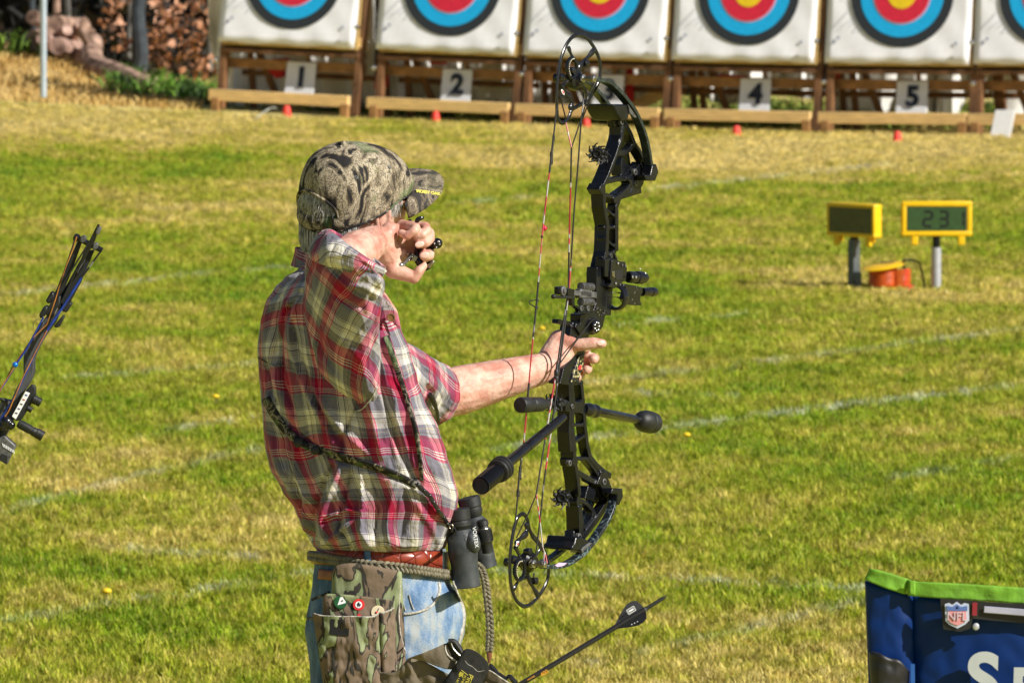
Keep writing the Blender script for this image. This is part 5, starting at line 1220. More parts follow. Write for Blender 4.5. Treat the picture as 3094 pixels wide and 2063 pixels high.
# --- cams
def cam(k, outline, spokes, hub, ax0, ax1, inner, label):
    mb = MB(); P = [bp(k, x, y, HT) for x, y in outline]+[bp(k, *outline[0], HT)]
    S = spline(P, 5)[:-1]; mb.tube(S, .0042, 8, closed=True, flat=.62, fdir=BN)
    for pts, w_ in spokes: mb.tube(spline([bp(k, x, y, HT) for x, y in pts], 4), [w_*(1+.25*math.sin(i)) for i in range((len(pts)-1)*4+1)], 8, flat=.6, fdir=BN)
    c = mb.build('cam', MT['blackgloss'], bow, smooth=60)
    mb = MB(); hc = bp(k, *hub, HT); mb.lathe(hc-BN*.014, BN, [(0, .013), (.004, .019), (.012, .021), (.018, .020), (.022, .014), (.028, .012)], 22); mb.build('hub', MT['blackgloss'], c)
    # module with toothed edge
    mb = MB(); ic = bp(k, *inner, HT+.006)
    mb.tube([ic+(BS*math.cos(a)*.017+Z_*math.sin(a)*.019) for a in [j*2*math.pi/28 for j in range(28)]], .0036, 8, closed=True); mb.build('module', MT['black'], c)
    for j in range(11):
        a = 1.4+j*.26; q = ic+BN*.004+(BS*math.cos(a)*.0155+Z_*math.sin(a)*.0175); mb = MB(); mb.ell(q, .0013, n=8, m=5); mb.build('module_tooth', MT['nickel'], c)
    # axle, spacers
    a0, a1 = bp(k, *ax0, .0345), hc+(hc-bp(k, *ax0, .0345))*1.0
    ax = (a1-a0).normalized(); ax = -BN; L_ = .088
    mb = MB(); a0 = bp(k, *ax0, .0345); mb.tube([a0, a0-BN*.092], .0036, 14); mb.build('axle', MT['nickel'], bow)
    for d, r, l, mt in ((.001, .0062, .004, 'steel'), (.006, .0058, .012, 'nickel'), (.026, .0078, .004, 'steel'), (.033, .0080, .003, 'nickel'), (.060, .0075, .004, 'steel'), (.084, .0085, .008, 'blackgloss')):
        mb = MB(); q = a0-BN*d; mb.lathe(q, -BN, [(0, r*.8), (.0006, r), (l, r), (l+.0006, r*.8)], 16); mb.build('spacer', MT[mt], bow)
    for (bx, by) in ((hub[0]+130, hub[1]-260), (hub[0]-80, hub[1]-150)) if k == 'C' else ((hub[0]+60, hub[1]+270), (hub[0]-30, hub[1]-150)):
        mb = MB(); q = bp(k, bx, by, HT); mb.lathe(q-BN*.006, BN, [(0, .005), (.006, .007), (.014, .007), (.016, .004)], 14); mb.build('draw_stop', MT['blackgloss'], c)
    mb = MB(); e = bp(k, *((945, 1040) if k == 'C' else (303, 580)), HT+.0042); mb.ell(e, BS*.006+Z_*(-.004 if k == 'C' else .003), BN*.0006, Z_*.0038, 14, 8); mb.build('cam_emblem', MT['white'], c)
    mb = MB(); e = e+BN*.0007; mb.ell(e, BS*.0042+Z_*(-.003 if k == 'C' else .002), BN*.0005, Z_*.0020, 12, 8); mb.build('cam_emblem_centre', MT['tape'], c)
    return c
cam('C', [(1200, 135), (1100, 170), (1020, 260), (960, 380), (915, 520), (885, 680), (865, 850), (852, 1000), (848, 1200), (855, 1400), (885, 1490), (940, 1525), (1000, 1490), (1050, 1410), (1085, 1320), (1180, 1260), (1300, 1190), (1400, 1080), (1480, 950), (1530, 800), (1540, 650), (1510, 500), (1470, 400), (1400, 280), (1310, 170)],
    [([(1030, 330), (1065, 420), (1110, 520), (1180, 590)], .0042), ([(1440, 370), (1350, 480), (1230, 610), (1110, 760), (980, 900), (900, 960)], .0055), ([(930, 920), (960, 1020), (1040, 1120), (1080, 1220), (1060, 1320)], .0062), ([(880, 800), (1000, 820), (1150, 830)], .007), ([(1210, 620), (1180, 760), (1160, 860)], .0065), ([(1150, 860), (1280, 980), (1330, 1130)], .0045), ([(890, 1130), (950, 1110), (1030, 1180)], .003)],
    (1150, 850), (1462, 828), None, (1085, 660), '')
cam('K', [(370, 150), (305, 200), (262, 330), (225, 500), (203, 680), (192, 850), (192, 1000), (207, 1150), (243, 1300), (300, 1410), (390, 1475), (480, 1455), (570, 1375), (640, 1285), (700, 1180), (742, 1050), (748, 930), (730, 800), (680, 680), (600, 550), (500, 430), (462, 330), (450, 250), (410, 170)],
    [([(245, 1240), (300, 1140), (350, 1080), (420, 1070)], .0042), ([(600, 1330), (540, 1230), (470, 1090), (410, 950), (340, 780), (270, 620)], .0052), ([(280, 600), (330, 520), (410, 450), (440, 360), (430, 280)], .0062), ([(210, 800), (330, 820), (470, 840)], .007), ([(500, 450), (580, 560), (630, 640), (560, 760)], .0036), ([(470, 860), (450, 1000), (440, 1080)], .0060)],
    (470, 840), (716, 880), None, (330, 960), '')
# --- strings and cables
def strmat(name, c2, cols):
    m, nt, b = newmat(name); L = nt.links.new; tc = N(nt, 'TexCoord'); mp = N(nt, 'Mapping'); mp.inputs['Scale'].default_value = (30, 30, 17); L(tc.outputs['Object'], mp.inputs[0])
    n = N(nt, 'TexNoise'); n.inputs['Scale'].default_value = 1; n.inputs['Detail'].default_value = 2; L(mp.outputs[0], n.inputs['Vector']); r = ramp(nt, cols, 'CONSTANT'); L(n.outputs[0], r.inputs[0])
    w_ = N(nt, 'TexWave'); w_.inputs['Scale'].default_value = 180; w_.bands_direction = 'Z'; L(tc.outputs['Object'], w_.inputs['Vector']); mx = N(nt, 'Mix', data_type='RGBA', blend_type='MULTIPLY'); mx.inputs[0].default_value = .5
    L(r.outputs[0], mx.inputs[6]); L(w_.outputs[0], mx.inputs[7]); L(mx.outputs[2], b.inputs['Base Color']); b.inputs['Roughness'].default_value = .35; return m
MT['strblack'] = strmat('black_string', 0, [(0, (.02, .02, .02)), (.62, (.25, .24, .22))])
MT['strred'] = strmat('red_string', 0, [(0, (.55, .03, .05)), (.45, (.65, .05, .08)), (.50, (.55, .53, .50)), (.57, (.50, .02, .04))])
def zz(k, x, y): sx, sy = sp(k, x, y); return sx, sy
def string(pts, segs, off0, off1, r=.0016):
    """pts in S pixels; segs list of (fraction end, material, radius factor)"""
    P = [V((x, y, 0)) for x, y in pts]; L_ = [0]
    for a, b in zip(P, P[1:]): L_.append(L_[-1]+(b-a).length)
    def ev(f):
        d = f*L_[-1]
        for i in range(len(P)-1):
            if d <= L_[i+1]+1e-6: return P[i].lerp(P[i+1], (d-L_[i])/(L_[i+1]-L_[i]))
        return P[-1]
    f0 = 0
    for f1, mt, rf in segs:
        n_ = max(2, int((f1-f0)*30)); mb = MB(); mb.tube([bp('S', *ev(f0+(f1-f0)*i/n_).xy, off0+(off1-off0)*(f0+(f1-f0)*i/n_)) for i in range(n_+1)], r*rf, 7); mb.build('string' , MT[mt], bow); f0 = f1
S1 = [zz('C', 850, 1250), zz('1', 300, 640), zz('1', 285, 770), zz('1', 243, 1120), zz('1', 213, 1490), zz('2', 270, 900), zz('3', 487, 10), zz('3', 455, 380), zz('3', 430, 540), zz('3', 408, 830), zz('K', 262, 330)]
string(S1, [(.07, 'strblack', 1), (.16, 'strblack', 1.3), (.31, 'strred', 1), (.315, 'strblack', 1.6), (.42, 'strred', .8), (.55, 'strblack', 1.2), (.66, 'strred', .9), (.72, 'strblack', 1.35), (.80, 'strred', 1), (.92, 'strblack', 1.2), (1, 'strblack', 1)], HT+.004, HT+.004)
S2 = [zz('1', 395, 690), zz('1', 390, 900), zz('1', 383, 1170), zz('1', 378, 1450), zz('2', 520, 650), zz('2', 480, 930), zz('2', 455, 1080), zz('2', 420, 1290), zz('2', 375, 1568), zz('3', 530, 672)]
string(S2, [(.10, 'strblack', 1.1), (.30, 'strred', 1), (.62, 'strblack', 1.1), (.66, 'strblack', 1.8), (.84, 'strred', 1.1), (1, 'strblack', 1)], .004, .006)
S3 = [zz('1', 448, 520), zz('1', 428, 800), zz('1', 408, 1030), zz('1', 392, 1300), zz('1', 383, 1420), zz('2', 535, 650), zz('2', 492, 960), zz('2', 465, 1200), zz('2', 430, 1450), zz('3', 575, 600), zz('3', 550, 842), zz('K', 560, 780)]
string(S3, [(.34, 'strblack', 1), (.44, 'strred', 1), (.66, 'strblack', 1.2), (.70, 'strblack', 1.2), (.80, 'strred', 1.1), (1, 'strblack', 1)], .006, .002)
for pts, mt, o0, o1 in (([zz('1', 365, 560), zz('1', 395, 690)], 'strred', -.01, .004), ([zz('1', 448, 535), zz('1', 395, 690)], 'strblack', .006, .004), ([zz('1', 520, 335), zz('1', 475, 440), zz('1', 448, 540)], 'strblack', .024, .006), ([zz('1', 525, 350), zz('1', 480, 470), zz('1', 452, 540)], 'strblack', .028, .006), ([zz('1', 460, 400), zz('1', 450, 530)], 'strblack', .00, .006),
                        ([zz('3', 530, 672), zz('3', 552, 830), zz('K', 665, 640), zz('K', 690, 700)], 'strred', .006, .024), ([zz('K', 682, 700), zz('K', 683, 880)], 'strred', .024, .026), ([zz('K', 695, 700), zz('K', 728, 860)], 'strred', .024, .030), ([zz('3', 530, 675), zz('3', 480, 790), zz('3', 412, 930)], 'strblack', .006, -.016), ([zz('C', 905, 1120), zz('C', 985, 1440)], 'strblack', -.02, -.02), ([zz('K', 540, 1000), zz('K', 535, 1080)], 'strblack', .0, .0),
                        ([zz('M', 930, 1110), zz('M', 860, 1160), zz('M', 560, 1560), zz('2', 490, 925)], 'strblack', .012, .008)):
    string(pts, [(1, mt, .85)], o0, o1)
for (k, x, y, l, r) in (('1', 301, 645, .010, .0026), ('1', 290, 745, .026, .0030), ('3', 435, 525, .012, .0030), ('3', 433, 565, .014, .0032), ('3', 422, 665, .014, .0032), ('2', 474, 1010, .026, .0048)):
    mb = MB(); c = bp(k, x, y, HT if k != '2' else .006); mb.lathe(c+Z_*l/2, -Z_+BS*-.03, [(0, r*.7), (l*.1, r), (l*.4, r), (l*.5, r*.8), (l*.6, r), (l*.9, r), (l, r*.7)], 12); mb.build('speed_nock' if k != '2' else 'cable_stop', MT['rubber'], bow)
mb = MB(); c = bp('1', 252, 1114, HT); mb.ell(c, BN*.0050, BS*.0050, Z_*.0052, 16, 10); mb.build('peep_sight', pm('red_peep', (.50, .01, .05), .25, 0, .05), bow)
mb = MB(); mb.tube(spline([bp('2', x, y, HT) for x, y in ((325, 405), (290, 412), (262, 415), (264, 438), (290, 455), (318, 475))], 4), .0011, 6); mb.ell(bp('2', 322, 410, HT), .0032); mb.ell(bp('2', 318, 470, HT), .0032); mb.build('d_loop', MT['rubber'], bow)
# --- vibration dampers shaped like little spiders
def spider(k, x, y, off, d1, scale=1.0):
    c = bp(k, x, y, off); mb = MB(); u = (-BS*.6+BN*.5).normalized(); a_, b_ = perp(u)
    mb.lathe(c-u*.010, u, [(0, .006), (.004, .0105), (.012, .0105), (.016, .007), (.018, .007), (.012, .0035)], 16)
    for j in range(8):
        q = j*math.pi/4+.3; dr = a_*math.cos(q)+b_*math.sin(q); t = dr.cross(u)
        P = spline([c+dr*.008*scale, c+dr*.013*scale+u*.003, c+dr*.018*scale+u*.006+t*.003, c+dr*.020*scale+u*.011+t*.008], 4); mb.tube(P, [.0028*(1-.7*i/12) for i in range(13)], 7)
        mb.ell(c+dr*.0125*scale+u*.001, .0046, n=10, m=7)
        if j % 2 == 0:
            v2 = c-u*.009+BS*.004; P = spline([v2+dr*.007*scale, v2+dr*.012*scale, v2+dr*.017*scale-t*.005], 3); mb.tube(P, [.0025*(1-.6*i/6) for i in range(7)], 7); mb.ell(v2+dr*.011*scale, .0042, n=10, m=7)
    mb.tube([c-u*.01, c-u*.01+d1], .006, 10)
    return mb.build('damper', MT['rubber'], bow, smooth=50)
spider('L', 400, 1040, -.010, BS*.03)
spider('L', 455, 1055, -.012, BS*.02, .8)
spider('R', 175, 600, -.010, BS*.03)
spider('2', 450, 1215, -.004, BS*.03)
# --- stabilisers
def stab(name, pts, prof_body, parent=bow): pass
a = bp('2', 690, 1268, -.006); b = bp('2', 1195, 1370, -.006); d = (b-a).normalized(); L_ = (b-a).length
fs = MB(); fs.lathe(a, d, [(0, .010), (.014, .0135), (.022, .0135), (.024, .0125), (.034, .0125), (.036, .0135), (.044, .0130), (.050, .0092), (L_, .0085)], 24); f_ = fs.build('front_stabiliser', MT['blackgloss'], bow)
mb = MB(); c = b-d*.034; mb.lathe(c, d, [(0, .009), (.004, .015), (.012, .0195), (.024, .0218), (.034, .0218), (.036, .0204), (.039, .0218), (.046, .0214), (.048, .0198), (.051, .0208), (.056, .0200), (.060, .018), (.062, .010)], 28); mb.build('damper_weight', MT['rubber'], f_)
a = bp('3', 690, 215, .004); b = bp('3', 290, 500, .012); b = b-BN*-.02; d = (b-a).normalized(); L_ = (b-a).length
bs = MB(); bs.lathe(a, d, [(0, .0080), (.01, .0092), (L_*.40, .0092), (L_*.40+.001, .0086), (L_*.43, .0086), (L_*.43+.001, .0096), (L_*.62, .0098), (L_*.62+.001, .0088), (L_*.65, .0088), (L_*.65+.001, .0099), (L_, .0100)], 24); b_ = bs.build('rear_stabiliser', MT['blackgloss'], bow)
mb = MB(); mb.lathe(b-d*.002, d, [(0, .011), (.004, .020), (.010, .0235), (.014, .0235), (.016, .0205), (.020, .0235), (.024, .0235), (.026, .0205), (.030, .0228), (.034, .0222), (.036, .018)], 28); mb.build('damper_ring', MT['rubber'], b_)
mb = MB(); pr = [(.036, .012)]
for i in range(11): t = .038+i*.0062; pr += [(t, .0120), (t+.0004, .0178), (t+.0036, .0178), (t+.0040, .0120)]
pr += [(.107, .0165)]; mb.lathe(b, d, pr, 28); mb.build('weight_stack', MT['blackgloss'], b_, smooth=25)
a = bp('2', 540, 1225, -.008); b = bp('2', 250, 1235, .004); d = (b-a).normalized(); L_ = (b-a).length
mb = MB(); mb.lathe(a, d, [(0, .008), (L_*.45, .007), (L_*.5, .009), (L_*.62, .010), (L_*.66, .0140), (L_*.9, .0142), (L_*.92, .0125), (L_*.96, .0150), (L_*1.2, .0152), (L_*1.22, .0135), (L_*1.22+.001, .004)], 26); mb.build('rear_damper', MT['rubber'], bow)
# --- sight
sg_ = []
def prs(name, k, poly, off, t, mat='blackgloss', bev=.0012, parent=bow):
    mb = MB(); prm(mb, k, poly, off, t); return mb.build(name, MT[mat], parent, bevel=bev)
sb = prs('sight', 'M', [(1190, 190), (1240, 165), (1300, 205), (1410, 215), (1440, 330), (1420, 520), (1370, 530), (1330, 590), (1230, 640), (1140, 600), (1200, 540), (1170, 480)], .012, .012)
prs('sight_block', 'M', [(1090, 170), (1200, 160), (1190, 460), (1085, 450)], .009, .022, 'black', parent=sb)
prs('sight_window', 'M', [(1240, 360), (1370, 330), (1360, 500), (1260, 490)], .0128, .002, 'rubber', .0004, sb)
prs('sight_scale', 'M', [(1205, 370), (1240, 355), (1250, 475), (1205, 440)], .0135, .002, 'nickel', .0004, sb)
for x, y in ((1290, 240), (1358, 268), (1405, 285), (1255, 555), (1325, 580), (1375, 585)):
    mb = MB(); mb.lathe(bp('M', x, y, .0125), BN, [(0, .0026), (.0015, .0026), (.002, .0016), (.001, .0012)], 12); mb.build('screw', MT['steel' if x in (1290, 1255) else 'greymetal'], sb)
c = bp('M', 1450, 455, .010); e = bp('M', 1745, 470, .010); d = (e-c).normalized(); L_ = (e-c).length
mb = MB(); mb.lathe(c, d, [(0, .009), (.003, .0115), (L_*.35, .0115), (L_*.37, .0105), (L_*.42, .0105), (L_*.44, .0125), (L_*.72, .0125), (L_*.74, .011), (L_*.88, .010), (L_*.9, .0075), (L_, .006)], 22); mb.build('windage_knob', MT['blackgloss'], sb, smooth=28)
for x, y in ((1522, 455), (1578, 458)):
    mb = MB(); mb.lathe(bp('M', x, y, .0215), BN, [(0, .003), (.001, .003), (.0015, .002), (.0005, .0015)], 12); mb.build('screw', MT['steel'], sb)
for x, y in ((1725, 400), (1735, 445), (1762, 470), (1725, 520), (1640, 330), (1660, 420), (1655, 470)):
    mb = MB(); mb.ell(bp('M', x, y, .018), .0014, n=8, m=5); mb.build('screw', MT['steel'], sb)
rc = bp('M', 1262, 775, .002); e1 = BN; mb = MB()
rr = [rc+(BN*math.cos(a)*.0225+Z_*math.sin(a)*.0225) for a in [j*2*math.pi/48 for j in range(48)]]
mb.tube(rr, .0038, 10, closed=True, flat=2.2, fdir=BS); mb.build('sight_ring', MT['blackgloss'], sb)
for y, dx in ((700, 128), (772, 110)):
    mb = MB(); a = bp('M', 1200, y-6, .002); b = bp('M', 1200+dx, y+6, .012); mb.tube([a, a.lerp(b, .6), b], [.0004, .0006, .0018], 8); mb.build('sight_pin', MT['black'], sb)
mb = MB(); mb.tube([bp('M', 1205, 640, .0), bp('M', 1203, 870, .0)], .00035, 6); mb.build('sight_wire', MT['black'], sb)
prs('sight_arm', 'M', [(1400, 560), (1560, 590), (1680, 620), (1690, 690), (1650, 760), (1645, 830), (1675, 905), (1600, 905), (1460, 890), (1400, 800), (1430, 700)], .010, .014, parent=sb)
c = bp('M', 1670, 690, .003); e = bp('M', 1880, 690, .003); d = (e-c).normalized(); L_ = (e-c).length
mb = MB(); mb.lathe(c, d, [(0, .0085), (L_*.6, .0088), (L_*.62, .0078), (L_*.66, .0078), (L_*.68, .0092), (L_*.9, .0092), (L_, .0075)], 18); mb.build('sight_bolt', MT['blackgloss'], sb, smooth=28)
rnd = random.Random(3)
for i in range(16):
    x, y = rnd.choice([(rnd.uniform(1480, 1620), rnd.uniform(740, 870)), (rnd.uniform(1540, 1600), rnd.uniform(610, 710)), (rnd.uniform(950, 1090), rnd.uniform(880, 1150))]); mb = MB(); mb.lathe(bp('M', x, y, .0095 if x > 1200 else .0), BN, [(0, .0017), (.0012, .0015), (.0012, .0006)], 8); mb.build('screw', MT['steel' if i % 3 == 0 else 'greymetal'], sb)
# --- arrow rest
ar = MB(); c = bp('M', 440, 672, .020); ar.lathe(c-BN*.006, BN, [(0, .0085), (.001, .0092), (.006, .0092), (.007, .0075), (.0072, .005), (.009, .0045), (.0092, .002)], 24); ar = ar.build('arrow_rest', MT['greymetal'], bow)
prs('rest_block', 'M', [(352, 610), (430, 600), (430, 740), (352, 730)], .014, .010, 'black', parent=ar); prs('rest_arm', 'M', [(500, 625), (610, 650), (605, 740), (580, 780), (500, 760)], .014, .012, 'black', parent=ar)
prs('rest_bar', 'M', [(600, 665), (960, 690), (960, 790), (600, 745)], .010, .008, 'greymetal', parent=ar)
mb = MB(); mb.tube([bp('M', 262, 762, .014), bp('M', 330, 770, .014), bp('M', 590, 775, .010)], [.0042, .0030, .0034], 10); mb.ell(bp('M', 275, 762, .014), .0048); mb.build('rest_launcher', MT['rubber'], ar)
prs('rest_bracket', 'M', [(548, 780), (610, 790), (615, 900), (690, 915), (900, 900), (910, 1000), (690, 1030), (670, 960), (570, 900)], .006, .010, 'black', parent=ar)
for x in (710, 812):
    mb = MB(); mb.lathe(bp('M', x, 948, .006), BN, [(0, .0058), (.002, .0055), (.0025, .0035), (.0005, .003), (.0005, .0001)], 16); mb.build('screw', MT['greymetal'], ar)
prs('rest_base', 'M', [(665, 1005), (860, 1000), (860, 1035), (675, 1030)], .010, .012, 'black', parent=ar)
for y0, y1, cy in ((570, 640, 0), (800, 890, 1)):
    c = bp('M', 700, (y0+y1)/2, .004); e = bp('M', 885, (y0+y1)/2+12, .004); d = (e-c).normalized(); L_ = (e-c).length; pr = []
    for i in range(8): t = L_*i/8; pr += [(t, .0065), (t+.0006, .0082), (t+L_/8*.6, .0082), (t+L_/8*.75, .0065)]
    mb = MB(); mb.lathe(c, d, pr, 18); mb.build('rest_knurl', MT['greymetal'], ar, smooth=25)
prs('rest_body', 'M', [(705, 640), (890, 650), (885, 800), (695, 790)], .010, .014, 'greymetal', .003, ar)
prs('logo_flag', 'K', [(840, 890), (900, 850), (1015, 855), (960, 895), (880, 912)], .0246, .0008, 'fpink', 0, bow)

# ================================================================ release aid in the draw hand
rl = thing('release_aid', 'black and silver hand release held in the curled fingers beside the cheek', 'release aid', H(1100, 600, .01))
mb = MB(); P = spline([H(950, -90, .03), H(1060, 60, .035), H(1180, 250, .030), H(1200, 450, .022), H(1170, 620, .016), H(1180, 760, .012), H(1300, 880, .012), H(1400, 860, .012), H(1490, 770, .012)], 5)
mb.tube(P, [.0060 if i < 8 else .0085 for i in range(len(P)-8)]+[.0080-.0005*i for i in range(8)], 10, flat=.7, fdir=TC); mb.build('handle', MT['blackgloss'], rl)
mb = MB(); c = H(1400, 480, .02); e = H(1580, 395, .01); mb.tube([c, e], [.0065, .0085], 12); mb.ell(H(1575, 395, .008), .0100, n=18, m=12); mb.build('thumb_barrel', MT['blackgloss'], rl)
for x, y in ((1605, 350), (1625, 415), (1560, 480), (1515, 405), (1590, 360)):
    mb = MB(); mb.ell(H(x, y, -.0015), .0016, n=8, m=6); mb.build('stud', MT['steel'], rl)
mb = MB(); mb.tube(spline([H(1370, 900, .004), H(1440, 850, .002), H(1500, 770, .002)], 4), [.0022, .004, .0046, .0046, .004, .004, .0036, .003, .002], 10, flat=.7, fdir=TC); mb.build('hook_end', MT['nickel'], rl)
mb = MB(); mb.tube([H(840, 850, -.006), H(900, 790, -.004), H(1010, 660, .0)], [.0034, .0030, .0045], 10); mb.build('gate', MT['greymetal'], rl)
mb = MB(); mb.ell(H(790, 870, -.006), .0056, n=16, m=12); mb.ell(H(840, 860, -.005), .0044); mb.build('gate_ball', MT['steel'], rl)
mb = MB(); mb.bar(H(960, 740, -.001), H(1045, 620, -.001), TC, .006, .009); mb.build('gate_block', MT['blackgloss'], rl, bevel=.001)
mb = MB(); mb.bar(H(1060, 760, .004), H(1110, 660, .004), TC, .003, .010, .002); mb.build('trigger', MT['nickel'], rl, bevel=.0005)
for x, y in ((945, 625), (1040, 630), (1035, 685), (970, 755)):
    mb = MB(); mb.ell(H(x, y, -.005), .0014, n=8, m=6); mb.build('stud', MT['steel'], rl)
mb = MB(); mb.tube(spline([at('4', 1060, 845, Y0-.075), at('4', 1085, 815, Y0-.078), at('4', 1125, 803, Y0-.075)], 4), [.0016, .003, .0042, .0046, .0046, .0042, .0038, .003, .002], 10, flat=.7, fdir=TC); mb.build('finger_lever', MT['blackgloss'], rl)
# ================================================================ helpers for cloth panels
def patch(name, k, top, bot, Y, bulge, mat, parent=None, n=48, m=36, noise_=.002, solid=.003, power=.6, seed=0, fold=None, label=None, cat=None):
    T = spline([V((x, y, 0)) for x, y in top], 10); B_ = spline([V((x, y, 0)) for x, y in bot], 10); mb = MB()
    def samp(L_, f): q = f*(len(L_)-1); i = min(int(q), len(L_)-2); return L_[i].lerp(L_[i+1], q-i)
    for i in range(n+1):
        f = i/n; a = samp(T, f); b = samp(B_, f)
        for j in range(m+1):
            q = a.lerp(b, j/m); d = bulge*(max(0, math.sin(math.pi*f))**power) + noise_*mnoise.noise(V((q.x*.006+seed, q.y*.006, seed)))*2+noise_*.6*mnoise.noise(V((q.x*.02+seed, q.y*.012, 1)))
            if fold: d -= fold[1]*math.exp(-((f-fold[0])/.03)**2)
            mb.v.append(at(k, q.x, q.y, Y-d))
    for i in range(n):
        for j in range(m): a = i*(m+1)+j; mb.addf((a, a+1, a+m+2, a+m+1))
    return mb.build(name, MT[mat], parent, smooth=60, solid=solid)
def edge(name, k, pts, bv, r, mat, parent, off=.001, dflt=12.8):
    P = spline([V((a, b, 0)) for a, b in pts], 6); mb = MB(); mb.tube([surf(bv, k, q.x, q.y, off, dflt)[0] for q in P], r, 7); return mb.build(name, MT[mat], parent)
def braid(name, path, w_, r, turns, mat, parent, up=Z_):
    for s in range(3):
        pts = []; n = int(turns*12); mb = MB()
        for i in range(n+1):
            f = i/n; q = f*(len(path)-1); a = min(int(q), len(path)-2); c = path[a].lerp(path[a+1], q-a); d = (path[a+1]-path[a]).normalized()
            v = (up-d*up.dot(d)).normalized(); o = d.cross(v); ph = 2*math.pi*(f*turns/2+s/3); pts.append(c+v*math.sin(ph)*w_+o*math.sin(2*ph)*r*.8)
        mb.tube(pts, r, 7); mb.build(name, MT[mat], parent)

# ================================================================ binoculars on their harness
bn = thing('binoculars', 'black binoculars hanging at the archer\'s belly from camouflage straps', 'binoculars', at('7', 260, 600, 12.93))
st1 = ribbon('strap', bvT, '5', [(90, 700), (105, 728), (140, 790), (200, 870), (280, 938), (370, 975), (480, 1010), (600, 1045), (720, 1082), (820, 1125), (895, 1168)], 24, 'strapcamo', bn, .003, .0015, smoothz=6, endw=17)
st2 = ribbon('strap', bvT, '5', [(725, 370), (752, 455), (785, 550), (822, 660), (855, 770), (882, 870), (900, 980), (908, 1060), (915, 1140)], 15, 'strapcamo', bn, .004, .002, smoothz=3, endw=9)
bvS = bvh_of(shirt, sl, s2, st1)
for x, y in ((262, 938), (352, 976)):
    mb = MB(); p, nn = surf(bvS, '5', x, y, .003); mb.lathe(p, -ray(1500, 1000).normalized(), [(0, .008), (.004, .0085), (.006, .005)], 14); mb.build('strap_button', MT['rubber'], bn)
ch = [(895, 1160), (925, 1190), (955, 1215), (975, 1250), (1000, 1290), (1030, 1330), (1060, 1380), (1075, 1400)]
P = [surf(bvS, '5', x, y, .012, 12.9)[0] for x, y in ch]
for i, (a, b) in enumerate(zip(P, P[1:])):
    mb = MB(); mb.tube([a, a.lerp(b, .5), b], [.0035, .0055, .0035], 8, flat=.6); mb.ell(a, .0045, n=10, m=6); mb.build('clip', MT['blackgloss'], bn)
P = [surf(bvS, '5', x, y, .008, 13.0)[0] for x, y in ((958, 680), (975, 715), (995, 770), (1004, 830))]; mb = MB(); mb.tube(P, [.004, .005, .003, .0025], 8); mb.build('strap_end', MT['rubber'], bn)
MT['binorub'] = pm('bino_armour', (.028, .034, .040), .5, 0, .35, 50, .25, 700, c2=(.05, .058, .062))
U7 = .609/2.365/1000
def barrel(p0, p1, Y, prof, name, mat):
    a = at('7', *p0, Y); b = at('7', *p1, Y); d = (b-a).normalized(); mb = MB(); mb.lathe(a, d, [(t*U7, r*U7) for t, r in prof], 36); return mb.build(name, MT[mat], bn, smooth=30), a, d
ob, a, d = barrel((198, 322), (262, 885), 12.93, [(150, 70), (175, 88), (200, 102), (330, 106), (400, 97), (470, 98), (560, 101), (566, 97), (566, 86), (548, 84), (548, 1)], 'barrel', 'binorub')
barrel((198, 322), (262, 885), 12.93, [(12, 1), (12, 50), (3, 60), (0, 76), (6, 82), (78, 82), (84, 76), (90, 80), (96, 84), (122, 84), (128, 78), (160, 66)], 'eyepiece', 'rubber')
mb = MB(); mb.lathe(a+d*8*U7, d, [(0, 46*U7), (1*U7, 46*U7)], 24); mb.build('lens', MT['blackgloss'], bn)
mb = MB(); c = at('7', 300, 560, 12.925); mb.ell(c, V((58*U7, 0, 0)), V((0, .026, 0)), V((-10*U7, 0, 85*U7)), 20, 14); mb.build('prism_housing', MT['binorub'], bn, smooth=60)
ob, a, d = barrel((272, 240), (402, 745), 13.025, [(150, 62), (175, 80), (260, 88), (400, 84), (470, 80), (522, 80), (526, 70), (526, 1)], 'barrel', 'binorub')
barrel((272, 240), (402, 745), 13.025, [(10, 1), (10, 50), (2, 62), (0, 76), (6, 82), (70, 82), (80, 76), (110, 78), (150, 60)], 'eyepiece', 'rubber')
mb = MB(); mb.lathe(a+d*6*U7, d, [(0, 46*U7), (1*U7, 46*U7)], 24); mb.build('lens', MT['blackgloss'], bn)
fa = at('7', 368, 400, 12.965); fb = at('7', 412, 640, 12.965); d = (fb-fa).normalized(); mb = MB(); L_ = (fb-fa).length
mb.lathe(fa, d, [(0, 30*U7), (10*U7, 42*U7), (40*U7, 44*U7), (44*U7, 36*U7), (60*U7, 38*U7), (72*U7, 50*U7), (74*U7, 54*U7), (160*U7, 55*U7), (165*U7, 50*U7), (180*U7, 42*U7), (240*U7, 40*U7), (246*U7, 20*U7)], 30); mb.build('bridge', MT['rubber'], bn, smooth=28)
u_, w_ = perp(d); mb = MB(); mb.lathe(fa+d*62*U7, d, [(0, 45*U7), (7*U7, 47*U7)], 30); mb.build('focus_ring', MT['nickel'], bn)
for j in range(36):
    an = j*math.pi/18; o = (u_*math.cos(an)+w_*math.sin(an))*56*U7; mb = MB(); mb.bar(fa+d*80*U7+o, fa+d*155*U7+o, o.normalized(), .0014, .0012)
    if (o.y < 0): mb.build('focus_rib', MT['rubber'], bn)
text('lettering', 'VORTEX', at('7', 322, 525, 12.895), V((.14, 0, -1)), V((1, .3, .14)), .010, MT['white'], bn, .0002)
mb = MB(); mb.tube(spline([at('7', x, y, 12.91) for x, y in ((120, 400), (140, 440), (165, 455), (180, 480), (160, 520), (140, 530))], 4), .0028, 8); mb.build('strap_lug', MT['blackgloss'], bn)
mb = MB(); mb.tube([at('7', 150+14*math.cos(t), 450+16*math.sin(t), 12.905) for t in [q*.52 for q in range(12)]], .0009, 6, closed=True); mb.build('ring', MT['nickel'], bn)

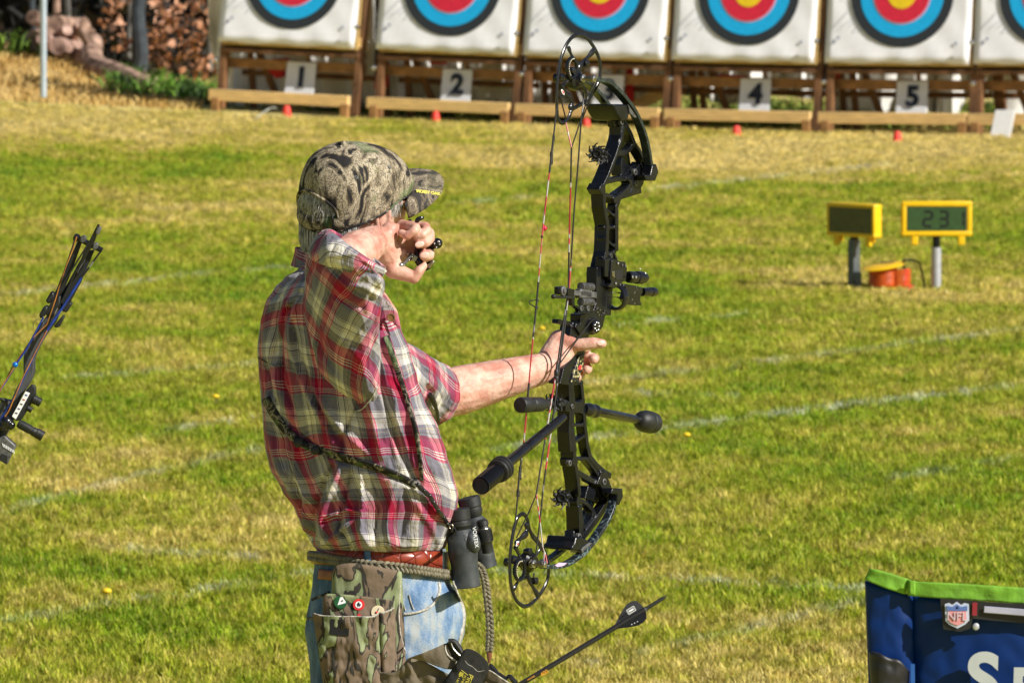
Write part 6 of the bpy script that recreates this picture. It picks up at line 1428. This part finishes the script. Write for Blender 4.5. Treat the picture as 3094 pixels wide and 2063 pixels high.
# ================================================================ hip quiver
qv = thing('hip_quiver', 'camouflage cloth hip quiver with pouches and pin badges on the archer\'s hip', 'quiver', at('G', 800, 1200, 12.80))
bR2 = belt('q', '6', 392, 575, 80, 80, None, None, grow=.010)
path = [a.lerp(b, .5) for a, b in bR2]; path.append(path[0])
braid('braided_belt', path, .0062, .0036, 74, 'rope', qv)
tail = spline([at('6', x, y, 12.97) for x, y in ((1790, 470), (1850, 520), (1885, 640), (1905, 800), (1925, 980), (1928, 1150), (1918, 1270))], 8)
braid('belt_tail', tail, .0048, .0034, 16, 'rope', qv, up=X_)
mb = MB(); mb.tube([at('6', 1918, 1262, 12.97), at('6', 1922, 1320, 12.97), at('6', 1918, 1385, 12.97)], [.0062, .0050, .0015], 10, flat=.6, fdir=Y_); mb.build('tail_tip', MT['patch'], qv)
fl = patch('back_flap', 'G', [(430, 200), (470, 125), (560, 92), (700, 86), (900, 112), (1100, 150), (1240, 175), (1275, 200)], [(430, 2200), (500, 2200), (600, 2200), (800, 2200), (1000, 2200), (1200, 2200), (1300, 2200), (1360, 2200)], 12.835, .016, 'quivcamo', qv, solid=.004, seed=1)
mp = patch('inner_pouch', 'G', [(322, 520), (345, 472), (420, 462), (650, 478), (900, 505), (1100, 535), (1195, 552)], [(290, 1400), (400, 1400), (500, 1400), (700, 1400), (900, 1400), (1050, 1400), (1180, 1400)], 12.815, .014, 'quivcamo', qv, solid=.004, seed=4)
ft = patch('front_pouch', 'G', [(192, 702), (300, 728), (500, 738), (700, 738), (900, 745), (1000, 712), (1100, 675), (1192, 635)], [(420, 2200), (500, 2200), (600, 2200), (800, 2200), (980, 2200), (1050, 2200), (1150, 2200), (1250, 2200)], 12.80, .030, 'quivcamo', qv, solid=.004, seed=7, noise_=.004, fold=(.72, .010), n=80, m=70)
bvQ = bvh_of(fl, mp, ft)
edge('binding', 'G', [(194, 706), (300, 734), (500, 744), (700, 744), (895, 750), (1000, 718), (1100, 682), (1190, 642)], bvQ, .0014, 'seam', qv)
edge('binding', 'G', [(325, 525), (348, 477), (420, 468), (650, 484), (900, 511), (1100, 541), (1192, 558)], bvQ, .0010, 'olive', qv)
edge('binding', 'G', [(1272, 210), (1262, 450), (1250, 700), (1262, 900), (1290, 1050), (1330, 1170)], bvQ, .0016, 'seam', qv)
edge('binding', 'G', [(905, 760), (915, 880), (905, 1000), (870, 1180)], bvQ, .0009, 'seam', qv)
edge('binding', 'G', [(1340, 1180), (1290, 1270), (1180, 1370), (1060, 1470)], bvQ, .0010, 'seam', qv)
mb = MB(); mb.prism([surf(bvQ, 'G', x, y, .0012)[0] for x, y in ((400, 775), (636, 790), (628, 985), (388, 965))], V((0, -.002, 0))); mb.build('velcro_patch', pm('velcro', (.008, .008, .009), .9, 0, .5, 400, .8, 1500), qv)
MT['badgegreen'] = pm('badge_green', (.012, .08, .025), .25, 0, .1); MT['badgered'] = pm('badge_red', (.60, .03, .03), .25, 0, .1); MT['badgecream'] = pm('badge_cream', (.70, .60, .40), .25, 0, .1)
G_ = .609/4.095/1000
for (x, y, r, m1) in ((527, 567, 80, 'badgegreen'), (752, 597, 72, 'badgered'), (988, 692, 84, 'badgecream'), (755, 733, 24, 'badgered')):
    p, nn = surf(bvQ, 'G', x, y, .001); nn = (TC+V((.05, 0, .12))).normalized(); R0 = r*G_; bd = thing('pin_badge', {527: 'green round pin badge with a white triangle on the quiver', 752: 'red and white round pin badge on the quiver pouch', 988: 'cream round pin badge with a red dot on the quiver', 755: 'tiny red badge half hidden behind the front pouch edge'}[x], 'badge', p, 'pin badges on the quiver')
    ux = V((1, 0, 0)); uy = nn.cross(ux).normalized()*-1; uy = uy if uy.z > 0 else -uy
    mb = MB(); mb.lathe(p, nn, [(0, R0*.94), (.0015, R0), (.0022, R0), (.0028, R0*.95)], 32); mb.build('badge_body', MT[m1], bd, smooth=25)
    c = p+nn*.0030
    if m1 == 'badgegreen':
        mb = MB(); mb.prism([c+ux*R0*a+uy*R0*b for a, b in ((-.45, -.45), (-.05, .75), (.3, .82), (.82, .05), (.75, -.12), (.1, -.30))], nn*.0005); mb.build('badge_triangle', MT['white'], bd)
        mb = MB(); mb.prism([c+nn*.0004+ux*R0*a+uy*R0*b for a, b in ((.0, .15), (.3, .4), (.45, .2), (.15, .0))], nn*.0004); mb.build('badge_mark', MT['greymetal'], bd)
    elif m1 == 'badgered' and r > 40:
        mb = MB(); mb.lathe(c, nn, [(0, R0*.58), (.0005, R0*.58)], 24); mb.build('badge_centre', MT['white'], bd)
        mb = MB(); mb.prism([c+nn*.0006+ux*R0*a+uy*R0*b for a, b in ((-.35, .0), (-.1, .4), (.1, .45), (.15, .15), (.4, .1), (.2, -.4), (.05, -.1), (-.1, -.45))], nn*.0004); mb.build('badge_figure', MT['ink'], bd)
    elif r > 40:
        mb = MB(); mb.ell(c-ux*R0*.2, R0*.18, n=12, m=8); mb.build('badge_dot', MT['badgered'], bd)
        mb = MB(); mb.bar(c-ux*R0*.1+nn*.0003, c+ux*R0*.15+uy*R0*.6+nn*.0003, ux, R0*.09, .0005); mb.build('badge_needle', MT['ink'], bd)
        for j in range(6): mb = MB(); mb.ell(c+ux*R0*(.2+.12*(j % 3))-uy*R0*(.05+.2*(j//3)), R0*.05, n=8, m=5); mb.build('badge_mark', MT['ink'], bd)
# the arrow tubes at the bottom
patch('tube_cover', 'Q', [(-700, 520), (-100, 640), (90, 520), (175, 442), (400, 520), (620, 640), (760, 700), (1000, 760)], [(-700, 1700), (-200, 1700), (0, 1700), (300, 1700), (600, 1700), (800, 1700), (1000, 1700), (1200, 1700)], 12.79, .030, 'olive', qv, solid=.004, noise_=.006, seed=12)
patch('tube_mouth', 'Q', [(172, 441), (300, 395), (450, 335), (600, 268), (640, 262)], [(172, 445), (350, 490), (520, 560), (700, 590), (745, 485)], 12.765, .022, 'olive', qv, solid=.003, n=30, m=16)
patch('mouth_lining', 'Q', [(606, 280), (640, 262), (700, 300)], [(745, 492), (770, 480), (800, 440)], 12.760, .006, 'rubber', qv, solid=.002, n=14, m=12)
q_ = MB(); q_.tube(spline([at('Q', x, y, 12.745) for x, y in ((612, 285), (612, 340), (650, 420), (742, 482))], 5), .0016, 8); q_.build('binding', MT['seam'], qv)
q_ = MB(); q_.tube(spline([at('Q', x, y, 12.75) for x, y in ((655, 235), (700, 300), (760, 380), (815, 440))], 5), [.0045]*16, 8); q_.build('divider', MT['blackgloss'], qv)
q_ = MB(); q_.tube(spline([at('Q', x, y, 12.745) for x, y in ((650, 240), (720, 240), (780, 310), (830, 400))], 5), [.005]*16, 8); q_.build('divider', MT['rubber'], qv)
q_ = MB(); q_.tube(spline([at('Q', x, y, 12.742) for x, y in ((680, 235), (715, 330), (800, 420))], 5), .0010, 6); q_.build('wire_clip', MT['steel'], qv)
MT['elastic'] = pm('ribbed_elastic', (.014, .014, .013), .75, 0, .6, 500, .8, 1200)
bd_ = patch('elastic_band', 'Q', [(835, 420), (850, 360), (890, 332), (960, 345), (1060, 410), (1140, 490), (1160, 560), (1150, 610)], [(540, 820), (580, 840), (640, 860), (720, 880), (820, 890), (900, 900), (980, 890), (1020, 870)], 12.745, .018, 'elastic', qv, solid=.003, n=50, m=50, noise_=.0015)
bvE = bvh_of(bd_)
edge('stitching', 'Q', [(860, 480), (900, 530), (960, 560), (1020, 615), (1080, 610), (1140, 590)], bvE, .0007, 'seam', qv, .001, 12.73)
xd = surf(bvE, 'Q', 760, 760, .0015, 12.73)[0]-surf(bvE, 'Q', 870, 640, .0015, 12.73)[0]
for (x, y, s_, sz) in ((905, 728, 'Pine', .0135), (838, 728, 'ARCHERY', .0062), (765, 735, '1-877', .0052)):
    p, nn = surf(bvE, 'Q', x, y, .002, 12.73); text('lettering', s_, p, at('Q', x-45, y+90, 12.73)-at('Q', x, y, 12.73), at('Q', x+90, y+45, 12.73)-at('Q', x, y, 12.73), sz, MT['yelthread'], bd_, .0004)
q_ = MB(); q_.prism([surf(bvE, 'Q', x, y, .0015, 12.73)[0] for x, y in ((800, 618), (845, 640), (838, 672), (828, 700), (815, 675), (785, 690), (782, 650))], V((0, -.0005, 0))); q_.build('label_mark', MT['yelthread'], bd_)
q_ = MB(); q_.tube([surf(bvE, 'Q', x, y, .0018, 12.73)[0] for x, y in ((815, 600), (870, 645), (950, 705), (935, 745), (905, 800))], .0006, 6); q_.build('label_border', MT['yelthread'], bd_)
patch('side_gusset', 'Q', [(1130, 600), (1150, 592), (1250, 650), (1330, 710), (1430, 775)], [(1020, 860), (1100, 880), (1200, 900), (1300, 910), (1440, 900)], 12.76, .010, 'olive', qv, solid=.003, n=30, m=20)
q_ = MB(); q_.tube(spline([at('Q', x, y, 12.742) for x, y in ((1132, 596), (1200, 622), (1300, 690), (1425, 772))], 5), .0014, 7); q_.build('binding', MT['seam'], qv)
for (pts, r) in (([(1165, 545), (1200, 560), (1250, 620), (1280, 660)], .0042), ([(1165, 560), (1190, 600), (1260, 650)], .0035), ([(1405, 700), (1430, 685), (1480, 740), (1520, 800)], .0045), ([(1290, 650), (1350, 690), (1400, 720)], .0035)):
    q_ = MB(); q_.tube(spline([at('Q', x, y, 12.75) for x, y in pts], 5), r, 8); q_.build('quiver_clip', MT['blackgloss'], qv)

# ================================================================ arrow in the quiver
MT['carbon'] = pm('carbon_shaft', (.018, .017, .018), .38, 0, .3, 300)
aw = thing('arrow', 'black carbon arrow with dark vanes sticking out of the quiver', 'arrow', at('7', 1000, 1370, 12.80))
a0 = at('Q', 900, 1180, 12.76); a1 = at('7', 1545, 1035, 12.82); a2 = at('7', 1668, 958, 12.825); ad = (a1-a0).normalized()
mb = MB(); mb.tube([a0, a1], .0047, 18); mb.build('shaft', MT['carbon'], aw)
mb = MB(); mb.lathe(a1, (a2-a1), [(0, .0047), (.001, .0036), (.004, .0034), ((a2-a1).length-.004, .0034), ((a2-a1).length, .0030)], 14); mb.build('nock', MT['rubber'], aw)
for s in (-1, 1):
    mb = MB(); q = a2+V((0, 0, .0018*s)); mb.bar(q-ad*.002, q+ad*.006, Z_, .0014, .005); mb.build('nock_ear', MT['rubber'], aw)
mb = MB(); mb.tube([a1-ad*.004, a1-ad*.001], .0049, 16); mb.build('ring', MT['greymetal'], aw)
an_ = ad.cross(TC).normalized(); an_ = an_ if an_.z > 0 else -an_
def vane(dr, name='vane'):
    P0 = at('7', 1340, 1155, 12.81); L_ = (a1-P0).length; base = a1-ad*.004
    prof = [(0, 0), (.10, .0045), (.45, .017), (.62, .0215), (.80, .0215), (.93, .0170), (1, .003)]
    mb = MB(); b0 = base-ad*L_; pts = [b0+ad*L_*t+dr*(.004+h) for t, h in prof]+[base, b0]; mb.prism(pts, ad.cross(dr)*.0008); return mb.build(name, MT['rubber'], aw)
v1 = vane((an_*.95-TC*.2).normalized()); v2 = vane((-an_*.62+TC*.75).normalized()); v3 = vane((-an_*.4-TC*.9).normalized())
c = at('7', 1436, 1046, 12.805); bx = MB(); q = an_*.0042
bx.bar(c-ad*.0075+q, c+ad*.0075+q, an_, .0010, .0006); bx.bar(c-ad*.0075-q, c+ad*.0075-q, an_, .0010, .0006); bx.bar(c-ad*.0075-q, c-ad*.0075+q, ad, .0010, .0006); bx.bar(c+ad*.0075-q, c+ad*.0075+q, ad, .0010, .0006); bx.build('vane_mark', MT['white'], v1)
bx = MB(); bx.bar(c-ad*.005, c+ad*.005, an_, .0030, .0006); bx.build('vane_logo', MT['white'], v1)
for dx in (0, 1, 2):
    bx = MB(); bx.ell(at('7', 1440+dx*20, 1148-dx*10, 12.785), .0010, n=8, m=5); bx.build('vane_logo', MT['white'], v2)
text('lettering', '400', at('Q', 1868, 640, 12.776), ad, an_, .0105, pm('orange_print', (.75, .32, .02), .5, 0, .05), aw, .0003)
text('lettering', 'HUNTER', at('Q', 1700, 702, 12.77), ad, an_, .0040, bpy.data.materials['orange_print'], aw, .0003)

# ================================================================ folding chair, right corner
YC = 10.5
MT['chairblue'] = pm('royal_blue_nylon', (.001, .022, .125), .5, 0, .15, 3, .3, 5, spec=.2)
MT['chairgreen'] = pm('lime_trim', (.15, .34, .02), .8, 0, .2, 30, .6, 90)
MT['chairblack'] = pm('black_nylon', (.012, .012, .014), .5, 0, .3)
MT['sewgrey'] = pm('grey_print', (.42, .45, .46), .6, 0, .05)
chs = thing('folding_chair', 'blue folding camp chair with lime green trim and team lettering', 'chair', V((at('B5', 2800, 1000, YC).x, YC, 0)))
def CB(x, y, d=0): return at('B5', x, y, YC+d)
patch('backrest', 'B5', [(845, 480), (1150, 515), (1700, 560), (2227, 590), (3000, 640), (4300, 700), (5200, 690)], [(900, 3400), (1200, 3600), (1800, 3800), (2400, 3850), (3200, 3900), (4300, 3800), (5200, 3500)], YC, .035, 'chairblue', chs, solid=.004, noise_=.0014, n=60, m=40)
patch('side_panel', 'B5', [(272, 300), (500, 380), (700, 440), (850, 485)], [(380, 3400), (550, 3400), (700, 3400), (900, 3400)], YC-.004, .012, 'chairblue', chs, solid=.004, noise_=.0016, n=24, m=40)
patch('trim', 'B5', [(330, 150), (560, 205), (800, 285)], [(268, 290), (520, 395), (745, 462)], YC-.014, .008, 'chairgreen', chs, solid=.005, n=16, m=8)
patch('trim', 'B5', [(800, 285), (880, 308), (1300, 330), (1800, 360), (2227, 388), (3000, 440), (4300, 500), (5200, 480)], [(805, 480), (880, 490), (1300, 525), (1800, 555), (2227, 585), (3000, 640), (4300, 700), (5200, 690)], YC-.012, .028, 'chairgreen', chs, solid=.005, n=50, m=8)
mb = MB(); mb.bar(CB(845, 300, -.034), CB(845, 475, -.034), X_, .009, .006); mb.build('trim_tab', MT['chairgreen'], chs, bevel=.002)
patch('arm_sleeve', 'B5', [(325, 1175), (430, 1195), (560, 1260), (690, 1290), (790, 1420)], [(375, 1900), (450, 1900), (560, 1900), (650, 1900), (760, 1900)], YC-.02, .02, 'chairblack', chs, solid=.006, n=20, m=16)
mb = MB(); mb.prism([CB(x, y, -.050) for x, y in ((1190, 520), (2900, 640), (2900, 880), (1590, 770), (1570, 890), (1440, 930), (1230, 900))], V((0, .003, 0))); lb = mb.build('label', MT['chairblack'], chs)
mb = MB(); mb.prism([CB(x, y, -.053) for x, y in ((1248, 590), (1300, 575), (1340, 600), (1395, 560), (1450, 600), (1490, 575), (1545, 590), (1550, 790), (1500, 840), (1405, 890), (1300, 840), (1255, 790))], V((0, .002, 0))); shd = mb.build('shield', pm('shield_rim', (.45, .50, .62), .6, 0, .05), lb)
mb = MB(); mb.prism([CB(x, y, -.0545) for x, y in ((1270, 610), (1340, 625), (1395, 590), (1450, 625), (1525, 610), (1528, 670), (1272, 670))], V((0, .001, 0))); mb.build('shield_top', pm('shield_blue', (.08, .14, .38), .6, 0, .05), shd)
mb = MB(); mb.prism([CB(x, y, -.0545) for x, y in ((1290, 680), (1510, 680), (1515, 780), (1480, 820), (1405, 855), (1320, 820), (1288, 780))], V((0, .001, 0))); mb.build('shield_field', pm('shield_red', (.62, .25, .27), .6, 0, .05), shd)
MT['shieldtxt'] = pm('shield_letters', (.55, .45, .52), .6, 0, .05)
text('lettering', 'NFL', CB(1402, 745, -.056), V((1, 0, -.02)), Z_, .018, MT['shieldtxt'], shd, .0004)
mb = MB(); mb.prism([CB(x, y, -.0545) for x, y in ((1375, 650), (1400, 610), (1425, 650))], V((0, .001, 0))); mb.build('shield_star', MT['card'], shd)
mb = MB(); mb.bar(CB(1620, 570, -.054), CB(1615, 730, -.054), X_, .007, .002); mb.build('label_stripe', pm('label_red', (.25, .01, .02), .7, 0, .05), lb)
mb = MB(); mb.bar(CB(1730, 655, -.054), CB(2800, 740, -.060), Z_, .010, .002); mb.build('label_print', pm('label_print', (.38, .38, .50), .7, 0, .1), lb, bevel=.002)
mb = MB(); mb.ell(CB(1632, 868, -.052), V((.005, 0, 0)), V((0, .002, 0)), V((0, 0, .0055))); mb.build('rivet', MT['galv'], chs)
text('lettering', 'S', CB(1720, 1545, -.056), V((1, 0, -.03)), Z_, .105, MT['sewgrey'], chs, .001, bold=.0035)
text('lettering', 'EAHAWKS', CB(2070, 1640, -.062), V((1, 0, -.03)), Z_, .078, MT['sewgrey'], chs, .001, align='LEFT', bold=.003)
mb = MB(); mb.bar(CB(850, 1330, -.028), CB(860, 2000, -.028), X_, .006, .003); mb.build('seam', pm('bright_blue_seam', (.01, .09, .35), .6, 0, .05), chs)
# seat, arms and frame of the chair below the picture
b0 = CB(500, 1200); b1 = CB(4900, 1200); sy = .52
mb = MB(); mb.box(V(((b0.x+b1.x)/2, YC+.20, sy)), V(((b1.x-b0.x)/2, 0, 0)), V((0, .22, 0)), V((0, 0, .008))); mb.build('seat', MT['chairblue'], chs, bevel=.006)
for x in (b0.x, b1.x):
    mb = MB(); mb.tube([V((x, YC+.03, 1.19)), V((x, YC+.03, .62)), V((x, YC+.42, .03))], .011, 12); mb.build('leg', MT['chairblack'], chs)
    mb = MB(); mb.tube([V((x, YC+.42, .72)), V((x, YC+.42, .55)), V((x, YC+.03, .03))], .011, 12); mb.build('leg', MT['chairblack'], chs)
    mb = MB(); mb.box(V((x, YC+.23, .74)), V((.035, 0, 0)), V((0, .22, 0)), V((0, 0, .012))); mb.build('armrest', MT['chairblack'], chs, bevel=.008)

# ================================================================ second bow at the left edge
YL = 13.2
def E(x, y, d=0): return at('8', x, y, YL+d)
b2 = thing('compound_bow', 'tilted black compound bow with blue and orange strings at the left edge', 'bow', E(150, 950))
MT['speckle'] = pm('speckled_black', (.03, .033, .037), .5, 0, .2, 20, .5, 900, c2=(.07, .073, .08))
mb = MB(); L8 = [(320, 585), (270, 640), (200, 735), (138, 850), (130, 935), (128, 985), (95, 1050), (35, 1180), (-30, 1290), (-120, 1450), (-250, 1700)]; R8 = [(335, 600), (310, 680), (245, 775), (195, 880), (190, 965), (165, 1025), (110, 1120), (75, 1230), (20, 1340), (-50, 1480), (-190, 1740)]
Ls = spline([V((a, b, 0)) for a, b in L8], 5); Rs = spline([V((a, b, 0)) for a, b in R8], 5)
mb.ring_loft([[E(l.x, l.y), E(r.x, r.y), E(r.x+8, r.y, .03), E(l.x+8, l.y, .03)] for l, r in zip(Ls, Rs)]); mb.build('riser', MT['speckle'], b2, bevel=.003)
def pol(name, pts, d, t, mat, bev=.002): mb = MB(); mb.prism([E(x, y, d) for x, y in pts], V((0, t, 0))); return mb.build(name, MT[mat], b2, bevel=bev)
pol('limb', [(430, 240), (458, 240), (400, 400), (345, 540), (310, 560), (296, 545), (345, 440)], .01, .012, 'rubber'); pol('limb', [(500, 290), (528, 285), (450, 470), (385, 590), (345, 600), (335, 570), (400, 440)], .01, .012, 'rubber')
pol('limb', [(455, 330), (480, 330), (400, 520), (340, 620), (310, 600), (360, 500)], .03, .012, 'rubber')
for pts in ([(252, 572), (284, 517), (305, 530), (300, 560), (270, 590)], [(216, 650), (244, 600), (268, 600), (262, 640), (225, 672)], [(352, 585), (398, 578), (400, 592), (372, 636), (345, 630)], [(298, 712), (348, 652), (358, 660), (332, 716), (310, 722)], [(290, 560), (340, 540), (330, 620), (290, 660), (250, 650)]): pol('limb_pocket', pts, -.004, .035, 'rubber', .003)
mb = MB(); mb.tube([E(412, 210), E(570, 290)], .0052, 12); mb.lathe(E(414, 212), E(570, 290)-E(414, 212), [(0, .004), (.001, .0075), (.008, .0075), (.010, .005)], 12); mb.build('axle', MT['blackgloss'], b2)
pol('axle_cap', [(447, 215), (468, 203), (482, 212), (478, 238), (460, 250), (444, 240)], -.008, .014, 'greymetal'); pol('axle_cap', [(516, 255), (537, 244), (550, 252), (546, 275), (530, 288), (514, 280)], -.008, .014, 'greymetal')
pol('cam', [(545, 142), (556, 146), (530, 235), (480, 330), (420, 420), (385, 470), (380, 462), (440, 370), (490, 250)], -.006, .006, 'blackgloss', .001); pol('cam_weight', [(545, 155), (568, 160), (552, 200), (532, 205), (534, 180)], -.009, .012, 'greymetal')
pol('cam', [(470, 290), (500, 285), (470, 350), (430, 420), (428, 395)], -.002, .010, 'greymetal', .001)
MT['strblue'] = pm('blue_string', (.008, .035, .26), .35, 0, .3, 60); MT['strorange'] = pm('orange_string', (.38, .15, .03), .35, 0, .3, 60)
for pts, mt, r, d in (([(428, 212), (400, 300), (370, 370), (330, 490)], 'strorange', .0012, -.01), ([(418, 225), (360, 400), (320, 500)], 'strblack', .0012, -.01), ([(330, 490), (310, 560), (262, 700), (180, 780), (70, 935), (0, 1075), (-60, 1190)], 'strorange', .0011, -.022), ([(560, 295), (500, 380), (455, 440)], 'strblack', .0018, -.012), ([(455, 440), (360, 590), (262, 735)], 'strblue', .0024, -.012),
                      ([(262, 735), (200, 850), (150, 960), (60, 1140), (0, 1235), (-80, 1370)], 'strblue', .0020, -.012), ([(262, 735), (215, 820), (130, 990), (50, 1180), (0, 1260)], 'strorange', .0012, -.016), ([(500, 240), (430, 350), (330, 510), (245, 655)], 'strblack', .0016, -.020), ([(430, 390), (360, 540), (245, 750)], 'strblack', .0012, -.016),
                      ([(243, 660), (190, 760), (140, 850), (95, 915)], 'strblue', .0017, -.024), ([(85, 935), (40, 1010), (-20, 1100)], 'strblue', .0012, -.024), ([(80, 940), (20, 1030), (-40, 1140)], 'strorange', .0012, -.026)):
    mb = MB(); mb.tube([E(x, y, d) for x, y in pts], r, 7); mb.build('string', MT[mt], b2)
mb = MB(); mb.ell(E(84, 926, -.024), V((.0055, 0, 0)), V((0, .0045, 0)), V((0, 0, .0055)), 16, 10); mb.build('peep_sight', pm('blue_peep', (.01, .16, .60), .2, .3, .05), b2)
mb = MB(); mb.tube(spline([E(x, y, -.01) for x, y in ((185, 725), (188, 690), (215, 672), (240, 690), (230, 740), (200, 745))], 4), .0006, 6); mb.build('whisker', MT['greymetal'], b2)
pol('sight', [(65, 1215), (145, 1070), (175, 1035), (198, 1048), (200, 1095), (165, 1160), (120, 1232), (90, 1240)], -.014, .020, 'rubber'); pol('sight_scale', [(66, 1213), (142, 1074), (167, 1084), (88, 1230)], -.016, .003, 'card', .0004)
for i, (x, y) in enumerate(((147, 1090), (133, 1115), (120, 1140), (106, 1166), (92, 1190))): pol('scale_mark', [(x-6, y), (x+7, y+5), (x+5, y+10), (x-8, y+5)], -.0168, .001, ('strblue', 'strred', 'strblack', 'strblue', 'strblack')[i], 0)
for (x0, y0, x1, y1, r) in ((182, 1115, 228, 1138, .0085), (152, 1165, 178, 1180, .0055), (100, 1250, 236, 1325, .0085), (200, 1303, 240, 1326, .0098)):
    mb = MB(); a = E(x0, y0, -.012); b = E(x1, y1, -.012); d = b-a; l = d.length; mb.lathe(a, d, [(0, r*.8), (l*.1, r), (l*.5, r), (l*.52, r*.9), (l*.58, r*.9), (l*.6, r), (l*.95, r), (l, r*.85)], 16); mb.build('sight_knob', MT['rubber'], b2)
mb = MB(); mb.ell(E(35, 1245, -.012), .012); mb.ell(E(60, 1262, -.014), .009); mb.ell(E(15, 1270, -.012), .010); mb.build('clamp', MT['blackgloss'], b2, remesh=.0015, sm=2)
mb = MB(); mb.tube(spline([E(x, y) for x, y in ((-20, 1118), (10, 1118), (40, 1135), (48, 1160), (30, 1180))], 5), .003, 8); mb.build('bow_sling', MT['rubber'], b2)
pol('arrow_rest', [(-10, 1335), (25, 1318), (92, 1378), (60, 1440), (40, 1484), (-10, 1455)], -.014, .024, 'greymetal', .003)
for i in range(7): pol('rest_tooth', [(12+i*10, 1362+i*6), (17+i*10, 1365+i*6), (22+i*10, 1385+i*6), (17+i*10, 1383+i*6)], -.0155, .002, 'card', 0)
pol('rest_plate', [(10, 1420), (45, 1432), (38, 1482), (-10, 1455)], -.016, .004, 'rubber', .001)

# ================================================================ a few dandelions in the lawn
MT['dandelion'] = pm('dandelion_yellow', (.80, .55, .01), .6, 0, .1)
for i, (x, y, lb) in enumerate(((1577, 1028, 'yellow dandelion in the grass right of the bow, below the front stabiliser'), (495, 938, 'yellow dandelion in the grass left of the archer'), (838, 1010, ''), (1245, 778, 'yellow dandelion in the distant grass right of the raised hand'), (245, 1395, 'yellow dandelion in the grass at the lower left'))):
    if not lb: continue
    p = ground_pt('S', x*1.3155, y*1.3155); t = thing('dandelion', lb, 'flower', p, 'dandelions in the lawn')
    mb = MB(); mb.tube([p, p+Z_*.045], .002, 5); mb.build('stem', MT['olive'], t)
    mb = MB(); mb.ell(p+Z_*.052, V((.016, 0, 0)), V((0, .016, 0)), V((0, 0, .009))); mb.build('flower_head', MT['dandelion'], t)

# lower half of the second bow, beyond the left edge of the photograph
c_ = E(-90, 1420, .01); u_ = (E(430, 250, .01)-c_).normalized()
Rm = Matrix.Identity(3)
for i in range(3):
    for j in range(3): Rm[i][j] -= 2*u_[i]*u_[j]
lc = c_-V(b2.location); T_ = Matrix.Translation(lc) @ Rm.to_4x4() @ Matrix.Translation(-lc)
for o in list(b2.children):
    if o.name.split('.')[0] in ('riser', 'limb', 'limb_pocket', 'axle', 'axle_cap', 'cam'):
        q = o.copy(); q.data = o.data.copy(); q.data.transform(T_); q.data.flip_normals(); col.objects.link(q); q.parent = b2
